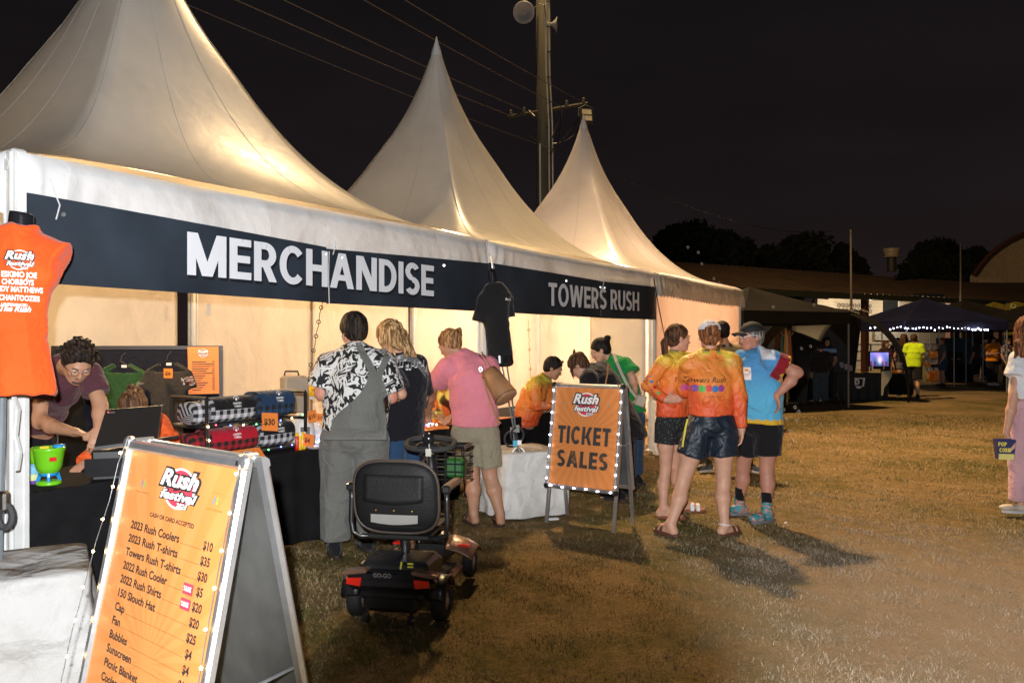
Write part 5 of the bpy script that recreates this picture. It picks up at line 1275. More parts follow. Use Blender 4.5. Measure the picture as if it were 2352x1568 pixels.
# ---------------------------------------------------------------- person in overalls
q = pj(5.85)
FLOR = floral('floral_print')
Cc = Person('person in grey overalls over a black and white floral shirt, seen from behind', dict(head=q(812, 760, .02), neck=q(815, 805), chest=q(822, 868), hip=q(815, 990), shl=q(762, 842), shr=q(875, 838), ell=q(738, 905, -.02), wrl=q(790, 925, .28), elr=q(898, 912, .05), wrr=q(850, 930, .32),
    hpl=q(782, 1008), hpr=q(848, 1008), knl=q(774, 1135, -.02), knr=q(850, 1130, .05), anl=q(770, 1246, -.05), anr=q(842, 1232, .12)), (-.62, .72, -.28), skin_m=skin('pinkish', (.56, .25, .17)), build=1.28, hsize=1.02, female=True, toes=dict(l=(-.35, .9, 0), r=(-.5, .9, 0)), hands=dict(l=dict(d=(.6, .8, 0), n=(0, 0, -1)), r=dict(d=(-.6, .8, 0), n=(0, 0, -1))), barefoot=False)
sh = Cc.shirt('shirt', FLOR, sleeve=.80, hem=.02, t=.034, loose=.02, amp=.010, sl_flare=.03, collar=FLOR)
GREYC = cloth('grey_cord', (.135, .135, .125), wr=.9, wscale=9); lw = Cc.legwear('overalls', GREYC, 1.93, t=.030, flare=.012, waist=.10, amp=.010)
patch(Cc.root, 'overall_back', GREYC, [(862, 836, 862), (880, 832, 868), (905, 818, 876), (930, 795, 882), (955, 762, 886), (975, 748, 888), (1010, 744, 888)], 5.5, sh, .016)
patch(Cc.root, 'overall_strap', GREYC, [(790, 800, 814), (805, 804, 822), (830, 820, 840), (855, 834, 852), (872, 840, 858)], 5.5, sh, .016, 5)
patch(Cc.root, 'overall_strap', GREYC, [(800, 872, 888), (820, 868, 884), (845, 858, 874), (872, 846, 864)], 5.5, sh, .016, 5)
Cc.hair('bowl', H_DARK, amp=.003)
for k in 'lr': Cc.shoe(k, 'shoe', BLK, SOLE_D, L=.27)
m = MB(); m.lathe(Cc.g(-.088, .0, -.05), [(0, -.03), (.004, -.02), (.004, .02), (0, .03)], 6); m.build('earring', STEEL, Cc.root)

# ---------------------------------------------------------------- woman in the music shirt
q = pj(6.35)
D = Person('woman with long blonde hair and a black music note shirt, head bent to the stall', dict(head=q(897, 775, .0), neck=q(918, 818, .02), chest=q(932, 870), hip=q(925, 985), shl=q(886, 842, -.1), shr=q(958, 838, .12), ell=q(922, 905, -.22), wrl=q(890, 912, -.05), elr=q(972, 915, .2), wrr=q(930, 935, .45),
    hpl=q(905, 1005, -.05), hpr=q(948, 1005, .05), knl=q(905, 1110, -.05), knr=q(948, 1110, .05), anl=pt(905, 784 + 1.41 * 1900 / 6.3, 6.3), anr=pt(948, 784 + 1.41 * 1900 / 6.4, 6.4)), (-.72, .42, -.52), skin_m=S_FAIR, build=1.05, female=True, toes=dict(l=(-.4, 1, 0), r=(-.4, 1, 0)), hands=dict(l=dict(d=(-.8, .5, -.1), n=(0, 0, -1))))
ds = D.shirt('shirt', cloth('black_print', (.010, .010, .014), wr=.4), sleeve=.85, hem=-.08, t=.024, loose=.012, amp=.009, sl_flare=.02); D.legwear('jeans', DENIM, 1.9, t=.014); D.hair('long', H_BLONDE, amp=.006)
for k in 'lr': D.shoe(k, 'shoe', BLK, SOLE_D)
def notes(m, fn, p):
    rs = random.Random(5)
    for k in range(5):   # staves
        P_ = [fn(-.12 + .24 * t, .12 - .012 * k - .12 * t * t + .05 * math.sin(3 * t), 0) for t in np.linspace(0, 1, 16)]
        for a, b in zip(P_[:-1], P_[1:]): m.add([p(a), p(b), p(b + np.array([0, 0, .003])), p(a + np.array([0, 0, .003]))], [(0, 1, 2, 3)])
    for k in range(11):
        x = -.10 + .02 * k; y = .11 - .8 * (x + .12) ** 2 - rs.random() * .07; disc(m, fn, x, y, .008 + .004 * rs.random(), .006, k=8, proj=p, inner=.05); quadp(m, fn, x + .006, y, x + .0085, y + .045, proj=p)
    for x, y in ((-.085, .125), (-.02, .06), (-.13, -.12)):
        for a in range(4):
            c_, s_ = math.cos(a * .785) * .022, math.sin(a * .785) * .022; m.add([p(fn(x - c_, y - s_)), p(fn(x + s_ * .1, y - c_ * .1)), p(fn(x + c_, y + s_)), p(fn(x - s_ * .1, y + c_ * .1))], [(0, 1, 2, 3)])
    for k in range(3): quadp(m, fn, -.135 + k * .02, -.17, -.132 + k * .02, -.13, proj=p); disc(m, fn, -.14 + k * .02, -.17, .006, k=8, proj=p, inner=.05)
print_on(D.root, 'note_print', WHITE, ds, notes, (932, 862), 6.0)
o = MB(); o.grid(lambda u, v: pt(962 + 14 * u - 6 * v, 962 + 70 * v, 6.42 + .02 * u), 4, 4, .03, (0, 1, 0)); tag(o.build('shoulder_bag', cloth('dusty_red', (.33, .045, .05)), None), 'dusty red cloth bag hanging beside the blonde woman', 'bag')

# ---------------------------------------------------------------- woman in pink
q = pj(6.85)
E_ = Person('woman in a pink T-shirt and khaki shorts bending towards the stall', dict(head=q(1034, 790, .05), neck=q(1066, 818, .03), chest=q(1084, 868), hip=q(1092, 980), shl=q(1028, 845, .0), shr=q(1120, 840, .02), ell=q(990, 896, .22), wrl=q(984, 940, .42), elr=q(1142, 900, .25), wrr=q(1115, 945, .5),
    hpl=q(1070, 995), hpr=q(1116, 995), knl=q(1084, 1092, -.02), knr=q(1125, 1090), anl=q(1088, 1178, -.05), anr=q(1149, 1182, -.08)), (-.72, .38, -.48), skin_m=S_TAN, build=1.12, female=True, toes=dict(l=(-.45, .9, 0), r=(-.2, 1, 0)), hands=dict(l=dict(d=(-.1, .6, -.6), n=(0, 0, -1)), r=dict(d=(-.4, .8, -.2), n=(0, 0, -1))))
es = E_.shirt('shirt', cloth('pink', (.66, .215, .265), wr=.35), sleeve=.58, hem=.01, t=.026, loose=.018, amp=.008, sl_flare=.022); E_.legwear('shorts', cloth('khaki', (.27, .235, .165), wr=.6), .80, t=.02, flare=.012, amp=.008); E_.hair('tied', H_CARAMEL, amp=.005)
THONG = mat('thong_sole', (.06, .03, .02), rough=.8)
for k in 'lr': E_.sandal(k, THONG, THONG)
bg_ = thing('shoulder_bag', 'tan leather bucket bag slung on the back of the woman in pink', 'bag', pt(1145, 900, 6.55))
LEA = mat('tan_leather', (.33, .165, .075), rough=.5, var=.15, vscale=12, bump=.15, bscale=60)
ax_ = _n(pt(1163, 915, 6.52) - pt(1122, 852, 6.62)); rot = Vector(tuple(ax_)).to_track_quat('Z', 'Y').to_matrix()
MB().lathe(pt(1122, 850, 6.63), [(.045, 0), (.062, .004), (.080, .10), (.092, .22), (.098, .27), (.094, .285), (.05, .290), (0, .291)], 24, rot=rot).build('pouch', LEA, bg_, smooth=True)
MB().lathe(pt(1122, 850, 6.63), [(.0985, .262), (.1000, .268), (.0985, .274)], 24, rot=rot).build('base_seam', mat('dark_leather', (.16, .075, .03), rough=.5), bg_, smooth=True)
f_ = proj_to(es, (0, 1, 0), .008)
for pth in ([(1098, 812), (1106, 826), (1115, 842)], [(1106, 808), (1114, 826), (1124, 844)]):
    MB().tube([f_(pt(*p_, 6.5)) for p_ in pth], .006, 6).build('handle', LEA, bg_)
MB().tube([f_(pt(1104, 845, 6.5)) if k == 0 else pt(x, y, 6.56) for k, (x, y) in enumerate([(1104, 845), (1110, 870), (1120, 905), (1132, 940), (1144, 966), (1150, 972)])], .009, 6, flat=.4).build('long_strap', LEA, bg_)
MB().tube([pt(1104, 848, 6.57) + np.array([.012 * math.cos(a), 0, .018 * math.sin(a)]) for a in np.linspace(0, 6.28, 9)[:-1]], .003, 5, closed=True).build('clip', STEEL, bg_)

# ---------------------------------------------------------------- seated stall holder partly hidden by the woman in pink
q = pj(8.15)
F_ = Person('seated stall holder in a yellow printed shirt, half hidden by the woman in pink', dict(head=q(1052, 856, .0), neck=q(1043, 884), chest=q(1030, 912), hip=q(1024, 985, .1), shl=q(1060, 898, -.02), shr=q(1000, 902, .05), ell=q(1068, 940, -.1), wrl=q(1040, 955, -.35), elr=q(992, 940, -.05), wrr=q(1012, 958, -.35)),
    (.2, -.8, -.5), skin_m=S_TAN, female=True, legs=False, side=(-1, 0, 0), h=.011)
def fcols(P): n = blot(P, 3, 16); n2 = blot(P, 9, 22); c = mixc((.72, .60, .12), (.72, .14, .03), smooth01(n, .45, .6)); return c * (1 - smooth01(n2, .75, .85)[:, None] * .9)
F_.shirt('shirt', ATTR, sleeve=1.8, hem=0, t=.02, colf=fcols); F_.hair('pony', H_CARAMEL)

# ---------------------------------------------------------------- seated ticket seller
q = pj(9.0)
G = Person('man in an orange and yellow shirt with sunglasses on his head, writing at the counter', dict(head=q(1270, 845), neck=q(1252, 868), chest=q(1226, 903), hip=q(1206, 975), shr=q(1228, 884, -.19), shl=q(1250, 880, .19), elr=q(1232, 930, -.22), wrr=q(1272, 932, -.20), ell=q(1262, 928, .24), wrl=q(1292, 932, .1)),
    (.88, -.12, -.42), skin_m=S_TAN, legs=False, side=(-.12, -1, 0), h=.0085, hands=dict(r=dict(d=(1, 0, -.1), n=(0, 0, -1), curl=.7), l=dict(d=(1, -.2, -.1), n=(0, 0, -1))))
def gcols(P):
    c = rush_cols(1.12, .70, 4)(P); return c
G.shirt('shirt', RUSH, sleeve=1.85, hem=-.02, t=.028, loose=.02, amp=.010, colf=gcols, collar=YCOL, h=.011); G.hair('short', H_BLACK)
m = MB()
for sx in (-1, 1): m.add([G.g(sx * .012, .082, .098), G.g(sx * .058, .070, .094), G.g(sx * .052, .058, .122), G.g(sx * .016, .064, .126)], [(0, 1, 2, 3)]); m.tube([G.g(sx * .060, .066, .10), G.g(sx * .088, .02, .05)], .003, 5)
m.tube([G.g(-.012, .078, .11), G.g(.012, .078, .11)], .003, 5); m.build('sunglasses', BLACK_GLOSS, G.root)

# ---------------------------------------------------------------- person in black leaning on the counter
q = pj(7.95)
H = Person('person in black with brown hair clipped up, leaning over the ticket counter', dict(head=q(1330, 840, .05), neck=q(1356, 848, .08), chest=q(1388, 876, .06), hip=q(1424, 960, -.05), shl=q(1352, 872, -.12), shr=q(1382, 850, .24), ell=q(1335, 915, .05), wrl=q(1320, 945, .3), elr=q(1368, 915, .45), wrr=q(1340, 940, .6),
    hpl=q(1410, 985, -.1), hpr=q(1435, 985, .1), knl=q(1415, 1060, -.1), knr=q(1438, 1060, .1), anl=pt(1418, 784 + 1.41 * 1900 / 7.8, 7.8), anr=pt(1440, 784 + 1.41 * 1900 / 8.05, 8.05)), (-.62, .25, -.74), skin_m=S_FAIR, female=True, h=.0095, toes=dict(l=(-.8, .5, 0), r=(-.8, .5, 0)))
H.shirt('coat', BLK, sleeve=1.8, hem=-.16, t=.034, loose=.03, flare=.02, amp=.010); H.legwear('trousers', BLK, 1.95); H.hair('short', H_BROWN, extra=[el(H.g(0, -.09, .06), (.05, .03, .04), H.R)] + [rc(H.g(-.07, .06, .02), H.g(-.09, .12, -.08), .016, .006)])
m = MB(); m.tube([H.g(-.03, -.06, .12), H.g(0, -.08, .14), H.g(.03, -.06, .12)], .009, 6); m.build('hair_clip', BLACK, H.root)
MB().tube([pt(1397, 835, 7.78), pt(1396, 855, 7.72), pt(1391, 880, 7.68), pt(1386, 905, 7.70)], .007, 6, flat=.5).build('bag_strap', LEA, H.root)
for k in 'lr': H.shoe(k, 'shoe', BLK, SOLE_D)

# ---------------------------------------------------------------- woman in green
q = pj(8.45)
I_ = Person('woman in a green puff sleeve top with a black hair bun, bending to the counter', dict(head=q(1380, 804), neck=q(1403, 826), chest=q(1428, 856), hip=q(1452, 940, .1), shl=q(1436, 838, -.17), shr=q(1420, 834, .18), ell=q(1452, 866, -.24), wrl=q(1459, 893, -.22), elr=q(1405, 885, .3), wrr=q(1380, 915, .3),
    hpl=q(1446, 960, 0), hpr=q(1462, 958, .2), knl=q(1446, 1030), knr=q(1460, 1030, .2), anl=pt(1446, 784 + 1.41 * 1900 / 8.45, 8.45), anr=pt(1460, 784 + 1.41 * 1900 / 8.65, 8.65)), (-.86, .10, -.46), skin_m=S_FAIR, female=True, build=.95, h=.0085, toes=dict(l=(-1, .1, 0), r=(-1, .1, 0)), side=(.15, 1, 0), hands=dict(l=dict(d=(.1, 0, -1), n=(-1, 0, 0))))
GREEN = cloth('green', (.010, .270, .055), wr=.6); I_.shirt('top', GREEN, sleeve=.72, hem=-.02, t=.028, loose=.01, sl_flare=.045, amp=.009); I_.legwear('jeans', DENIM, 1.9); I_.hair('bun', H_BLACK, amp=.002)
for k in 'lr': I_.shoe(k, 'shoe', BLK, SOLE_D)
b2 = thing('handbag', 'small beige handbag on a woven strap at the hip of the woman in green', 'handbag', pt(1472, 920, 8.15))
BEI = mat('beige_leather', (.42, .36, .28), rough=.6, bump=.2); m = MB(); m.box(pt(1471, 920, 8.12), (.10, .06, .11), rot=Matrix.Rotation(.35, 3, 'Y'), bev=.01); m.build('pouch', BEI, b2)
MB().tube([pt(1410, 812, 8.30), pt(1416, 830, 8.20), pt(1430, 862, 8.14), pt(1446, 892, 8.10), pt(1462, 912, 8.12)], .016, 6, flat=.25).build('woven_strap', mat('woven_strap', (.50, .46, .38), rough=.8, bump=.5, bscale=150), b2)
m = MB()
for sx in (-1, 1): m.tube([I_.g(sx * .031 + .019 * math.cos(a), .106, .002 + .016 * math.sin(a)) for a in np.linspace(0, 6.28, 13)[:-1]], .0014, 5, closed=True); m.tube([I_.g(sx * .05, .104, .008), I_.g(sx * .082, .0, .0)], .0014, 5)
m.build('glasses', BLACK, I_.root)

# ---------------------------------------------------------------- the three talking on the grass
def towers_back(P_, o, center, Y, direction, right, small=1.0):
    c = pt(*center, Y); fn = basis(c, right, (0, 0, 1)); pr = proj_to(o, direction, .005); f2 = lambda a, b, c_=0: fn(a, b, 0)
    m = MB(); put_text(m, 'Towers Rush', f2, 0, 0, .040 * small, width=.30 * small, italic=.35, bold=.006, proj=pr); put_text(m, 'Charters Towers', f2, .07 * small, -.115 * small, .014 * small, width=.11 * small, proj=pr); m.build('lettering', INK, P_.root)
    cl = [mat('badge_pink', (.60, .10, .30), var=0), mat('badge_purple', (.22, .08, .34), var=0), GREEN_INK, mat('badge_red', (.62, .03, .03), var=0), BLUE_INK, mat('badge_violet', (.3, .05, .28), var=0)]
    for k in range(6):
        m = MB(); disc(m, f2, (-.12 + .048 * k) * small, (-.050 + .004 * (k % 2)) * small, .025 * small, k=14, proj=pr, inner=.05); disc(m, f2, (-.12 + .048 * k) * small, (-.050 + .004 * (k % 2)) * small, .027 * small, k=14, proj=pr, inner=.9); m.build('badge', cl[k], P_.root)
    return pr
q = pj(7.15)
Jn = Person('woman with a dark ponytail, hand on hip, in patterned black shorts and white sandals', dict(head=q(1557, 777, -.02), neck=q(1549, 812), chest=q(1549, 862), hip=q(1545, 955), shl=q(1525, 833, -.10), shr=q(1578, 830, .12), ell=q(1487, 884, -.12), wrl=q(1530, 918, -.22), elr=q(1592, 882, .2), wrr=q(1588, 930, .1),
    hpl=q(1530, 975, -.04), hpr=q(1560, 975, .06), knl=q(1529, 1077, -.04), knr=q(1550, 1070, .12), anl=q(1524, 1167, -.10), anr=q(1572, 1157, .18)), (.95, .22, -.06), skin_m=S_FAIR, female=True, build=.92, toes=dict(l=(.9, -.25, 0), r=(.95, -.1, 0)), hands=dict(l=dict(d=(.85, -.1, .1), n=(0, 1, 0), curl=.35, side=1), r=dict(d=(0, 0, -1), n=(-1, 0, 0))))
js = Jn.shirt('shirt', RUSH, sleeve=1.95, hem=.00, t=.020, loose=.01, amp=.009, colf=rush_cols(1.42, .92, 7), collar=YCOL, neck=.4)
Jn.legwear('shorts', ramp_mat('speckled_cloth', 'voronoi', [(.0, (.20, .26, .25)), (.22, (.10, .13, .13)), (.30, (.010, .012, .014))], 55, .9), .42, t=.018, flare=.02, amp=.006); Jn.hair('pony', H_BROWN, amp=.003)
m = MB(); put_text(m, 'Tow', basis(pt(1566, 878, 6.9), (1, .3, 0), (0, 0, 1)), 0, 0, .040, italic=.35, bold=.006, proj=proj_to(js, (0, 1, 0), .005)); m.build('lettering', INK, Jn.root)
for k in range(2):
    m = MB(); disc(m, basis(pt(1567 + 12 * k, 893, 6.9), (1, .3, 0), (0, 0, 1)), 0, 0, .023, k=14, proj=proj_to(js, (0, 1, 0), .005), inner=.05); m.build('badge', mat('badge_pink', (.6, .1, .3)), Jn.root)
m = MB(); f_ = proj_to(js, (0, 1, 0), .005)
put_text(m, 'Towers Rush', basis(pt(1499, 886, 6.8), (.55, 0, -.85), (.85, 0, .55)), 0, -.02, .022, width=.20, italic=.3, proj=f_); m.build('sleeve_lettering', INK, Jn.root)
for k in range(4):
    m = MB(); disc(m, basis(pt(1492 + 7 * k, 868 + 13 * k, 6.8), (1, 0, 0), (0, 0, 1)), .02, .01, .014, k=10, proj=f_, inner=.05); m.build('badge', [mat('badge_violet', (.3, .05, .28)), BLUE_INK, _mats['badge_red'] if 'badge_red' in _mats else RED, GREEN_INK][k], Jn.root)
WS = mat('white_strap', (.72, .72, .70), rough=.5)
for k in 'lr': Jn.sandal(k, mat('cork_sole', (.20, .06, .03), rough=.8), WS)

q = pj(6.5)
K_ = Person('woman with white cap and auburn bun seen from behind, in navy satin shorts', dict(head=q(1629, 772, .02), neck=q(1632, 812), chest=q(1632, 868), hip=q(1634, 962), shl=q(1583, 836), shr=q(1680, 836), ell=q(1572, 895, .18), wrl=q(1605, 905, .4), elr=q(1697, 912, -.02), wrr=q(1704, 985, -.04),
    hpl=q(1604, 985), hpr=q(1662, 985), knl=q(1568, 1108), knr=q(1662, 1105), anl=q(1541, 1204, -.08), anr=q(1664, 1204, -.08)), (.05, 1, -.05), skin_m=S_FAIR, female=True, build=1.06, toes=dict(l=(-.55, .85, 0), r=(.8, .55, 0)), hands=dict(r=dict(d=(-.05, 0, -1), n=(-1, 0, 0), curl=.5, side=1), l=dict(d=(.7, .6, 0), n=(0, 0, -1))))
ks = K_.shirt('shirt', RUSH, sleeve=1.97, hem=.03, t=.024, loose=.012, amp=.009, colf=rush_cols(1.42, .98, 11), collar=YCOL)
towers_back(K_, ks, (1640, 882), 6.1, (0, 1, 0), (1, 0, 0))
def shcol(P): return P
K_.legwear('shorts', NAVY_SH, .50, t=.022, flare=.030, amp=.010, waist=.05); K_.hair('tied', H_GINGER, amp=.004)
patch(K_.root, 'shorts_piping', mat('yellow_piping', (.6, .52, .05)), [(962, 1577, 1581), (985, 1572, 1576), (1015, 1567, 1571), (1026, 1566, 1570)], 6.2, [c for c in K_.root.children if c.name.startswith('shorts')][0], .005, 2)
CAPW = cloth('white_cap', (.70, .70, .72), wr=.2)
def cap_on(Pn, mt, brim, back_gap=False, tilt=0.0, colname='cap'):
    g = Pn.g; Rm = Pn.R; t_ = attach(colname, [el(g(0, -.010, .040), np.array([.090, .108, .092]) * Pn.hs, Rm, clip=[(g(0, 0, .045), Rm @ np.array([0, -.05 + tilt, -1.]))], k=.008)], .008, mt, Pn.root, k=.01)
    if brim:
        m = MB(); m.grid(lambda u, v: g((u - .5) * .15 * (1 - .25 * v * v), .085 + .085 * v * math.sin(math.pi * (.15 + .7 * u)) + .02 * math.sin(math.pi * u), .052 - .014 * v - .03 * (u - .5) ** 2 * 4), 12, 5, .004, Rm @ np.array([0, 0, 1.])); m.build('brim', mt, t_, smooth=True)
    m = MB(); m.lathe(g(0, -.010, .132), [(0, .004), (.008, .002), (.009, -.004)], 10); m.build('button', mt, t_); return t_
cp = cap_on(K_, CAPW, True)
m = MB(); fn = basis(K_.g(0, -.13, .085), (1, 0, 0), (0, 0, 1)); pr = proj_to(cp, (0, 1, 0), .003); put_text(m, 'TOWERS', fn, 0, .006, .013, width=.065, bold=.02, proj=pr); put_text(m, 'RUSH 2023', fn, 0, -.014, .011, width=.06, bold=.02, proj=pr); m.build('cap_lettering', mat('dark_red_ink', (.25, .02, .03)), K_.root)
BRS = mat('brown_sandal', (.10, .04, .022), rough=.6)
for k in 'lr': K_.sandal(k, BRS, BRS)
m = MB(); a_ = K_.J['anr'] + np.array([0, 0, .005])
m.tube([a_ + np.array([.043 * math.cos(t), .043 * math.sin(t), .004 * math.sin(2 * t)]) for t in np.linspace(0, 6.28, 20)[:-1]], .005, 5, closed=True); m.build('anklet', WHITE, K_.root)

q = pj(9.6)
L_ = Person('dark-haired man in a tan work shirt standing beyond the woman with the white cap', dict(head=q(1657, 762), neck=q(1668, 796), chest=q(1672, 835), hip=q(1672, 905), shl=q(1640, 808), shr=q(1700, 806), ell=q(1632, 850), wrl=q(1635, 880, -.1), elr=q(1706, 850), wrr=q(1702, 890, -.1), hpl=q(1658, 920), hpr=q(1686, 920), knl=q(1642, 990), knr=q(1706, 990), anl=q(1626, 1056), anr=q(1721, 1054)),
    (-.3, .9, -.1), skin_m=S_TAN, h=.011, toes=dict(l=(-.8, -.6, 0), r=(.4, -.9, 0)), barefoot=False)
L_.shirt('shirt', cloth('tan_work', (.30, .20, .08)), sleeve=.6, hem=-.03, collar=BLK); L_.legwear('shorts', BLK, .7); L_.hair('short', H_BLACK)
for k in 'lr': L_.sock(k, WHITE, .22); L_.shoe(k, 'shoe', mat('grey_shoe', (.10, .10, .10)), SOLE_W)

q = pj(7.0)
M_ = Person('man in a blue polo and black cap, left hand on his hip, black shorts', dict(head=q(1726, 774, .0), neck=q(1736, 808, .0), chest=q(1744, 858), hip=q(1744, 960), shl=q(1772, 828, -.14), shr=q(1706, 826, .14), ell=q(1834, 856, -.16), wrl=q(1784, 908, -.18), elr=q(1694, 888, .2), wrr=q(1700, 945, .05),
    hpl=q(1766, 985, -.05), hpr=q(1722, 985, .08), knl=q(1761, 1078, -.05), knr=q(1706, 1072, .15), anl=q(1761, 1160, -.10), anr=q(1698, 1148, .18)), (-.93, -.30, -.06), skin_m=skin('ruddy', (.46, .22, .15)), build=1.10, toes=dict(l=(-.80, -.50, 0), r=(-.95, -.1, 0)), side=(-.80, .60, 0), hands=dict(l=dict(d=(.15, -.2, -.9), n=(-1, 0, 0), curl=.55, side=1), r=dict(d=(0, 0, -1), n=(1, 0, 0))), barefoot=False)
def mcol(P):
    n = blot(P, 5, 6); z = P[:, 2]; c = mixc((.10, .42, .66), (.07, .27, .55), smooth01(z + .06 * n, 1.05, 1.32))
    shl = M_.J['shl']; dst = np.linalg.norm(P - shl, axis=1); x = P[:, 0]
    aw = _n(M_.J['ell'] - shl); rel = P - shl; da = np.linalg.norm(rel - (rel @ aw)[:, None] * aw, axis=1); am = (1 - smooth01(da, .125, .14)) * smooth01(rel @ aw, -.02, .0)
    wt = smooth01(z, 1.345, 1.36) * (1 - smooth01(np.abs(x - (shl[0] - .04)), .04, .05)); c = c * (1 - wt[:, None]) + np.array([.62, .66, .72]) * wt[:, None]
    d = (P - shl) @ _n(M_.J['ell'] - shl); s_ = smooth01(d, .025, .035) * am; c = c * (1 - s_[:, None]) + np.array([.22, .010, .018]) * s_[:, None]
    zz = .012 * np.sin(P[:, 1] * 90) + .01 * np.sin(z * 110); y_ = smooth01(d + zz, .110, .117); y_ *= am; c = c * (1 - y_[:, None]) + np.array([.68, .40, .03]) * y_[:, None]
    hz = M_.J['hip'][2] - .04; h_ = 1 - smooth01(z - hz + .006 * np.sin(x * 95), .036, .042); c = c * (1 - h_[:, None]) + np.array([.66, .42, .03]) * h_[:, None]; return c
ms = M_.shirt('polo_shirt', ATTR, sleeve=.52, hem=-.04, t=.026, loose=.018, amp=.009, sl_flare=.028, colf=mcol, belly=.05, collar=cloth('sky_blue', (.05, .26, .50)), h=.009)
f_ = proj_to(ms, (.15, .98, 0), .006); fnp = basis(pt(1724, 862, 6.6), (.98, -.15, 0), (0, 0, 1))
m = MB(); pw = [(-.045, .055), (.045, .055), (.043, -.035), (0, -.055), (-.043, -.035)]; G6 = []
m.grid(lambda u, v: f_(fnp(-.044 + .088 * u, -.05 + .105 * v - (.014 * abs(2 * u - 1) if False else 0), 0)), 6, 6); m.build('pocket', WHITE, M_.root)
f_ = proj_to(ms, (.15, .98, 0), .009); m = MB(); disc(m, fnp, 0.01, .022, .018, k=14, proj=f_, inner=.05, a0=0, a1=math.pi); m.build('sun_print', mat('sun_orange', (.75, .33, .02)), M_.root)
m = MB(); quadp(m, fnp, -.035, .012, .04, .020, proj=f_); put_text(m, 'CENTRAL LEAGUE', fnp, 0, -.006, .008, width=.07, bold=.02, proj=f_); put_text(m, 'TOWERS', fnp, 0, -.018, .006, width=.05, proj=f_); m.build('pocket_lettering', INK, M_.root)
M_.legwear('shorts', BLK, .66, t=.022, flare=.018, amp=.007); M_.hair('short', H_GREY, amp=.002); cap_on(M_, mat('cap_black', (.012, .013, .014), rough=.8), True)
m = MB()
for sx in (-1, 1): m.tube([M_.g(sx * .052, .100, .010), M_.g(sx * .075, .06, .018), M_.g(sx * .086, -.01, .012)], .0025, 5)
m.tube([M_.g(-.05, .108, .008), M_.g(0, .112, .010), M_.g(.05, .108, .008)], .002, 5); m.build('glasses', WHITE, M_.root)
SHOE3 = ramp_mat('running_shoe', 'noise', [(.38, (.03, .22, .26)), (.48, (.06, .30, .34)), (.52, (.45, .12, .07)), (.62, (.40, .38, .36))], 15, .6, (1, 1, 2), 2, 1.0)
for k in 'lr': M_.sock(k, BLK, .24); M_.shoe(k, 'running_shoe', SHOE3, mat('shoe_sole', (.16, .15, .16), rough=.6), L=.285, w=.050)

# ---------------------------------------------------------------- red-haired girl at the right edge with popcorn
q = pj(7.25)
Q_ = Person('girl with long red hair, white top and pale pink trousers at the right edge', dict(head=q(2360, 762), neck=q(2366, 800), chest=q(2368, 850), hip=q(2366, 945), shl=q(2342, 826), shr=q(2396, 826), ell=q(2328, 915, -.03), wrl=q(2311, 995, -.02), elr=q(2412, 915), wrr=q(2415, 985), hpl=q(2350, 965), hpr=q(2384, 965), knl=q(2347, 1065), knr=q(2384, 1065), anl=q(2346, 1158), anr=q(2384, 1160)),
    (.4, .9, 0), skin_m=S_FAIR, female=True, build=.95, toes=dict(l=(-.95, .1, 0), r=(-.9, .2, 0)), hands=dict(l=dict(d=(.3, 0, -1), n=(1, 0, 0), curl=.7), r=dict(d=(0, 0, -1), n=(-1, 0, 0))), barefoot=False)
Q_.shirt('top', cloth('white_top', (.66, .68, .72)), sleeve=.42, hem=.12, t=.03, sl_flare=.035, amp=.010); Q_.legwear('trousers', cloth('pale_pink', (.56, .34, .38), wr=.5), 1.90, t=.03, flare=.03, waist=.10, amp=.009)
Q_.hair('long', H_GINGER, amp=.008, extra=[rc(Q_.g(x, -.09, -.1), Q_.g(x * 1.2, -.08, -.36), .035, .02, k=.02) for x in (-.08, -.03, .03, .08)])
for k in 'lr': Q_.shoe(k, 'shoe', mat('cream_shoe', (.55, .47, .38)), SOLE_W, ank=False, hgt=.04)
pc = thing('popcorn_box', 'open popcorn box printed POP CORN held by the girl at the right edge', 'popcorn box', pt(2307, 1050, 7.15))
c = pt(2307, 1031, 7.12); fn = basis(c, (.97, -.2, 0), (0, 0, 1)); hw0, hw1, hh = .060, .075, .085
m = MB(); vs = [fn(-hw0, -hh, .04), fn(hw0, -hh, .04), fn(hw0, -hh, -.04), fn(-hw0, -hh, -.04), fn(-hw1, hh, .05), fn(hw1, hh, .05), fn(hw1, hh, -.05), fn(-hw1, hh, -.05)]
m.add(vs, [(0, 1, 2, 3), (0, 4, 5, 1), (1, 5, 6, 2), (2, 6, 7, 3), (3, 7, 4, 0)]); m.build('carton', mat('popcorn_navy', (.03, .03, .12), rough=.5), pc)
sgn_ = 1 if fn(0, 0, 1)[1] < fn(0, 0, 0)[1] else -1; fz = lambda a, b, z=0: fn(a, b, sgn_ * (.046 + .006 * (b / hh) + z))
m = MB(); quadp(m, fz, -.060, -hh, .060, -hh + .05, .002); m.build('yellow_band', mat('popcorn_yellow', (.68, .62, .20), rough=.5), pc)
m = MB(); block_text(m, 'POP', fz, -.066, .0, .030, .036, w=.26, z=.003); block_text(m, 'CORN', fz, -.056, .03, -.020, .036, w=.26, z=.003); m.build('lettering', mat('popcorn_letter', (.75, .66, .08)), pc)
m = MB(); m.add([fz(.02, .0, .003), fz(.07, .07, .003), fz(.066, .02, .003), fz(.03, -.02, .003)], [(0, 1, 2, 3)]); m.build('swoosh', mat('popcorn_swoosh', (.6, .35, .3)), pc)
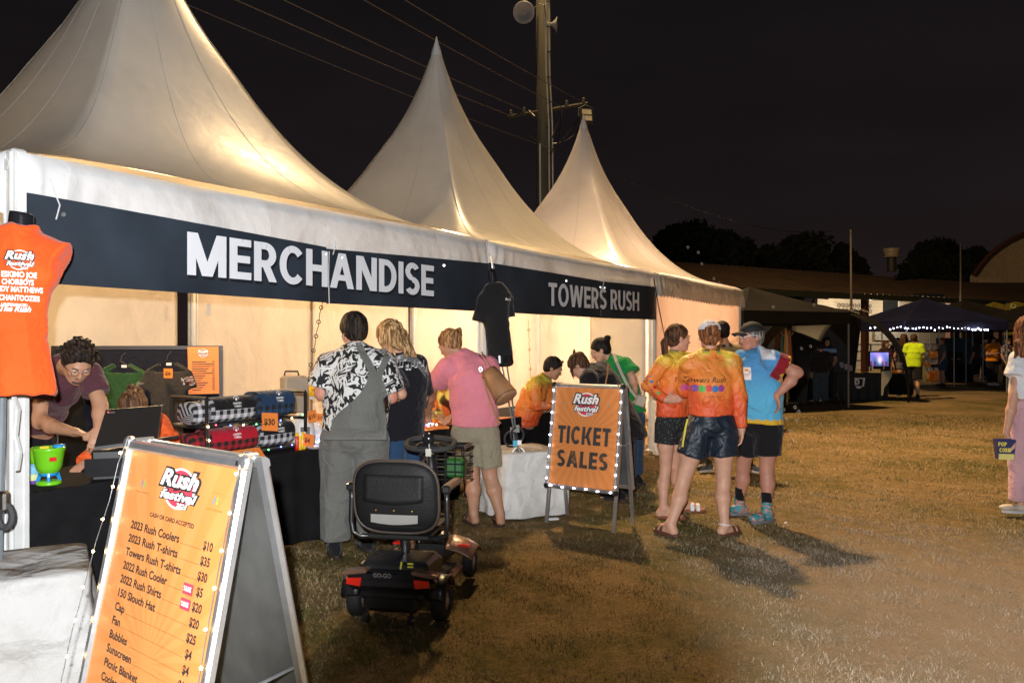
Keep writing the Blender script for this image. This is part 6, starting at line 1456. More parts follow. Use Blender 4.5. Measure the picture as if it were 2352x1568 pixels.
# ------------------------------------------------------------------ tables with black cloths
def draped_table(label, t0, t1, v0, v1, z=.70, drop=.06, group=None, seed=0, clothm=None):
    T = thing('table', label, 'table', TU((t0 + t1) / 2, (v0 + v1) / 2, 0), 0, group); rs = random.Random(seed); ph = [rs.random() * 6 for _ in range(4)]
    m = MB(); m.grid(lambda u, v: TU(t0 + (t1 - t0) * u, v0 + (v1 - v0) * v, z + .002 * math.sin(9 * u + ph[0])), 20, 6)
    def side(a, b, nrm, n_):
        L_ = np.linalg.norm(np.array(b) - np.array(a))
        def fn(u, v):
            s = u * L_; off = (.004 + .030 * v ** .7 * (math.sin(s * 21 + ph[1] + .7 * math.sin(s * 9)) * .5 + .5) + .02 * v)
            t = a[0] + (b[0] - a[0]) * u + nrm[0] * off; w_ = a[1] + (b[1] - a[1]) * u + nrm[1] * off; return TU(t, w_, z - (z - drop - .02 * math.sin(s * 3 + ph[2])) * v)
        m.grid(fn, n_, 10)
    side((t0, v0), (t1, v0), (0, -1), 90); side((t1, v0), (t1, v1), (1, 0), 34); side((t0, v1), (t0, v0), (-1, 0), 34)
    m.build('tablecloth', clothm or BLACK_CLOTH, T, smooth=True)
    for t in (t0 + .12, t1 - .12):
        for v in (v0 + .1, v1 - .1): MB().tube([TU(t, v, .0), TU(t + (.05 if t < (t0 + t1) / 2 else -.05), v, z - .02)], .013, 6).build('leg', mat('table_leg', (.12, .12, .12), rough=.4, metal=.5), T)
    return T
draped_table('black clothed stall table nearest the left post, under the laptop and bubble machine', .16, 1.30, .22, .95, .715, seed=1)
draped_table('black clothed stall table carrying the picnic blanket rack', 1.32, 2.48, .25, .95, .705, seed=2)
draped_table('black clothed stall table between the people looking at the goods', 2.55, 3.98, .30, 1.0, .70, seed=3)
draped_table('ticket counter table with a black cloth to the ground', 4.30, 6.60, .35, 1.15, .70, .02, seed=4)
draped_table('dark clothed back table below the tent wall right of the shirt board', 1.55, 2.9, 3.2, 3.8, 1.02, .02, seed=5)
def tz(px, v, z, seg=None):
    """point on the line v = const above the tent front, seen at px"""
    k = (px - 1176) / FPX; a = P0 + V * v; t = (k * a[1] - a[0]) / (U[0] - k * U[1]); return TU(t, v, z)
def card(label, c, w_, h_, text, tilt=0.0, group='orange price cards on the stall'):
    T = thing('price_card', label, 'price card', c, 0, group); x = np.array([.93 * math.cos(tilt), -.36 * math.cos(tilt), math.sin(tilt)]); fn0 = basis(c, x, (0, 0, 1)); s = 1 if fn0(0, 0, 1)[1] < fn0(0, 0, 0)[1] else -1
    fn = lambda a, b, z=0: fn0(a, b, z * s); m = MB()
    m.add([fn(-w_ / 2, -h_ / 2, 0), fn(w_ / 2, -h_ / 2, 0), fn(w_ / 2, h_ / 2, 0), fn(-w_ / 2, h_ / 2, 0)] + [fn(-w_ / 2, -h_ / 2, -.003), fn(w_ / 2, -h_ / 2, -.003), fn(w_ / 2, h_ / 2, -.003), fn(-w_ / 2, h_ / 2, -.003)], [(0, 1, 2, 3), (7, 6, 5, 4), (0, 4, 5, 1), (1, 5, 6, 2), (2, 6, 7, 3), (3, 7, 4, 0)])
    m.build('card', ORANGE_CARD, T); m = MB(); put_text(m, text, fn, 0, -h_ * .17, h_ * .34, z=.003, bold=.03); m.build('lettering', INK, T); return T

# ---------------------------------------------------------------- shirt board behind the stall
bd = thing('display_board', 'black display board with T-shirts hung on it at the back of the stall', 'display board', pt(320, 784, 7.75) * np.array([1, 1, 0]))
bA, bB = pt(118, 797, 7.55), pt(512, 795, 7.95); bA[2] = bB[2] = 1.46
xd = _n(bB - bA); Wb = np.linalg.norm(bB - bA); fb0 = basis(bA, xd, (0, 0, 1)); sg = 1 if fb0(0, 0, 1)[1] < bA[1] else -1; FB = lambda a, b, z=0: fb0(a, b, z * sg)
def slab(m, fn, x0, y0, x1, y1, z0, z1):
    m.add([fn(x, y, z) for z in (z0, z1) for x, y in ((x0, y0), (x1, y0), (x1, y1), (x0, y1))], [(3, 2, 1, 0), (4, 5, 6, 7), (0, 1, 5, 4), (1, 2, 6, 5), (2, 3, 7, 6), (3, 0, 4, 7)]); return m
slab(MB(), FB, .02, -1.44, Wb - .02, -.02, -.02, 0).build('felt_panel', cloth('felt_navy', (.008, .010, .020)), bd)
for x0, y0, x1, y1 in ((0, -.035, Wb, 0), (0, -1.44, .035, -.036), (Wb - .035, -1.44, Wb, -.036)): slab(MB(), FB, x0, y0, x1, y1, -.025, .012).build('frame_rail', BLACK, bd)
def flat_shirt(label, cx, cy, mt, lw=.20, ln=.62, wid=.165, Y=7.55, hang=True):
    T = thing('t_shirt', label, 'T-shirt', pt(cx, cy + 60, Y), 0, 'T-shirts hung on the display board'); c = pt(cx, cy, Y); x = xd; P = []
    g = lambda a, b, d=0: c + x * a + np.array([0, 0, b]) + np.array([0, -d, 0])
    P = [ec(g(0, -ln), g(0, -.10), (wid * .96, .020), (wid, .026), x, clip=[(g(0, -ln), (0, 0, -1))], rnd=.4), rc(g(-.07, -.028), g(-wid * .95, -.085), .026, .030), rc(g(.07, -.028), g(wid * .95, -.085), .026, .030)]
    for s_ in (-1, 1): P.append(ec(g(s_ * wid * .92, -.10), g(s_ * (wid + .035), -.27), (.055, .018), (.070, .016), x, clip=[(g(s_ * (wid + .03), -.25), g(s_ * .25, -.8) - g(0, 0))]))
    P.append(el(g(0, .0, .02), (.070, .05, .045), None, sign=-1, k=.01))
    o = attach('cloth', P, .010, mt, T, k=.03, disp=folds(.008, 9, int(cx), .4))
    m = MB(); m.tube([g(-.15, -.075, .03), g(0, .015, .03), g(.15, -.075, .03)], .004, 6); m.tube([g(0, .015, .03), g(.01, .06, .03), g(.04, .095, .02)], .003, 6); m.build('hanger', BLACK, T); return T, o, g
t1_, o1, g1 = flat_shirt('dark green T-shirt on a hanger, left one on the display board', 280, 833, cloth('bottle_green', (.018, .060, .022), wr=.4), ln=.78)
t2_, o2, g2 = flat_shirt('charcoal T-shirt with a round festival badge on the display board', 386, 830, cloth('charcoal', (.032, .030, .028), wr=.4), ln=.74)
m = MB(); fn = basis(pt(297, 884, 7.3), xd, (0, 0, 1)); pr = proj_to(o1, (0, 1, 0), .004); put_text(m, 'Towers Rush', fn, 0, 0, .018, width=.11, italic=.3, proj=pr); put_text(m, 'CHARTERS TOWERS', fn, 0, -.022, .010, width=.10, proj=pr); m.build('lettering', mat('cream_print', (.5, .48, .42)), t1_)
fn = basis(pt(411, 878, 7.3), xd, (0, 0, 1)); pr = proj_to(o2, (0, 1, 0), .004); logo(t2_, lambda a, b, z=0: fn(a, b, 0), 0, 0, .040, proj=pr, year=False)
for T_, cx, cy in ((t1_, 285, 841), (t2_, 388, 836)): MB().box(pt(cx, cy, 7.50), (.045, .004, .022)).build('neck_label', WHITE, T_)
card('orange price card $26 hung at the neck of the charcoal T-shirt', pt(386, 857, 7.42), .10, .085, '$26')
ps = thing('price_poster', 'orange price list sheet pinned to the right side of the display board', 'poster', pt(465, 860, 7.7)); fz0 = basis(pt(431, 797, 7.80), _n(pt(496, 796, 7.86) - pt(431, 797, 7.80)), (0.0, 0, 1)); s_ = 1 if fz0(0, 0, 1)[1] < fz0(0, 0, 0)[1] else -1; FZ = lambda a, b, z=0: fz0(a, b, z * s_)
slab(MB(), FZ, 0, -.445, .275, 0, -.002, .001).build('sheet', ORANGE_CARD, ps); logo(ps, FZ, .137, -.060, .040, z=.003)
m = MB()
for i in range(13): x1 = .045 + .02 * (i * 7 % 4) + (.10 if i < 6 else .05); quadp(m, FZ, .035, -.145 - .022 * i, x1 + .02, -.136 - .022 * i, .003); quadp(m, FZ, .215, -.145 - .022 * i, .238, -.136 - .022 * i, .003)
m.build('print_lines', INK, ps)['kind'] = 'stuff'

# ---------------------------------------------------------------- laptop, cash drawer, bubble machine
lp = thing('laptop', 'open black laptop seen from behind its lid, on the nearest stall table', 'laptop', pt(290, 1030, 4.7))
a, b, c_, d = pt(243, 941, 4.72), pt(372, 931, 4.82), pt(362, 1007, 4.66), pt(216, 1026, 4.55)
th = np.array([.0, .012, .002]); MB().add([d, c_, b, a, d + th, c_ + th, b + th, a + th], [(0, 1, 2, 3), (7, 6, 5, 4), (0, 4, 5, 1), (1, 5, 6, 2), (2, 6, 7, 3), (3, 7, 4, 0)]).build('lid', mat('laptop_black', (.008, .008, .009), rough=.55), lp)
e1, e2 = c_ + np.array([.03, .22, -.005]), d + np.array([.03, .22, -.005]); dz = np.array([0, 0, -.018])
MB().add([d, c_, e1, e2, d + dz, c_ + dz, e1 + dz, e2 + dz], [(0, 1, 2, 3), (7, 6, 5, 4), (0, 4, 5, 1), (1, 5, 6, 2), (2, 6, 7, 3), (3, 7, 4, 0)]).build('keyboard_base', BLACK, lp)
fl0 = basis(a, b - a, a - d); s_ = 1 if fl0(0, 0, 1)[1] < a[1] else -1
m = MB(); quadp(m, lambda x, y, z=0: fl0(x, y, z * s_), .010, -.030, .048, -.018, .003); m.build('lid_badge', mat('badge_grey', (.12, .10, .10), rough=.3), lp); m = MB(); m.lathe(fl0(.012, -.02, .005 * s_), [(0, -.002), (.003, 0), (0, .002)], 6); m.build('lid_light', BR, lp)
cd = thing('cash_drawer', 'black cash drawer under the laptop', 'cash drawer', TU(.95, .5, .72)); MB().box((pt(275, 1030, 4.72) + np.array([.0, .12, 0])) * np.array([1, 1, 0]) + np.array([0, 0, .805]), (.36, .34, .17), .35, bev=.01).build('case', BLACK, cd)
MB().box((pt(275, 1030, 4.62) + np.array([-.03, -.0, 0])) * np.array([1, 1, 0]) + np.array([0, 0, .80]), (.30, .008, .10), .35).build('drawer_front', BLACK_GLOSS, cd)
LIME = mat('lime_plastic', (.16, .55, .015), rough=.3, var=.04, coat=.3); SKY = mat('sky_plastic', (.02, .26, .60), rough=.35)
bm = thing('bubble_machine', 'lime green bubble machine with blue legs on the near table corner', 'toy', tz(112, .42, .715)); c = tz(112, .40, .715); k = .92
MB().lathe(c, [(0, .0), (.065 * k, .0), (.072 * k, .008), (.066 * k, .02), (.040 * k, .026), (0, .026)], 26).build('base_dish', LIME, bm, smooth=True)
MB().lathe(c, [(.030, .064), (.052, .066), (.066, .10), (.076, .17), (.080, .185), (.083, .192), (.083, .205), (.078, .206), (.066, .150), (0, .10)], 28).build('bowl', LIME, bm, smooth=True)
for i in range(4):
    a_ = i * 1.571 + .5; MB().tube([c + np.array([.055 * math.cos(a_), .055 * math.sin(a_), .02]), c + np.array([.046 * math.cos(a_), .046 * math.sin(a_), .045]), c + np.array([.042 * math.cos(a_), .042 * math.sin(a_), .072])], .010, 6).build('leg', SKY, bm)
MB().lathe(c, [(.0, .050), (.045, .050), (.05, .062), (.045, .070), (0, .07)], 20).build('collar', SKY, bm, smooth=True)
MB().box(c + np.array([.052, -.052, .145]), (.035, .004, .022), .75).build('badge', RED, bm)
MB().lathe(c + np.array([.04, .03, .195]), [(0, 0), (.032, 0), (.032, .02), (0, .024)], 14).build('cap', SKY, bm, smooth=True); MB().box(c + np.array([-.01, -.02, .205]), (.045, .02, .012), .3).build('switch', YELLOW, bm)
bo = thing('bubble_bottle', 'bubble mix bottle with blue, yellow and purple label behind the post', 'bottle', tz(79, .45, .715)); c = tz(77, .50, .715)
MB().lathe(c, [(0, 0), (.030, 0), (.032, .02)], 14).build('base', mat('purple_plastic', (.12, .03, .32)), bo); MB().lathe(c, [(.032, .02), (.032, .045), (.032, .055)], 14).build('label', mat('lemon_label', (.6, .65, .3)), bo); MB().lathe(c, [(.032, .056), (.032, .095), (.015, .11)], 14).build('shoulder', mat('pale_blue_label', (.18, .45, .65)), bo)
MB().lathe(c + np.array([0, .03, 0]), [(0, .1), (.03, .1), (.036, .13), (.036, .19), (.02, .2)], 14).build('cap', LIME, bo, smooth=True)

# ---------------------------------------------------------------- picnic blanket rack
rk = thing('display_rack', 'black two tier rack of rolled picnic blankets', 'rack', tz(560, .55, .705))
def BAR(m, p, q_, r=.011): return m.tube([p, q_], r, 4)
rt0, rt1, rv0, rv1, rz0, rz1, rz2 = 1.42, 2.30, .36, .72, .715, .935, 1.13
for t in (rt0, rt1):
    for v in (rv0, rv1): BAR(MB(), TU(t, v, rz0), TU(t, v, rz2), .012).build('upright', BLACK, rk)
    for z in (rz0 + .01, rz1, rz2): BAR(MB(), TU(t, rv0, z), TU(t, rv1, z), .012).build('end_bar', BLACK, rk)
for z in (rz0 + .012, rz1):
    m = MB(); slab(m, lambda a, b, c: TU(a, b, c), rt0, rv0, rt1, rv1, z, z + .012); m.build('shelf', BLACK, rk)
def gingham(name, dark, light, sc=17):
    if name in _mats: return _mats[name]
    m = bpy.data.materials.new(name); m.use_nodes = True; N = m.node_tree.nodes; K = m.node_tree.links; b = N['Principled BSDF']; b.inputs['Roughness'].default_value = .9
    at = N.new('ShaderNodeAttribute'); at.attribute_name = 'Col'; s = N.new('ShaderNodeSeparateXYZ'); K.new(at.outputs['Vector'], s.inputs[0])
    f = lambda o: nmath(N, K, 'GREATER_THAN', nmath(N, K, 'FRACT', nmath(N, K, 'MULTIPLY', o, sc)), .5); t = nmath(N, K, 'MULTIPLY', nmath(N, K, 'ADD', f(s.outputs['X']), f(s.outputs['Y'])), .5)
    r = N.new('ShaderNodeValToRGB'); K.new(t, r.inputs[0]); r.color_ramp.elements[0].color = (*dark, 1); r.color_ramp.elements[1].color = (*light, 1); r.color_ramp.interpolation = 'LINEAR'; K.new(r.outputs[0], b.inputs['Base Color']); _mats[name] = m; return m
def bag_roll(label, t0, t1, z, flapm, bodym, v=.52, hh=.165, dd=.19, words=True, folded=False):
    T = thing('picnic_blanket', label, 'picnic blanket', TU((t0 + t1) / 2, v, z), 0, 'rolled picnic blankets on the rack')
    def sec(a, s=1.0):  # rounded section, a 0..1 starting at the back bottom going over the top to the front bottom
        w_ = a * 2 * math.pi - math.pi / 2; x, y = math.cos(w_), math.sin(w_); L_ = (abs(x) ** 3 + abs(y) ** 3) ** (1 / 3.); return x / L_ * dd / 2 * s, (y / L_ * .5 + .5) * hh * s + (1 - s) * hh * .5
    vs, cs, fs = [], [], []; nu, na = 16, 28
    for i in range(nu + 1):
        u = i / nu; s = 1 - .10 * abs(2 * u - 1) ** 6 + .012 * math.sin(u * 19)
        for j in range(na):
            x, y = sec(j / na, s); vs.append(TU(t0 + (t1 - t0) * u, v + x, z + y)); cs.append(((t1 - t0) * u, j / na * .55, 0))
    for i in range(nu):
        for j in range(na): fs.append((i * na + j, i * na + (j + 1) % na, (i + 1) * na + (j + 1) % na, (i + 1) * na + j))
    fs += [tuple(range(na - 1, -1, -1)), tuple(nu * na + j for j in range(na))]
    link_mesh('roll', vs, fs, bodym, T, smooth=True, cols=np.array(cs))
    if flapm:
        m = MB(); lo, hi_ = .20, .74   # over the top and down the front
        e = (t1 - t0) * .04
        m.grid(lambda a, u: (lambda q_: TU(t0 + e + (t1 - t0 - 2 * e) * u, v + q_[0] * 1.07, z + (q_[1] - hh / 2) * 1.07 + hh / 2))(sec(lo + (hi_ - lo) * a)), 18, 14); m.build('flap', flapm, T, smooth=True)
        if words:
            q_ = sec(.70); c = TU((t0 + t1) / 2, v - dd * .5 * 1.12, z + hh * .72); fn0 = basis(c, (U[0], U[1], 0), (V[0] * .35, V[1] * .35, 1)); s_ = 1 if fn0(0, 0, 1)[1] < c[1] else -1; fn = lambda a, b, c2=0: fn0(a, b, c2 * s_ + .006 * s_)
            m = MB(); block_text(m, 'CHARTERS', fn, -.036, .036, .0, .014, w=.22, z=.002); block_text(m, 'TOWERS', fn, -.030, .030, -.021, .014, w=.22, z=.002); disc(m, fn, 0, .036, .010, z=.002, k=12); m.build('lettering', WHITE, T)
            m = MB(); disc(m, fn, 0, .036, .024, z=.002, k=18, inner=.86, a0=0, a1=math.pi); m.build('emblem', WHITE, T)
    return T
BLKF = cloth('bag_black', (.008, .008, .009), wr=.3); GBW = gingham('gingham_black', (.012, .012, .014), (.62, .62, .66)); GNV = gingham('gingham_navy', (.008, .009, .012), (.020, .060, .14)); GRD = gingham('gingham_red', (.010, .008, .008), (.36, .012, .020))
bag_roll('rolled blanket with black flap over black and white check, upper left on the rack', 1.52, 1.90, .95, BLKF, GBW)
bag_roll('rolled blanket with navy flap over navy check, upper right on the rack', 1.92, 2.27, .95, cloth('bag_navy', (.012, .040, .095), wr=.3), GNV, hh=.185)
bag_roll('rolled blanket with red flap over red check, lower left on the rack', 1.50, 1.92, .742, cloth('bag_red', (.42, .010, .028), wr=.3), GRD, hh=.16)
bag_roll('rolled blanket with black flap over bright check, lower right on the rack', 1.94, 2.27, .742, BLKF, GBW, hh=.165)
bag_roll('loose black and white checked blanket folded at the left end of the rack', 1.38, 1.50, .95, None, GBW, hh=.15)
bag_roll('loose red checked blanket at the lower left end of the rack', 1.36, 1.48, .742, None, GRD, hh=.15)
lights('fairy_lights', 'coloured fairy lights along the upper shelf of the blanket rack', 'fairy lights', [TU(rt0, rv0 - .03, rz1 + .02), TU((rt0 + rt1) / 2, rv0 - .035, rz1 - .01), TU(rt1, rv0 - .03, rz1 + .03)], 8, [BR, BB, WARM, BG], .0055, mat('green_wire', (.01, .03, .01)))
lights('fairy_lights', 'coloured fairy lights along the lower shelf of the blanket rack', 'fairy lights', [TU(rt0, rv0 - .03, rz0 + .03), TU((rt0 + rt1) / 2, rv0 - .04, rz0 + .03), TU(rt1, rv0 - .03, rz0 + .05)], 8, [BB, BB, BR, WARM, BG], .0055)
lights('fairy_lights', 'warm fairy lights down the left upright of the blanket rack', 'fairy lights', [TU(rt0, rv0 - .02, rz1 + .05), TU(rt0, rv0 - .03, rz0 + .02)], 3, WARM, .006)
card('orange $30 card clipped to the middle of the upper shelf', TU(1.90, rv0 - .06, rz1 + .005), .135, .125, '$30')
card('orange $10 card standing above the white packets', tz(717, .42, .93), .09, .085, '$10', .35); card('orange $4 card leaning on the yellow bubble tubes', tz(706, .30, .775), .115, .095, '$4', -.15)
card('orange $15 card behind the hip of the person in overalls', tz(736, .5, .905), .07, .06, '$15')
pst = thing('price_poster', 'small orange price list lying at the front of the rack table', 'poster', tz(560, .26, .71)); c = tz(563, .24, .735); fn0 = basis(c, (U[0], U[1], 0), (V[0], V[1], 1.0)); s_ = 1 if fn0(0, 0, 1)[1] < c[1] else -1; fq = lambda a, b, z=0: fn0(a, b, z * s_)
slab(MB(), fq, -.10, -.08, .16, .06, -.003, 0).build('sheet', ORANGE_CARD, pst); logo(pst, fq, .03, .005, .035)

# ---------------------------------------------------------------- small goods at the end of the rack table and on the next table
def goods(name, label, cat, c, build, group=None): T = thing(name, label, cat, c, 0, group); build(T, c); return T
def _dome(T, c): MB().lathe(c, [(0, 0), (.085, 0), (.095, .05), (.092, .15), (.075, .21), (.04, .245), (0, .25)], 24).build('packet', mat('white_packet', (.66, .64, .60), rough=.5), T, smooth=True); MB().box(c + np.array([.045, -.085, .11]), (.07, .006, .07), .3).build('label', BLACK, T)
goods('fan_packet', 'white rounded fan packet with a black label right of the rack', 'packet', tz(694, .55, .705), _dome)
rs = random.Random(8)
for k, (px, v, h_, w_, cm) in enumerate([(722, .55, .16, .05, (.62, .62, .64)), (729, .50, .13, .045, (.55, .56, .60)), (712, .62, .19, .06, (.30, .08, .12)), (735, .45, .10, .05, (.70, .70, .72))]):
    goods('snack_packet', ['tall white foil packet standing among the fans', 'silver foil packet beside the tall white one', 'maroon box standing behind the packets', 'low white box nearest the overalls'][k], 'packet', tz(px, v, .705),
          lambda T, c: (MB().grid(lambda u, t: c + np.array([(u - .5) * w_ * 1.6 * (1 - .25 * (2 * t - 1) ** 4), -.02 * math.sin(math.pi * u) * math.sin(math.pi * t), t * h_]), 6, 8, .02, (0, 1, 0)).build('wrapper', mat('packet_%s' % ['a', 'b', 'c', 'd'][k], cm, rough=.35, var=.4, vscale=30), T)), 'goods at the end of the rack table')
for k in range(4):
    goods('bubble_tube', ['yellow', 'second yellow', 'third yellow', 'red'][k] + ' bubble tube behind the $4 card', 'toy', tz(689 + 5 * k - (k == 3) * 22, .34, .705),
          lambda T, c: (MB().lathe(c, [(0, 0), (.013, 0), (.014, .02), (.013, .10), (.008, .11), (.010, .125), (0, .128)], 10).build('tube', YELLOW if k < 3 else RED, T, smooth=True), MB().lathe(c, [(.014, .105), (.0145, .122), (.006, .13)], 10).build('cap', YELLOW if k % 2 else WHITE, T)), 'bubble tubes on the rack table')
goods('dish', 'shallow white dish in front of the packets', 'dish', tz(722, .30, .705), lambda T, c: MB().lathe(c, [(0, .002), (.05, .002), (.075, .022), (.078, .024), (.05, .006), (0, .006)], 22).build('bowl', WHITE, T, smooth=True))
lights('fairy_lights', 'white and blue fairy lights glowing in the dish', 'fairy lights', [tz(714, .36, .74), tz(724, .34, .75), tz(735, .36, .74), tz(731, .42, .76)], 6, [COOL, BB, COOL, BG], .006)
goods('storage_tub', 'grey clear storage tub with a black handle behind the rack', 'tub', tz(676, 1.9, .70), lambda T, c: (MB().box(c + np.array([0, 0, .28]), (.24, .22, .36), .5, bev=.02).build('tub', mat('tub_grey', (.30, .28, .25), rough=.35), T), MB().tube([c + np.array([-.07, -.1, .47]), c + np.array([-.06, -.1, .51]), c + np.array([.06, -.1, .51]), c + np.array([.07, -.1, .47])], .010, 6).build('handle', BLACK, T)))
def _tbl(T, c): MB().box(c + np.array([0, 0, .0]), (.30, .3, .025), .5).build('top', WHITE, T); [MB().tube([c + np.array([x, y, 0]), c + np.array([x, y, -c[2] + .01])], .008, 5).build('leg', STEEL, T) for x in (-.11, .11) for y in (-.1, .1)]
goods('stool', 'small white stool at the back of the stall', 'stool', tz(726, 2.0, .93), _tbl)
goods('hard_hat', 'yellow hard hat on the white stool', 'hard hat', tz(728, 2.0, .945), lambda T, c: (MB().lathe(c, [(.135, .0), (.137, .008), (.115, .02), (.112, .07), (.085, .13), (.03, .155), (0, .157)], 24).build('shell', YELLOW, T, smooth=True), MB().box(c + np.array([0, 0, .12]), (.03, .20, .08), bev=.01).build('ridge', YELLOW, T)))
card('orange SALE card on the table beyond the blonde woman', tz(991, .62, .885), .10, .085, 'SALE')
lights('fairy_lights', 'blue and white fairy lights under the SALE card', 'fairy lights', [tz(978, .45, .735), tz(990, .5, .74), tz(1006, .42, .73)], 6, [BB, COOL, COOL], .006)
goods('coolers_box', 'low dark box under the SALE card lights', 'box', tz(998, .40, .70), lambda T, c: MB().box(c + np.array([0, .02, .012]), (.22, .16, .024), .5).build('box', ORANGE_CARD, T))
# ticket counter top
def flat_on(label, name, cat, pts_, z, mt, th=.006):
    c = np.mean([p for p in pts_], 0); T = thing(name, label, cat, (c[0], c[1], z)); n_ = len(pts_); vs = [np.array([p[0], p[1], z]) for p in pts_] + [np.array([p[0], p[1], z + th]) for p in pts_]
    MB().add(vs, [tuple(range(n_ - 1, -1, -1)), tuple(range(n_, 2 * n_))] + [(i, (i + 1) % n_, n_ + (i + 1) % n_, n_ + i) for i in range(n_)]).build('sheet', mt, T); return T
flat_on('long orange paper mat on the ticket counter', 'paper_mat', 'mat', [TU(4.32, .36, 0), TU(5.35, .33, 0), TU(5.05, .62, 0), TU(4.32, .85, 0)], .703, mat('orange_mat', (.72, .17, .05), rough=.5))
flat_on('white receipt book under the ticket seller hands', 'receipt_book', 'book', [TU(5.95, .55, 0), TU(6.35, .5, 0), TU(6.4, .78, 0), TU(6.0, .8, 0)], .703, WHITE, .02)
flat_on('orange paper beside the SALE card', 'paper_sheet', 'paper', [TU(3.7, .32, 0), TU(3.95, .32, 0), TU(3.95, .5, 0), TU(3.7, .5, 0)], .703, ORANGE_CARD)
for lb, t, v, z in (('pale plastic chair back seen behind the woman in pink', 4.35, 1.9, .95), ('white plastic chair behind the ticket seller', 5.2, 1.9, .85)):
    T = thing('chair', lb, 'chair', TU(t, v, 0)); MB().grid(lambda a, b: TU(t + (a - .5) * .42, v + .06 * math.sin(math.pi * a) + .03 * b, .45 + (z - .45) * b * (1 - .10 * (2 * a - 1) ** 2)), 10, 6, .02, (0, 1, 0)).build('backrest', WHITE, T, smooth=True); slab(MB(), lambda a, b, c: TU(t + a, v + b, c), -.2, -.38, .2, .02, .42, .45).build('seat', WHITE, T)
    for x in (-.18, .18):
        for y in (-.36, 0): MB().tube([TU(t + x, v + y, 0), TU(t + x, v + y, .43)], .016, 6).build('leg', WHITE, T)

# ---------------------------------------------------------------- mannequins
q = pj(3.62); OR = cloth('orange_tee', (.78, .085, .012), wr=.35, rough=.75)
mq = thing('mannequin', 'black torso mannequin in an orange festival T-shirt tied to the left corner post', 'mannequin', q(30, 900))
P = [ec(q(25, 905), q(12, 745), (.185, .12), (.150, .105), (1, 0, 0), clip=[(q(0, 905), (0, 0, -1))]), ec(q(12, 745), q(26, 625), (.150, .105), (.185, .13), (1, 0, 0)), ec(q(26, 625), q(38, 560), (.185, .13), (.15, .09), (1, 0, 0)),
     rc(q(40, 548), q(96, 580), .052, .062), rc(q(96, 580), q(158, 600, -.02), .062, .070, clip=[(q(140, 604), (1.0, 0, -.55))]), rc(q(38, 540), q(-20, 575), .05, .06), rc(q(38, 565), q(42, 520), .085, .072, clip=[(q(42, 524), (0, 0, 1))])]
sh_ = attach('t_shirt', P, .008, OR, mq, k=.05, disp=folds(.011, 8, 3, .8))
attach('neck_block', [ec(q(46, 560), q(50, 490), (.058, .055), (.048, .050), (1, 0, 0), clip=[(q(50, 488), (0.15, 0, 1))]), ], .008, BLACK_GLOSS, mq, k=.01)
vd = np.array([-.512, .859, 0]); pr = proj_to(sh_, vd, .004); fn = basis(q(45, 592, -.2), (.859, .512, -.03), (0, 0, 1)); f0 = lambda a, b, z=0: fn(a, b, 0)
logo(mq, f0, 0, 0, .044, proj=pr, ring_only=True)
m = MB()
for body, y, w_, h_, x in (('ESKIMO JOE', 633, .130, .023, 45), ('CHOIRBOYS', 650, .118, .022, 43), ('WENDY MATTHEWS', 667, .208, .022, 38), ('THE CHANTOOZIES', 687, .196, .022, 35), ('I EXPERIENCED', 701, .096, .012, 38)):
    put_text(m, body, fn, (x - 45) * 3.42 / FPX, -(y - 592) * 3.42 / FPX, h_, width=w_, bold=.035, proj=lambda p: pr(p))
put_text(m, 'The Rush', fn, -.012, -.218, .024, width=.115, italic=.35, bold=.03, proj=lambda p: pr(p))
m.build('lettering', WHITE, mq)
q = pj(7.12); TEE = cloth('black_tee', (.014, .014, .015), wr=.3)
m2 = thing('mannequin', 'hanging mannequin in a plain black T-shirt on the post between the first two marquees', 'mannequin', q(1140, 830))
P = [ec(q(1152, 842), q(1142, 745), (.118, .09), (.105, .085), (1, .4, 0), clip=[(q(1150, 818), (0, 0, -1))]), ec(q(1142, 745), q(1140, 680), (.105, .085), (.125, .095), (1, .4, 0)), ec(q(1140, 680), q(1136, 655), (.125, .09), (.08, .06), (1, .4, 0)),
     rc(q(1128, 668), q(1112, 690), .055, .058), rc(q(1112, 690), q(1098, 752), .058, .066, clip=[(q(1102, 738), q(1098, 752) - q(1110, 690))]), rc(q(1150, 668), q(1165, 690, .1), .05, .055), rc(q(1165, 690, .1), q(1172, 745, .1), .055, .06, clip=[(q(1171, 728, .1), (0, 0, -1))])]
a_ = attach('t_shirt', P, .009, TEE, m2, k=.03, disp=folds(.005, 8, 5, .5)); attach('torso_form', [rc(q(1134, 660), q(1130, 625), .040, .034)], .009, BLACK_GLOSS, m2, k=.01); attach('torso_base', [ec(q(1153, 835), q(1150, 800), (.105, .08), (.1, .08), (1, .4, 0), clip=[(q(1150, 842), (0, 0, -1))])], .009, BLACK_GLOSS, m2, k=.01)
m = MB(); m.tube([q(1131, 622), q(1130, 605), q(1127, 590, .2)], .006, 5); m.build('hanging_hook', STEEL, m2)
pr = proj_to(a_, (0, 1, 0), .004); m = MB(); put_text(m, 'Rush', basis(q(1166, 686, -.3), (.9, .3, 0), (0, 0, 1)), 0, 0, .02, width=.05, bold=.03, italic=.3, proj=pr); m.build('lettering', WHITE, m2)

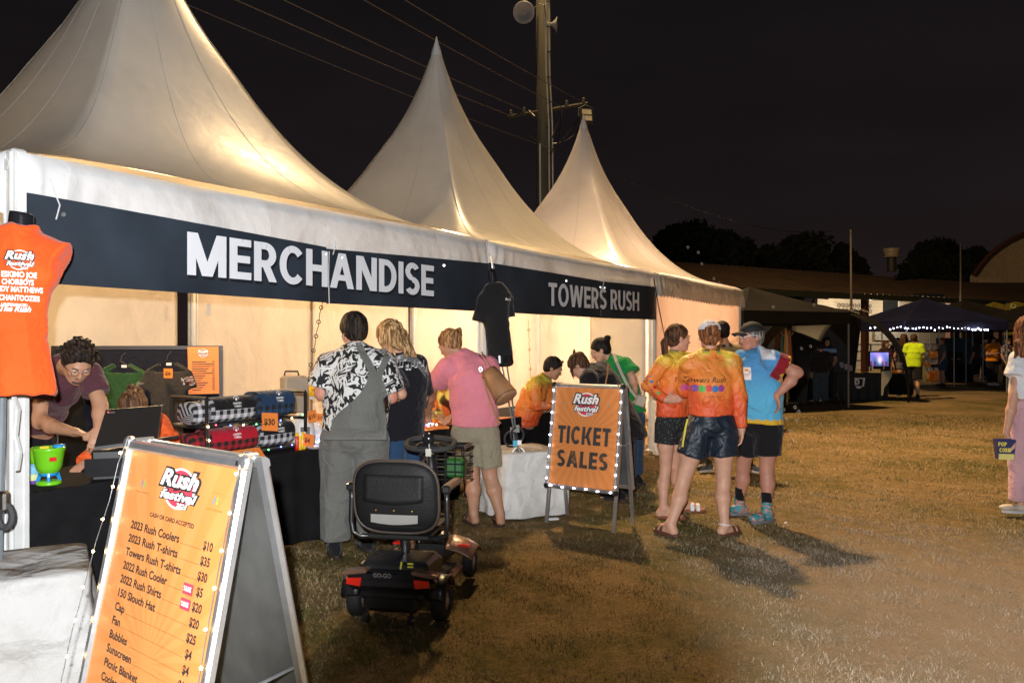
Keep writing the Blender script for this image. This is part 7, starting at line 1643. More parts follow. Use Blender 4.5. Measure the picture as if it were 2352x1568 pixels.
# ---------------------------------------------------------------- mobility scooter
sc = thing('mobility_scooter', 'black mobility scooter parked on the grass, seen from behind its padded seat', 'mobility scooter', (-.612, 4.50, 0), R(-10))
BP = mat('scooter_plastic', (.009, .009, .010), rough=.38, var=.4, coat=.12, dirt=.06); VN = mat('seat_vinyl', (.007, .007, .0075), rough=.6, bump=.2, bscale=90, var=.2, spec=.22); BRZ = mat('bronze_paint', (.20, .115, .075), rough=.35, metal=.4, coat=.4); REFL = mat('red_reflector', (.48, .014, .008), rough=.25, emit=(1, .06, .02), estr=.05)
L_ = dict(parent=sc, world=False)
def Lb(name, mt, mb, **k): return mb.build(name, mt, sc, world=False, **k)
def wheel(x, y, r, w_):
    o = MB().lathe((x, y, r), [(r * .55, -w_ / 2), (r * .86, -w_ / 2), (r * .97, -w_ * .36), (r, -w_ * .1), (r, w_ * .1), (r * .97, w_ * .36), (r * .86, w_ / 2), (r * .55, w_ / 2)], 26, axis='X').build('wheel', RUBBER, sc, world=False, smooth=True)
    m = MB(); s = 1 if x > 0 else -1; m.lathe((x, y, r), [(r * .56, -w_ * .4), (r * .56, w_ * .4)], 20, axis='X')
    for k in range(5): a = k * 1.257; m.box((x + s * w_ * .30, y + .03 * math.cos(a), r + .03 * math.sin(a)), (.012, .018, .05), rot=Matrix.Rotation(a - 1.571, 3, 'X'))
    m.lathe((x + s * w_ * .33, y, r), [(0, -.01), (.018, -.01), (.02, .008), (0, .012)], 12, axis='X'); m.build('rim', ALU, o, world=False)
for x in (-.235, .235): wheel(x, 0, .103, .075)
for x in (-.20, .20): wheel(x, .83, .095, .062)
m = MB(); m.box((0, .10, .235), (.34, .40, .13), bev=.03); m.box((0, .02, .30), (.38, .26, .06), bev=.02); Lb('battery_case', BP, m)
m = MB(); m.box((0, -.145, .235), (.50, .10, .085), bev=.03); m.box((0, -.13, .17), (.36, .08, .06), bev=.02); m.box((0, -.10, .125), (.30, .14, .09), bev=.02); Lb('rear_bumper', BP, m)
for s in (-1, 1):
    Lb('rear_fender', BP, MB().grid(lambda u, v: np.array([s * (.185 + .10 * v), -.13 * math.cos(math.pi * u * .85), .115 + .135 * math.sin(math.pi * (.08 + .80 * u)) - .01 * v]), 12, 3, .008, (0, 0, 1)), smooth=True)
    Lb('fender_trim', BRZ, MB().box((s * .19, -.155, .288), (.14, .085, .022), rot=Matrix.Rotation(s * .14, 3, 'Y'), bev=.008))
    m = MB(); m.prism([(s * .150, -.022), (s * .225, -.012), (s * .220, .018), (s * .142, .022)][::s], -.006, .006, lambda a, b, h: (a, -.203 + h, .245 + b)); Lb('rear_reflector', REFL, m)
    Lb('front_shroud', BRZ, MB().grid(lambda u, v: np.array([s * (.10 + .17 * v), .60 + .28 * u, .27 - .06 * v * v - .05 * (2 * u - 1) ** 2]), 8, 5, .012, (0, 0, 1)), smooth=True)
    m = MB(); m.prism([(s * .17, .63), (s * .245, .63), (s * .238, .67), (s * .17, .68)][::s], 0, .012, lambda a, b, h: (a, b, .245 + h - .05 * (abs(a) - .1))); Lb('side_reflector', REFL, m)
    m = MB(); m.lathe((s * .12, -.19, .055), [(0, -.012), (.022, -.012), (.024, 0), (.022, .012), (0, .012)], 14, axis='X'); m.tube([(s * .12, -.19, .055), (s * .12, -.14, .14)], .008, 5); Lb('anti_tip_wheel', RUBBER, m); Lb('anti_tip_hub', WHITE, MB().lathe((s * .12 + s * .013, -.19, .055), [(0, -.002), (.008, -.002), (0, .003)], 8, axis='X'))
Lb('floor_deck', BRZ, MB().box((0, .46, .115), (.40, .42, .035), bev=.02)); Lb('deck_mat', RUBBER, MB().box((0, .46, .136), (.32, .36, .008)))
Lb('front_housing', BP, MB().box((0, .74, .21), (.24, .20, .16), bev=.04))
Lb('seat_post', BP, MB().tube([(0, .10, .28), (0, .10, .46)], .028, 12)); m = MB(); m.box((0, .12, .445), (.34, .30, .018)); m.tube([(-.24, .02, .43), (.24, .02, .43)], .014, 8); Lb('seat_frame', BP, m)
def rounded(cx, cy, cz, w_, h_, d, tilt, e=4.0, puff=.02, n_=36):
    """cushion: superellipse outline in x,z, thickness d along y, leaning back by tilt"""
    m = MB(); rings = [(0.0, -d / 2 - puff), (.55, -d / 2 - puff * .85), (.88, -d / 2 - puff * .2), (1.0, -d / 4), (1.0, d / 4), (.9, d / 2), (0.0, d / 2)]; vs = []; fs = []
    for s, y in rings:
        for i in range(n_):
            a = 2 * math.pi * i / n_; x, z = math.cos(a), math.sin(a); L2 = (abs(x) ** e + abs(z) ** e) ** (1 / e); px_, pz_ = x / L2 * w_ / 2 * s, z / L2 * h_ / 2 * s
            vs.append((cx + px_, cy + y - math.sin(tilt) * pz_, cz + pz_ * math.cos(tilt)))
    for k in range(len(rings) - 1):
        for i in range(n_): fs.append((k * n_ + i, (k + 1) * n_ + i, (k + 1) * n_ + (i + 1) % n_, k * n_ + (i + 1) % n_))
    m.add(vs, fs); return m
Lb('seat_cushion', VN, rounded(0, .16, .50, .44, .42, .09, R(88), 4.5, .01), smooth=True)
bk = Lb('backrest', VN, rounded(0, -.045, .665, .475, .395, .06, R(7), 3.6, .022), smooth=True)
m = MB(); n_ = 40; vs = []
for i in range(n_): a = 2 * math.pi * i / n_; x, z = math.cos(a), math.sin(a); L2 = (abs(x) ** 3.6 + abs(z) ** 3.6) ** (1 / 3.6); vs.append((x / L2 * .236, -.045 - .122 * (z / L2 * .196) - .012, .665 + z / L2 * .196))
m.tube(vs, .010, 8, closed=True); m.build('piping', mat('worn_vinyl', (.035, .024, .018), rough=.55), bk, world=False, smooth=True)
YB = -.098
m = MB(); m.grid(lambda u, v: np.array([-.165 + .33 * u, YB - .014 - .008 * math.sin(math.pi * u) * (1 - v) - .015 * (1 - v) * .5, .655 + .135 * v - .02 * (1 - v) * (1 - abs(2 * u - 1)) ** .5]), 12, 6, .006, (0, 1, 0)); m.build('back_pocket', VN, bk, world=False, smooth=True)
m = MB(); m.grid(lambda u, v: np.array([-.13 + .26 * u, YB + .004 - .006 * math.sin(math.pi * u), .535 + .043 * v - .012 * u * (1 - v) * 0 - .010 * math.sin(math.pi * u) * (1 - v)]), 10, 2, .004, (0, 1, 0)); m.build('pale_label', mat('pale_label', (.20, .195, .18), rough=.35), bk, world=False)
for x in (-.10, 0, .10): MB().lathe((x, YB - .004, .600), [(0, -.004), (.005, -.003), (.007, .002), (0, .004)], 10, axis='Y').build('stud', mat('brass', (.55, .36, .10), metal=1, rough=.3), bk, world=False)
for s in (-1, 1):
    o = MB().tube([(s * .12, .02, .435), (s * .22, .0, .435), (s * .262, -.01, .46), (s * .272, -.01, .52), (s * .268, -.01, .64), (s * .268, -.01, .70)], .015, 8).build('arm_tube', BP, sc, world=False, smooth=True)
    MB().box((s * .268, .10, .715), (.055, .26, .035), bev=.012).build('armrest_pad', mat('tan_pad', (.14, .075, .05), rough=.45), o, world=False); MB().box((s * .268, -.025, .708), (.05, .03, .045), bev=.01).build('armrest_joint', BP, o, world=False)
o = Lb('tiller', BP, MB().tube([(0, .80, .18), (0, .72, .50), (0, .62, .80)], [.032, .028, .026], 12), smooth=True)
pts_ = []
for a in np.linspace(0, 2 * math.pi, 30)[:-1]: x, y = math.cos(a), math.sin(a); L2 = (abs(x) ** 3 + abs(y) ** 3) ** (1 / 3.); pts_.append((x / L2 * .150, .62 + y / L2 * .070, .868 + .03 * y))
MB().tube(pts_, .017, 8, closed=True).build('handlebar_loop', RUBBER, o, world=False, smooth=True)
m = MB(); m.box((0, .60, .85), (.17, .11, .06), bev=.02); m.tube([(-.14, .62, .86), (.14, .62, .86)], .012, 6); m.build('control_panel', BP, o, world=False)
MB().lathe((0, .57, .905), [(0, -.03), (.030, -.03), (.040, 0), (.034, .02), (.012, .026), (0, .028)], 18, axis='Y').build('speed_dial', BLACK_GLOSS, o, world=False, smooth=True)
m = MB(); m.tube([(.02, .52, .88), (.025, .51, .85)], .003, 4); m.box((.02, .505, .83), (.035, .004, .045)); m.build('key_tag', mat('clear_tag', (.45, .43, .38), rough=.2), o, world=False)
bs = MB()
for z in np.linspace(.62, .82, 5): bs.tube([(-.13, .80, z), (.17, .80, z), (.18, .98, z), (-.14, .98, z)], .005, 5, closed=True)
for x in np.linspace(-.12, .17, 6): bs.tube([(x, .80, .60), (x, .80, .83)], .004, 4); bs.tube([(x, .98, .60), (x, .98, .83)], .004, 4)
bs.tube([(-.13, .80, .83), (.17, .80, .83), (.18, .98, .83), (-.14, .98, .83)], .010, 6, closed=True); Lb('front_basket', BP, bs)
MB().box((.10, .88, .69), (.13, .12, .13), bev=.02).build('green_item', mat('basket_green', (.008, .075, .010), rough=.5), sc, world=False)
Lb('charge_stickers', mat('warning_yellow', (.35, .34, .02)), MB().box((.095, -.109, .325), (.032, .004, .010)).box((.095, -.109, .308), (.032, .004, .008)).box((.045, -.112, .315), (.010, .006, .040), rot=Matrix.Rotation(.15, 3, 'Y')))
m = MB(); put_text(m, 'GO-GO', lambda a, b, z=0: (a, -.2015 + z * 0, b + .272), -.03, 0, .022, width=.10, bold=.03); Lb('lettering', mat('badge_grey', (.12, .10, .10), rough=.3), m)
m = MB(); m.tube([(-.10, -.05, .42), (-.12, -.09, .38), (-.06, -.1, .36), (0, -.03, .40), (.05, -.08, .37)], .006, 6); Lb('cable', BLACK, m)
# ------------------------------------------------------------------ background: long shed, arched hall, trees, masts
def gazebo(label, c, half, ze, za, rz, mt, vm=None, val=.26, legs=True, steep=1.35, legm=None):
    T = thing('gazebo', label, 'gazebo', (c[0], c[1], 0), rz); n_ = 10; cor = [(-1, -1), (1, -1), (1, 1), (-1, 1)]; vs, fs = [], []
    for k in range(4):
        a, b = np.array(cor[k], float), np.array(cor[(k + 1) % 4], float); m = MB()
        def fn(u, v):
            p = (a * (1 - u) + b * u) * (1 - v); return np.array([p[0] * half, p[1] * half, ze + (za - ze) * v ** .85 - .10 * math.sin(math.pi * v) * (1 - .6 * (2 * u - 1) ** 2)])
        m.grid(fn, n_, n_); m.build('canopy_panel', mt, T, smooth=True, world=False)
        m = MB(); m.grid(lambda u, v: np.array([*((a * (1 - u) + b * u) * half * 1.004), ze - val * v + .012 * math.sin(u * 23) * v * 0]) + np.array([0, 0, -.02 * math.sin(math.pi * u)]), n_, 2); m.build('valance', vm or mt, T, world=False)
        if legs: MB().tube([(a[0] * half * .985, a[1] * half * .985, 0), (a[0] * half * .985, a[1] * half * .985, ze)], .022, 6).build('leg', legm or mat('gazebo_leg', (.28, .28, .28), rough=.4, metal=.5), T, world=False)
    return T
GZB = mat('gazebo_black', (.011, .009, .007), rough=.6, var=.25, vscale=2); GZN = mat('gazebo_navy', (.010, .012, .045), rough=.6, var=.25, vscale=2); GZO = mat('gazebo_olive', (.17, .13, .012), rough=.6, var=.1)
g1 = gazebo('wide black pop-up gazebo directly behind the third marquee', pt(1722, 784, 19.5), 1.55, 2.16, 2.78, .45, GZB)
g2 = gazebo('navy blue pop-up gazebo edged with white fairy lights', pt(2122, 784, 26), 1.62, 2.10, 2.86, .12, GZN)
g3 = gazebo('larger black pop-up gazebo right of the navy one', pt(2214, 784, 29.5), 1.95, 2.12, 2.98, .18, GZB)
g4 = gazebo('olive green pop-up gazebo with pale lettering at the right', pt(2284, 784, 33), 1.7, 2.2, 3.08, .1, GZO)
m = MB(); fn = basis(pt(2293, 728, 31.15), (1, .1, -.15), (0, .4, 1)); put_text(m, 'ERS', fn, 0, 0, .17, width=.85, bold=.02, z=.02); m.build('lettering', mat('pale_lime', (.5, .5, .2)), g4, world=True)
p_ = lambda x: pt(x, 753 + 3.5 * math.sin(x * .09) * math.sin(x * .21), 24.05 + (x - 1995) * .0018)
lights('fairy_lights', 'row of white fairy lights along the edge of the navy gazebo', 'fairy lights', [p_(x) for x in range(1995, 2222, 8)], 26, COOL, .018, jit=.02); lights('fairy_lights', 'white fairy lights carrying on along the dark gazebo edge', 'fairy lights', [pt(x, 757 - (x % 3), 24.4) for x in range(2222, 2275, 8)], 7, COOL, .020, jit=.02)
# star shelter with curved legs
dm = thing('dome_shelter', 'black star-shaped shelter with curved legs beside the wide black gazebo', 'shelter', pt(1900, 784, 21.5) * np.array([1, 1, 0])); dc = np.array(dm.location); dm.rotation_euler = (0, 0, 0)
Rr, zt = 1.95, 2.34
def arch(a, w0=.75):
    d = np.array([math.cos(a), math.sin(a), 0]); s = np.array([-d[1], d[0], 0])
    def fn(u, v):
        t = u; r = Rr * math.sin(t * math.pi / 2) ** .95 if t > 0 else 0; z = zt * math.cos(t * math.pi / 2) ** .75; w_ = w0 * (1 - t) ** 1.2 + .11
        return d * r + s * (v - .5) * 2 * w_ + np.array([0, 0, z - .06 * (2 * v - 1) ** 2 * (1 - t)])
    return fn
for k in range(4): MB().grid(arch(R(-38 + 90 * k)), 18, 6, .01, (0, 0, -1)).build('arched_panel', GZB, dm, smooth=True, world=False)
MB().grid(lambda u, v: np.array([(-.95 + 1.9 * u), 1.05, .1 + 1.9 * v * (1 - .35 * (2 * u - 1) ** 2)]), 10, 6).build('rear_wall', mat('mesh_grey', (.05, .05, .055), rough=.9), dm, world=False)
m = MB(); fn = basis(pt(1957, 709, 20.6), (1, 0, -.30), (.2, .5, 1)); put_text(m, 'Charters Towers Country', fn, 0, .02, .055, width=1.0, italic=.2, z=.02); put_text(m, 'Music', fn, .05, -.10, .06, width=.3, italic=.2, z=.02); m.build('lettering', mat('pale_print', (.45, .40, .36)), dm)

# long shed
sh0, sh1 = pt(1560, 650, 33.5), pt(2560, 702, 54.0); sh0[2] = sh1[2] = 3.78; sd_ = _n(sh1 - sh0); bk_ = np.array([-sd_[1], sd_[0], 0]); Ls = np.linalg.norm(sh1 - sh0)
shed = thing('long_shed', 'long low pavilion with a brown corrugated roof and veranda behind the stalls', 'building', (sh0[0], sh0[1], 0)); SB = lambda s, b, z: sh0 * np.array([1, 1, 0]) + sd_ * s + bk_ * b + np.array([0, 0, z])
ROOFM = mat('shed_roof', (.10, .058, .030), rough=.8, var=.25, vscale=1.2)
m = MB(); nn_ = 160; m.grid(lambda u, v: SB(Ls * u, 7.2 * v, 3.80 + 1.85 * v + .02 * math.sin(u * nn_ * 3.14159)), nn_ * 2, 3); m.build('roof', ROOFM, shed)
slab(MB(), SB, 0, -.06, Ls, .02, 3.52, 3.80).build('gutter', mat('gutter_green', (.030, .034, .022), rough=.6), shed)
BRK = bpy.data.materials.new('pale_blockwork'); BRK.use_nodes = True; N = BRK.node_tree.nodes; K = BRK.node_tree.links; bt = N.new('ShaderNodeTexBrick'); tcn = N.new('ShaderNodeTexCoord'); sp = N.new('ShaderNodeSeparateXYZ'); cb = N.new('ShaderNodeCombineXYZ')
K.new(tcn.outputs['Object'], sp.inputs[0]); K.new(nmath(N, K, 'MULTIPLY', sp.outputs['X'], 1.2), cb.inputs[0]); K.new(sp.outputs['Z'], cb.inputs[1]); K.new(cb.outputs[0], bt.inputs['Vector']); bt.inputs['Scale'].default_value = 1.0
bt.inputs['Color1'].default_value = (.46, .40, .31, 1); bt.inputs['Color2'].default_value = (.42, .37, .29, 1); bt.inputs['Mortar'].default_value = (.33, .29, .23, 1); bt.inputs['Brick Width'].default_value = .45; bt.inputs['Row Height'].default_value = .2; bt.inputs['Mortar Size'].default_value = .012; K.new(bt.outputs[0], N['Principled BSDF'].inputs['Base Color'])
def onw(px, b=3.0):
    k = (px - 1176) / FPX; a = SB(0, b, 0); return (k * a[1] - a[0]) / (sd_[0] - k * sd_[1])
w0, w1 = onw(1878), onw(2172)
slab(MB(), SB, w0, 3.0, w1, 3.2, 0, 3.75).build('block_wall', BRK, shed)
slab(MB(), SB, onw(1560), 4.5, w0, 4.6, 0, 3.75).build('inner_wall', mat('dark_wall', (.045, .040, .035), rough=.9), shed); slab(MB(), SB, w1, 4.5, Ls, 4.6, 0, 3.75).build('inner_wall', _mats['dark_wall'], shed)
for a, b, y0, y1 in ((2028, 2060, 683, 724),): 
    zt_, zb_ = pt(a, y0, SB(onw(a), 3, 0)[1])[2], pt(a, y1, SB(onw(a), 3, 0)[1])[2]
    o = slab(MB(), SB, onw(a), 2.93, onw(b), 3.0, zb_, zt_).build('window', mat('window_dark', (.015, .018, .022), rough=.2), shed)
    for q_ in (slab(MB(), SB, onw(a) - .08, 2.90, onw(b) + .08, 2.95, zb_ - .1, zb_), slab(MB(), SB, onw(b), 2.90, onw(b) + .08, 2.95, zb_, zt_)): q_.build('frame', ALU_W, o)
o = MB(); zc = pt(2060, 760, SB(onw(2060), 2.9, 0)[1])[2]
for k in range(11): slab(o, SB, onw(2005), 2.86, onw(2105), 2.9, zc - .5 + k * .12, zc - .5 + k * .12 + .09)
o.build('roller_shutter', mat('shutter_white', (.45, .45, .43), rough=.5), shed)
m = MB(); za, zb_ = pt(1960, 700, SB(onw(1960), 2.9, 0)[1])[2], 0
for k in range(9):
    for j in range(2): s0 = onw(1925) + k * .33; m.tube([SB(s0 + .12 * math.cos(a), 2.93, zb_ + 3.15 + j * .26 + .10 * math.sin(a)) for a in np.linspace(0, 6.28, 9)[:-1]], .02, 4, closed=True)
m.build('breeze_block_vent', mat('vent_dark', (.12, .10, .08)), shed)['kind'] = 'stuff'
for px in (1789, 1986, 2180, 2290): slab(MB(), SB, onw(px, .3) - .14, .16, onw(px, .3) + .14, .42, 0, 3.6).build('veranda_post', mat('red_brown_paint', (.06, .017, .009), rough=.6), shed)
for (a, b, y0, y1) in ((1800, 1905, 676, 688), (2095, 2170, 673, 685)):
    m = MB(); Y_ = 37 if a < 2000 else 42; m.add([pt(a, y0, Y_), pt(b, y0 + 2, Y_ + 2), pt(b - 2, y1, Y_ + 2), pt(a + 4, y1 - 8, Y_)], [(0, 1, 2, 3)]); m.build('awning_sheet', mat('awning_blue', (.05, .065, .075), rough=.6), shed)
m = MB()
rl = thing('railing', 'black pipe railing in front of the pale block wall', 'railing', SB(onw(1980), 1.2, 0))
for z in (1.35, 1.0, .55): MB().tube([SB(onw(1840, 1.2), 1.2, z), SB(onw(2150, 1.2), 1.2, z)], .045, 6).build('rail', mat('rail_black', (.02, .016, .014), rough=.6), rl)
for px in range(1850, 2151, 50): MB().tube([SB(onw(px, 1.2), 1.2, 0), SB(onw(px, 1.2), 1.2, 1.36)], .04, 6).build('baluster', _mats['rail_black'], rl)
vt = thing('roof_ventilator', 'round pale ventilator cowl standing on the shed roof', 'ventilator', SB(onw(2047, 5), 5, 4.9)); c = pt(2048, 600, SB(onw(2047, 5), 5, 0)[1])
MB().lathe(c, [(.26, -.6), (.26, .25)], 16).build('flue', mat('flue_dark', (.03, .026, .02)), vt, smooth=True); MB().lathe(c, [(.30, .22), (.52, .24), (.50, .28), (.36, .30), (.44, .52), (.50, .74), (.47, .76), (0, .72)], 22).build('cowl', mat('cowl_pale', (.30, .25, .17), rough=.5), vt, smooth=True)
lamp('veranda_lamp', 'POINT', SB(onw(1990, .9), .9, 3.2), 330, (1, .82, .58), .2); lamp('veranda_lamp', 'POINT', SB(onw(2120, .9), .9, 3.2), 300, (1, .82, .58), .2)
# arched hall
Yh = 62; hall = thing('arched_hall', 'corrugated hall with a tall curved gable at the right edge', 'building', pt(2400, 784, Yh) * np.array([1, 1, 0]))
pc_ = [(2228, 634), (2243, 612), (2262, 590), (2285, 571), (2310, 555), (2340, 541), (2375, 531), (2420, 526), (2480, 540)]
top = [pt(x, y, Yh) for x, y in pc_]; vs = []; fs = []
up_ = []; 
for i in range(len(top) - 1):
    for k in range(14):
        t = k / 14; p = top[i] * (1 - t) + top[i + 1] * t; off = .10 * (k % 2); up_.append((p, off))
for p, off in up_: vs += [np.array([p[0], Yh - off, p[2]]), np.array([p[0], Yh - off, 5.9])]
n_ = len(up_); fs = [(2 * i, 2 * i + 1, 2 * i + 3, 2 * i + 2) for i in range(n_ - 1)]
MB().add(vs, fs).build('gable', mat('corrugated_cream', (.42, .33, .21), rough=.7, var=.15), hall)
MB().tube([p + np.array([0, -.5, .05]) for p in top], .16, 6).build('barge_board', mat('rust_red', (.10, .035, .02), rough=.8), hall)
m = MB(); m.grid(lambda u, v: (lambda p: np.array([p[0], Yh + 14 * v - .5, p[2] + .05 - .4 * v]) + np.array([14 * v * .66, 0, 0]))(top[min(len(top) - 2, int(u * (len(top) - 1)))] * (1 - (u * (len(top) - 1)) % 1) + top[min(len(top) - 1, int(u * (len(top) - 1)) + 1)] * ((u * (len(top) - 1)) % 1) if u < 1 else top[-1]), 24, 3); m.build('roof', ROOFM, hall, smooth=True)
slab(MB(), lambda a, b, c: np.array([a, b, c]), top[0][0] + 1, Yh + .1, top[-1][0], Yh + .5, 0, 5.95).build('lower_wall', _mats['dark_wall'], hall)
MB().lathe(pt(2013 if False else 2236, 580, 45), [(0, 0)], 4) if False else None
# masts
for (px, y0, Y_, r_, lb) in ((1957, 527, 30, .05, 'slim pale mast rising behind the star shelter'), (2209, 560, 40, .055, 'slim mast right of the roof ventilator')):
    a = pt(px - 3, y0, Y_); MB_ = MB().tube([(a[0] + .06, Y_, 0), (a[0] + .02, Y_, 3), (a[0], Y_, a[2])], [r_ * 1.3, r_, r_ * .6], 8); tag(MB_.build('mast', mat('mast_grey', (.09, .075, .05), rough=.6), None, smooth=True), lb, 'mast')
# trees against the sky
LEAF = mat('night_leaves', (.015, .022, .010), rough=.9, var=.3, vscale=2); BARK = mat('night_bark', (.05, .04, .03), rough=.9)
def tree(label, px, ytop, ybot, wpx, Y_, seed):
    rs = np.random.RandomState(seed); base = pt(px, 784, Y_) * np.array([1, 1, 0]); T = thing('tree', label, 'tree', base, 0, 'dark trees beyond the shed roof'); ztop = pt(px, ytop, Y_)[2]; wd = wpx / FPX * Y_ / 2; zb = max(2.0, ztop * .45)
    MB().tube([base, base + np.array([.2, 0, zb * .6]), base + np.array([-.1, 0, ztop * .7])], [.45, .33, .12], 8).build('trunk', BARK, T)
    m = MB()
    for k in range(5): a = k * 1.3; m.tube([base + np.array([0, 0, zb * .7]), base + np.array([math.cos(a) * wd * .4, math.sin(a) * wd * .3, zb * 1.1]), base + np.array([math.cos(a) * wd * .7, math.sin(a) * wd * .4, ztop * .75])], [.16, .11, .03], 6)
    m.build('limb', BARK, T)['kind'] = 'stuff'
    nb = 44; cen = np.stack([rs.uniform(-1, 1, nb) * wd * .78, rs.uniform(-1, 1, nb) * wd * .5, rs.uniform(0, 1, nb)], 1); r2 = (cen[:, 0] / wd) ** 2
    cen[:, 2] = zb + (ztop - zb - wd * .16) * (.15 + .85 * cen[:, 2]) * (1 - .55 * r2); per = 340; V_ = []
    for c in cen:
        rad = wd * rs.uniform(.20, .34); d = rs.randn(per, 3); d /= np.linalg.norm(d, axis=1)[:, None]; p = c + d * rad * (rs.rand(per, 1) ** .45) * np.array([1.15, 1, .8]) + base
        a = rs.randn(per, 3) * .16; b = rs.randn(per, 3) * .16; V_.append(np.stack([p - a, p + b, p + a, p - b], 1).reshape(-1, 3))
    V_ = np.concatenate(V_); link_mesh('crown', V_, np.arange(len(V_)).reshape(-1, 4), LEAF, T)
tree('broad dark tree just right of the third marquee peak slope', 1600, 507, 600, 260, 64, 1); tree('second dark tree with a rounded crown above the shed roof', 1840, 538, 610, 250, 70, 2)
tree('low dark tree between the rounded crown and the ventilator', 1945, 560, 620, 90, 72, 5); tree('dark tree behind the slim mast near the arched hall', 2160, 548, 630, 190, 75, 3); tree('small dark tree joining the arched hall', 2235, 572, 630, 90, 78, 4)
# far ground strip lights nothing; two faint clouds are part of the sky
cl = MB(); 

# ------------------------------------------------------------------ stall furniture in the background
def bg_table(label, x0, x1, ytop, ybot, Y_, mt=BLACK_CLOTH, dep=.7, rz=0):
    a, b = pt(x0, ytop, Y_), pt(x1, ytop, Y_); T = thing('table', label, 'table', ((a[0] + b[0]) / 2, Y_, 0)); z = a[2]; zb = max(.0, pt(x0, ybot, Y_)[2]); m = MB(); n_ = 40
    m.grid(lambda u, v: np.array([a[0] + (b[0] - a[0]) * u, Y_ - .02 * v * (1 + math.sin(u * 37)), z + (zb - z) * v]), n_, 4); m.grid(lambda u, v: np.array([a[0] + (b[0] - a[0]) * u, Y_ + dep * v, z]), 4, 2)
    for x in (a[0], b[0]): m.grid(lambda u, v: np.array([x, Y_ + dep * u, z + (zb - z) * v]), 6, 3)
    m.build('tablecloth', mt, T); return T
bg_table('black clothed table under the wide black gazebo', 1812, 1872, 858, 918, 20.4); 
tb = bg_table('dark table with a white crest printed on its cloth', 1922, 2040, 858, 920, 21.2, mat('crest_cloth', (.020, .022, .027), rough=.8))
fn = basis(pt(1972, 878, 21.0), (1, 0, 0), (0, 0, 1)); m = MB()
block_text(m, 'DX', lambda x, y, z=0: pt(1972, 878, 21.0) + np.array([x, -z - .05, y]), -.12, .07, -.06, .15, w=.24); m.add([pt(1972, 878, 21.0) + np.array([x, -.06, y]) for x, y in ((-.13, .12), (.14, .12), (.14, .09), (-.13, .09))], [(0, 1, 2, 3)]); m.add([pt(1972, 878, 21.0) + np.array([x, -.06, y]) for x, y in ((-.11, -.09), (.07, -.09), (.02, -.15), (-.06, -.15))], [(0, 1, 2, 3)]); m.add([pt(1972, 878, 21.0) + np.array([x, -.06, y]) for x, y in ((.09, .09), (.14, .09), (.11, -.10), (.07, -.10))], [(0, 1, 2, 3)]); m.build('crest', LETTER, tb)
bg_table('low black table with a strap in front of the monitor', 2040, 2098, 858, 906, 21.8)
bg_table('black clothed table inside the dark gazebo', 2160, 2236, 838, 880, 30.5)
tv = thing('monitor', 'flat monitor glowing purple and blue on the crest table', 'monitor', pt(2018, 842, 21.3)); c = pt(2019, 825, 21.3); slab(MB(), lambda a, b, z: c + np.array([a, -b, z]), -.25, -.02, .25, .02, -.19, .19).build('casing', BLACK, tv); MB().box(c + np.array([0, .05, -.22]), (.2, .12, .06)).build('stand', BLACK, tv)
SM = bpy.data.materials.new('screen_picture'); SM.use_nodes = True; N = SM.node_tree.nodes; K = SM.node_tree.links; at = N.new('ShaderNodeAttribute'); at.attribute_name = 'Col'; K.new(at.outputs['Color'], N['Principled BSDF'].inputs['Emission Color']); N['Principled BSDF'].inputs['Emission Strength'].default_value = 1.0; N['Principled BSDF'].inputs['Base Color'].default_value = (.02, .02, .02, 1)
vs, cs, fs = [], [], []
for i in range(25):
    for j in range(19):
        u, v = i / 24, j / 18; vs.append(c + np.array([-.235 + .47 * u, -.024, -.175 + .35 * v])); g = math.exp(-((u - .52) ** 2 / .012 + (v - .45) ** 2 / .07)); base_ = np.array([.34, .28, .85]) * (.35 + .9 * v) + np.array([.15, .02, .1]) * math.sin(u * 9 + v * 5); cs.append(np.clip(base_ * (.35 if (v < .38 and abs(u - .5) > .08 and math.sin(u * 30) > -.2) else 1) + g * np.array([.9, .85, 1]), 0, 1.6))
for i in range(24):
    for j in range(18): fs.append((i * 19 + j, i * 19 + j + 19, i * 19 + j + 20, i * 19 + j + 1))
link_mesh('screen', vs, fs, SM, tv, cols=np.array(cs))
ff = thing('feather_sign', 'white tapering feather sign beside the crest table', 'sign', pt(2034, 905, 20.8)); m = MB()
P_ = [pt(x, y, 20.8) for x, y in ((2026, 852), (2048, 852), (2049, 862), (2040, 878), (2031, 890), (2028, 908), (2025, 908))]; m.add([p for p in P_] + [p + np.array([0, .02, 0]) for p in P_], [tuple(range(7)), tuple(range(13, 6, -1))] + [(i, 7 + i, 7 + (i + 1) % 7, (i + 1) % 7) for i in range(7)]); m.build('sail', mat('feather_pale', (.42, .42, .34), rough=.7), ff)
f2 = thing('feather_sign', 'olive feather flag with pale lettering at the right edge', 'sign', pt(2330, 770, 31) * np.array([1, 1, 0])); m = MB()
P_ = [pt(x, y, 31) for x, y in ((2305, 770), (2303, 712), (2312, 698), (2332, 692), (2362, 698), (2384, 718), (2390, 740), (2360, 766))]; n_ = len(P_); m.add(P_ + [p + np.array([0, .03, 0]) for p in P_], [tuple(range(n_)), tuple(range(2 * n_ - 1, n_ - 1, -1))]); m.build('sail', GZO, f2)
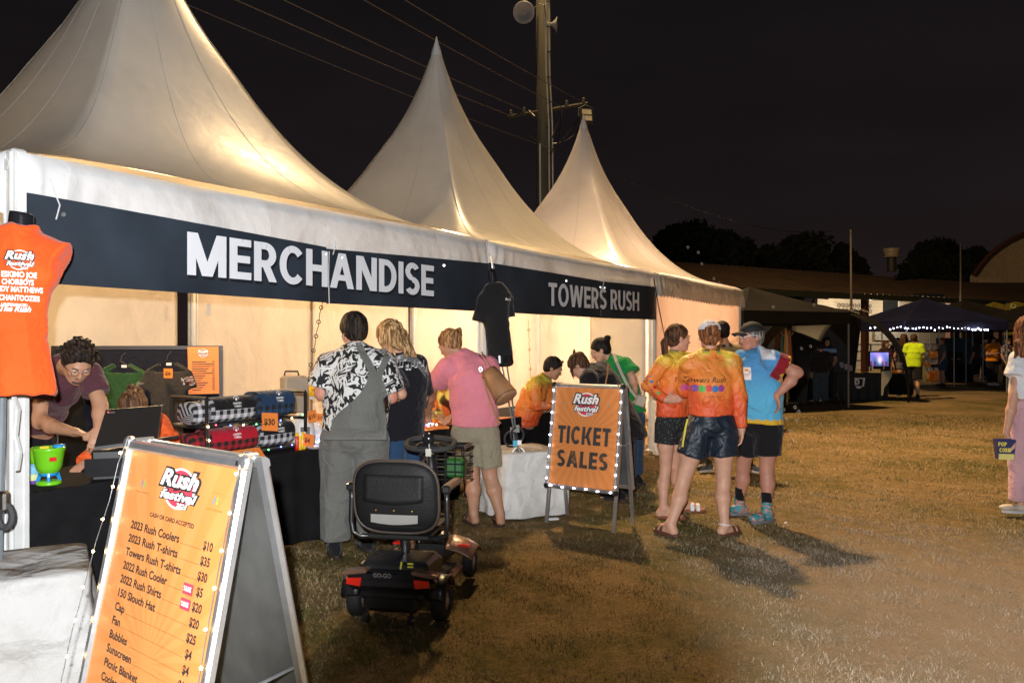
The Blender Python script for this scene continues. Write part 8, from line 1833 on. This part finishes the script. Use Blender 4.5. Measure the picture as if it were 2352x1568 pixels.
m = MB(); m.tube([pt(2304, 860, 31.05), pt(2303, 712, 31.05), pt(2312, 696, 31.05), pt(2335, 689, 31.05), pt(2362, 695, 31.05)], .03, 6); m.build('pole', BLACK, f2); m = MB(); fn = basis(pt(2332, 728, 30.95), (.35, 0, 1), (-1, 0, .35)); put_text(m, 'OUTLAND', fn, 0, .1, .22, width=.9, bold=.03, z=.0); put_text(m, '4X4', fn, 0, -.3, .25, width=.6, bold=.03, z=.0); m.build('lettering', mat('pale_lime', (.5, .5, .2)), f2)
# clothes stand with hung garments
cs_ = thing('clothes_stand', 'chrome clothes stand hung with orange, yellow and green garments', 'clothes stand', pt(1808, 935, 18.2) * np.array([1, 1, 0])); q = pj(18.2)
m = MB(); m.tube([q(1808, 930), q(1808, 765)], .022, 6); m.tube([q(1783, 935, -.2), q(1785, 925), q(1832, 925), q(1835, 937, -.2)], .02, 6); m.tube([q(1780, 924, .3), q(1808, 927), q(1838, 924, .3)], .018, 5)
for dx in (-14, 14): m.tube([q(1808, 768), q(1808 + dx * .7, 770), q(1808 + dx, 762)], .014, 5)
m.build('stand', STEEL, cs_)
for nm, (x0, x1, y0, y1), cm, dz in (('hung_garment', (1800, 1812, 754, 812), (.70, .32, .01), 0), ('hung_garment', (1806, 1820, 758, 830), (.60, .16, .03), .06), ('hung_garment', (1791, 1801, 768, 832), (.12, .26, .14), .04)):
    MB().grid(lambda u, v: q(x0 + (x1 - x0) * (.5 + (u - .5) * (.35 + .65 * v)) + .0, y0 + (y1 - y0) * v, dz + .04 * math.sin(u * 12)), 12, 6, .01, (0, 1, 0)).build(nm, cloth('garment_%d' % x0, cm), cs_, smooth=True)
nr = thing('magazine_rack', 'stand of white magazines hung with orange bags under the navy gazebo', 'rack', pt(2130, 875, 25) * np.array([1, 1, 0])); q = pj(25.2)
for y in (798, 818, 832, 850):
    MB().add([q(2092, y + 4), q(2152 - (y > 830) * 6, y + 4), q(2152 - (y > 830) * 6, y + 4, .3), q(2092, y + 4, .3)], [(0, 1, 2, 3)]).build('shelf', mat('rack_pale', (.2, .2, .18)), nr)
    rs = random.Random(y)
    for k in range(6):
        x = 2094 + 10 * k + rs.random() * 3; tone = rs.random(); MB().add([q(x, y + 4, -.02), q(x + 8, y + 4, -.02), q(x + 8.5, y - 5 - 3 * tone, .06), q(x + .5, y - 6 - 3 * tone, .06)], [(0, 1, 2, 3)]).build('magazine', mat('mag_%d' % int(tone * 3), [(.42, .40, .36), (.30, .32, .34), (.40, .26, .20)][int(tone * 3)], var=.5, vscale=12), nr)
for (x0, x1, y0, y1) in ((2134, 2154, 806, 822), (2126, 2138, 832, 842), (2131, 2143, 852, 876), (2144, 2156, 848, 876), (2116, 2124, 826, 842)): MB().grid(lambda u, v: q(x0 + (x1 - x0) * u, y0 + (y1 - y0) * v, -.08 - .05 * math.sin(u * 6)), 6, 4, .02, (0, 1, 0)).build('orange_bag', mat('bag_orange', (.75, .24, .02), rough=.6), nr, smooth=True)
MB().add([q(2108, 840, -.3), q(2127, 836, -.3), q(2127, 876, -.3), q(2112, 872, -.3)], [(0, 1, 2, 3)]).build('side_board', mat('board_ochre', (.22, .19, .07)), nr)
bk2 = thing('backdrop_screen', 'blue and teal printed screen at the back of the dark gazebo', 'screen', pt(2190, 860, 31.4) * np.array([1, 1, 0])); q = pj(31.6); MB().add([q(2150, 776), q(2232, 776), q(2232, 868), q(2150, 868)], [(0, 1, 2, 3)]).add([q(2150, 776, .05), q(2232, 776, .05), q(2232, 868, .05), q(2150, 868, .05)], [(3, 2, 1, 0)]).build('print', ramp_mat('teal_print', 'noise', [(.3, (.01, .03, .05)), (.55, (.015, .08, .12)), (.75, (.02, .03, .06))], 1.2, .5), bk2)
for k, (x, y) in enumerate([(2189, 817), (2203, 817)]): T = thing('framed_board', ['black framed board on the far table', 'second black framed board on the far table'][k], 'board', pt(x, 838, 30.3)); slab(MB(), lambda a, b, c: pt(x, y + 6, 30.3) + np.array([a, -b, c]), -.16, -.02, .12, .02, -.26, .26).build('board', BLACK, T); m = MB(); put_text(m, 'SALE' if k else 'OPEN', basis(pt(x, y + 8, 30.25), (1, 0, 0), (0, 0, 1)), 0, 0, .08, width=.2, bold=.02, z=.0) if False else m.add([pt(x - 5, y + 6, 30.25), pt(x + 4, y + 6, 30.25), pt(x + 4, y + 9, 30.25), pt(x - 5, y + 9, 30.25)], [(0, 1, 2, 3)]); m.build('print', mat('grey_print', (.2, .2, .2)), T)
for k, (x, y, Y_) in enumerate([(1935, 842, 20.8), (1946, 846, 20.8), (1955, 849, 20.8), (1825, 851, 20.2), (1840, 853, 20.2)]):
    T = thing('leaflet_stack', ['upright leaflets at the end of the crest table', 'purple lit leaflets on the crest table', 'third leaflet stack by the monitor', 'white papers on the black table', 'second white papers on the black table'][k], 'leaflets', pt(x, y, Y_)); MB().box(pt(x, y, Y_) + np.array([0, .05, .04]), (.09, .03, .14 if k < 3 else .04), rot=Matrix.Rotation(-.4, 3, 'X')).build('leaflet', mat('leaf_%d' % (k % 2), [(.34, .32, .42), (.45, .44, .42)][k % 2]), T)

# ------------------------------------------------------------------ people in the background
def bgp(label, x, yh, Y_, yf, face, skin_m, hairk, hm, shirtf, legf, shoe=BLK, side=None, toes=None, arms=None, lean=0, female=False, build=1.0, stride=0):
    z = lambda yy: CAMH - (yy - 784) / FPX * Y_; X = (x - 1176) / FPX * Y_; H_ = z(yh) + .10; s_ = H_ / 1.72; f = _n([face[0], face[1], 0]); sd2 = np.array([f[1], -f[0], 0]) if side is None else _n(side); P = lambda r, fw, zz: np.array([X, Y_, 0]) + sd2 * r * s_ + f * fw * s_ + np.array([0, 0, zz * s_])
    A = arms or {}
    J = dict(head=P(0, .02 + lean, 1.60), neck=P(0, lean * .8, 1.45), chest=P(0, lean * .5, 1.24), hip=P(0, 0, .95), shl=P(-.17, lean * .75, 1.38), shr=P(.17, lean * .75, 1.38), ell=P(-.24, 0, 1.10), elr=P(.24, 0, 1.10), wrl=P(-.22, .12, .88), wrr=P(.22, .12, .88),
             hpl=P(-.09, 0, .90), hpr=P(.09, 0, .90), knl=P(-.10, .02 + stride * .5, .49), knr=P(.10, .02 - stride * .5, .49), anl=P(-.11, stride, .085), anr=P(.11, -stride, .085))
    J.update({k: P(*v) for k, v in A.items()})
    pn = Person(label, J, (face[0], face[1], face[2] if len(face) > 2 else -.05), skin_m=skin_m, h=.017, build=build, hsize=s_, side=sd2, female=female, toes=toes or dict(l=f, r=f), barefoot=False)
    shirtf(pn); legf(pn)
    if hairk: pn.hair(hairk, hm, h=.015, amp=0)
    if shoe is not None:
        for k in 'lr': pn.shoe(k, 'shoe', shoe)
    return pn
NVY = cloth('navy_team', attr=True, rough=.8)
tc1 = lambda P: mixc((.010, .018, .04), (.22, .42, .70), smooth01(np.sin(P[:, 2] * 26) * .5 + .5, .6, .7) * smooth01(P[:, 2], 1.12, 1.18) * (1 - smooth01(P[:, 2], 1.36, 1.40)))
bgp('bald man in a navy and light blue team shirt behind the black table', 1856, 772, 20.9, 900, (.35, -.9), S_FAIR, None, None, lambda p: p.shirt('shirt', NVY, sleeve=.6, hem=-.05, colf=tc1, h=.016), lambda p: p.legwear('trousers', BLK, 1.9, h=.018), arms=dict(wrl=(-.1, .25, .95), wrr=(.1, .25, .95)))
bgp('laughing dark-haired woman in a light blue team shirt behind the table', 1899, 784, 20.9, 900, (-.1, -1), S_TAN, 'long', H_BLACK, lambda p: p.shirt('shirt', NVY, sleeve=.6, hem=-.02, colf=tc1, h=.016), lambda p: p.legwear('trousers', BLK, 1.9, h=.018), female=True, arms=dict(wrl=(-.05, .2, .9), wrr=(.1, .2, .9)))
bgp('person in a black jacket and faded jeans with back to the camera', 1885, 796, 19.6, 921, (.15, 1), S_TAN, 'short', H_BLACK, lambda p: p.shirt('jacket', cloth('charcoal_jacket', (.018, .016, .016)), sleeve=1.9, hem=-.06, h=.016), lambda p: p.legwear('jeans', cloth('faded_jeans', (.045, .065, .085)), 1.95, h=.018), build=1.05)
bgp('person in a bright fluorescent yellow T-shirt walking past the stalls', 2099, 776, 21.8, 913, (.5, .85), S_TAN, 'bowl', H_BROWN, lambda p: p.shirt('t_shirt', cloth('fluoro', (.62, .88, .02), wr=.3), sleeve=.6, hem=-.10, t=.03, loose=.02, h=.016, flare=.02), lambda p: p.legwear('shorts', BLK, .95, t=.03, h=.018), stride=.22, arms=dict(wrr=(.16, .25, .95), wrl=(-.2, .2, 1.0)))
bgp('girl in black with bare legs walking beside the yellow T-shirt', 2076, 776, 22.6, 911, (.6, .7), S_TAN, 'long', H_BROWN, lambda p: p.shirt('top', BLK, sleeve=.5, hem=-.02, h=.016), lambda p: p.legwear('shorts', cloth('grey_short', (.10, .10, .11)), .35, h=.018), female=True, build=.9, shoe=SOLE_W, stride=-.1)
bgp('person in dark clothes standing at the dark gazebo leg', 2243, 786, 30.0, 874, (-.5, .8), S_TAN, 'long', H_DARK, lambda p: p.shirt('top', cloth('dim_grey', (.045, .035, .03)), sleeve=.6, hem=-.1, h=.018), lambda p: p.legwear('leggings', BLK, 1.4, h=.02), female=True, shoe=None)
bgp('woman with an orange top, black trousers and raised arms', 2279, 780, 28.0, 884, (.2, -1), S_TAN, 'long', H_BLACK, lambda p: p.shirt('top', cloth('mango', (.80, .26, .015)), sleeve=.5, hem=-.08, t=.03, h=.018, flare=.02), lambda p: p.legwear('trousers', BLK, 1.9, h=.02), female=True, build=1.1, shoe=SOLE_W, arms=dict(ell=(-.30, .1, 1.3), wrl=(-.12, .2, 1.45), elr=(.3, .1, 1.1), wrr=(.08, .3, 1.15)))
bgp('bare-legged person half hidden behind the woman in the orange top', 2293, 784, 29.5, 876, (-.3, .9), S_TAN, 'pony', H_BROWN, lambda p: p.shirt('top', cloth('patterned_tan', (.25, .18, .10)), sleeve=.5, hem=-.02, h=.018), lambda p: p.legwear('shorts', BLK, .4, h=.02), female=True, shoe=None)
bgp('fair-haired person in a floral blouse near the right edge', 2314, 782, 27.2, 880, (.2, -.8), S_FAIR, 'bowl', H_BLONDE, lambda p: p.shirt('blouse', floral('floral_blouse', 9, (.05, .03, .08), (.45, .36, .36)), sleeve=.8, hem=-.05, h=.018), lambda p: p.legwear('trousers', BLK, 1.9, h=.02), female=True)
bgp('tall person in a pale shirt standing at the olive gazebo', 2262, 781, 32.5, 872, (.4, -.8), S_TAN, 'short', H_DARK, lambda p: p.shirt('shirt', cloth('dim_cream', (.25, .22, .18)), sleeve=.6, hem=-.05, h=.018), lambda p: p.legwear('trousers', BLK, 1.9, h=.02))
bgp('child in a teal top between the stalls at the right edge', 2330, 800, 26.0, 890, (-.6, -.6), S_FAIR, 'long', H_BROWN, lambda p: p.shirt('top', cloth('teal', (.02, .12, .13)), sleeve=.6, hem=-.02, h=.018), lambda p: p.legwear('shorts', BLK, .6, h=.02), female=True)
bgp('person with a red cap and grey shirt browsing the magazine rack', 2165, 782, 27.5, 893, (-.9, .2), S_TAN, 'short', mat('red_cap', (.25, .02, .02)), lambda p: p.shirt('shirt', cloth('mid_grey', (.10, .10, .10)), sleeve=.6, hem=-.05, h=.018), lambda p: p.legwear('shorts', DENIM, .8, h=.02))
gazebo('black pop-up gazebo cut by the right edge of the picture', pt(2420, 784, 27), 1.8, 2.15, 2.95, .3, GZB)
bgp('girl with brown hair seated by the magazine rack', 2034, 790, 25.5, 900, (.3, -.9), S_TAN, 'long', H_BROWN, lambda p: p.shirt('top', cloth('dim_maroon', (.06, .02, .015)), sleeve=.6, hem=-.05, h=.018), lambda p: p.legwear('trousers', BLK, 1.9, h=.02), female=True)
bgp('person in a dark hoodie under the navy gazebo', 2062, 783, 26.5, 900, (-.4, -.9), S_TAN, 'short', H_DARK, lambda p: p.shirt('hoodie', cloth('dark_hoodie', (.03, .015, .015)), sleeve=1.9, hem=-.08, h=.018), lambda p: p.legwear('trousers', BLK, 1.9, h=.02))
flat_on('folded orange cloth on the low black table', 'folded_cloth', 'cloth', [pt(2045, 784, 21.9), pt(2062, 784, 21.9), pt(2062, 784, 22.2), pt(2045, 784, 22.2)], .62, mat('bag_orange', (.75, .24, .02)), .10)
# soap bubbles drifting in front of the group and over the roof
BUB = bpy.data.materials.new('soap_film'); BUB.use_nodes = True; N = BUB.node_tree.nodes; K = BUB.node_tree.links; pbs = N['Principled BSDF']; lw_ = N.new('ShaderNodeLayerWeight'); lw_.inputs[0].default_value = .25; pbs.inputs['Roughness'].default_value = .04; pbs.inputs['Base Color'].default_value = (.75, .78, .8, 1); K.new(nmath(N, K, 'MULTIPLY_ADD', lw_.outputs['Facing'], .5, .03), pbs.inputs['Alpha'])
bl = None
for k, (x, y) in enumerate([(1807, 962), (1830, 965), (1790, 950), (1785, 925), (1826, 935), (1815, 990), (1822, 1010), (1800, 940), (1835, 945), (1870, 700), (1580, 568), (1604, 580), (1612, 606), (1640, 640), (1651, 650), (1776, 705), (1862, 795), (1841, 800)]):
    bc = pt(x, y, 7.8 if y > 900 else 9.5); b_ = MB().lathe((0, 0, 0), [(.016 * math.sin(a), -.016 * math.cos(a)) for a in np.linspace(0, math.pi, 9)], 12).build('soap_bubble', BUB, None, smooth=True, world=False) if bl is None else bl.copy()
    if bl is not None: COL.objects.link(b_)
    else: bl = b_
    b_.location = tuple(bc); tag(b_, 'small clear soap bubble low beside the man in the blue polo' if y > 900 else ('small clear soap bubble by the wide black gazebo' if x > 1700 else 'small clear soap bubble above the slope of the far marquee'), 'soap bubble', 'soap bubbles in the air')
# litter on the grass
for lb, nm, c, d, rz, mt in (('small white scrap of paper beside the canvas weight', 'paper_scrap', pt(1270, 1196, 6.95), (.09, .05, .012), .3, WHITE), ('bottle cap on the grass right of the ticket sign shadow', 'bottle_cap', pt(1805, 1205, 6.8), (.03, .02, .01), .8, SOLE_W)):
    tag(MB().box((c[0], c[1], .012), d, rz).build(nm, mt), lb, 'litter')
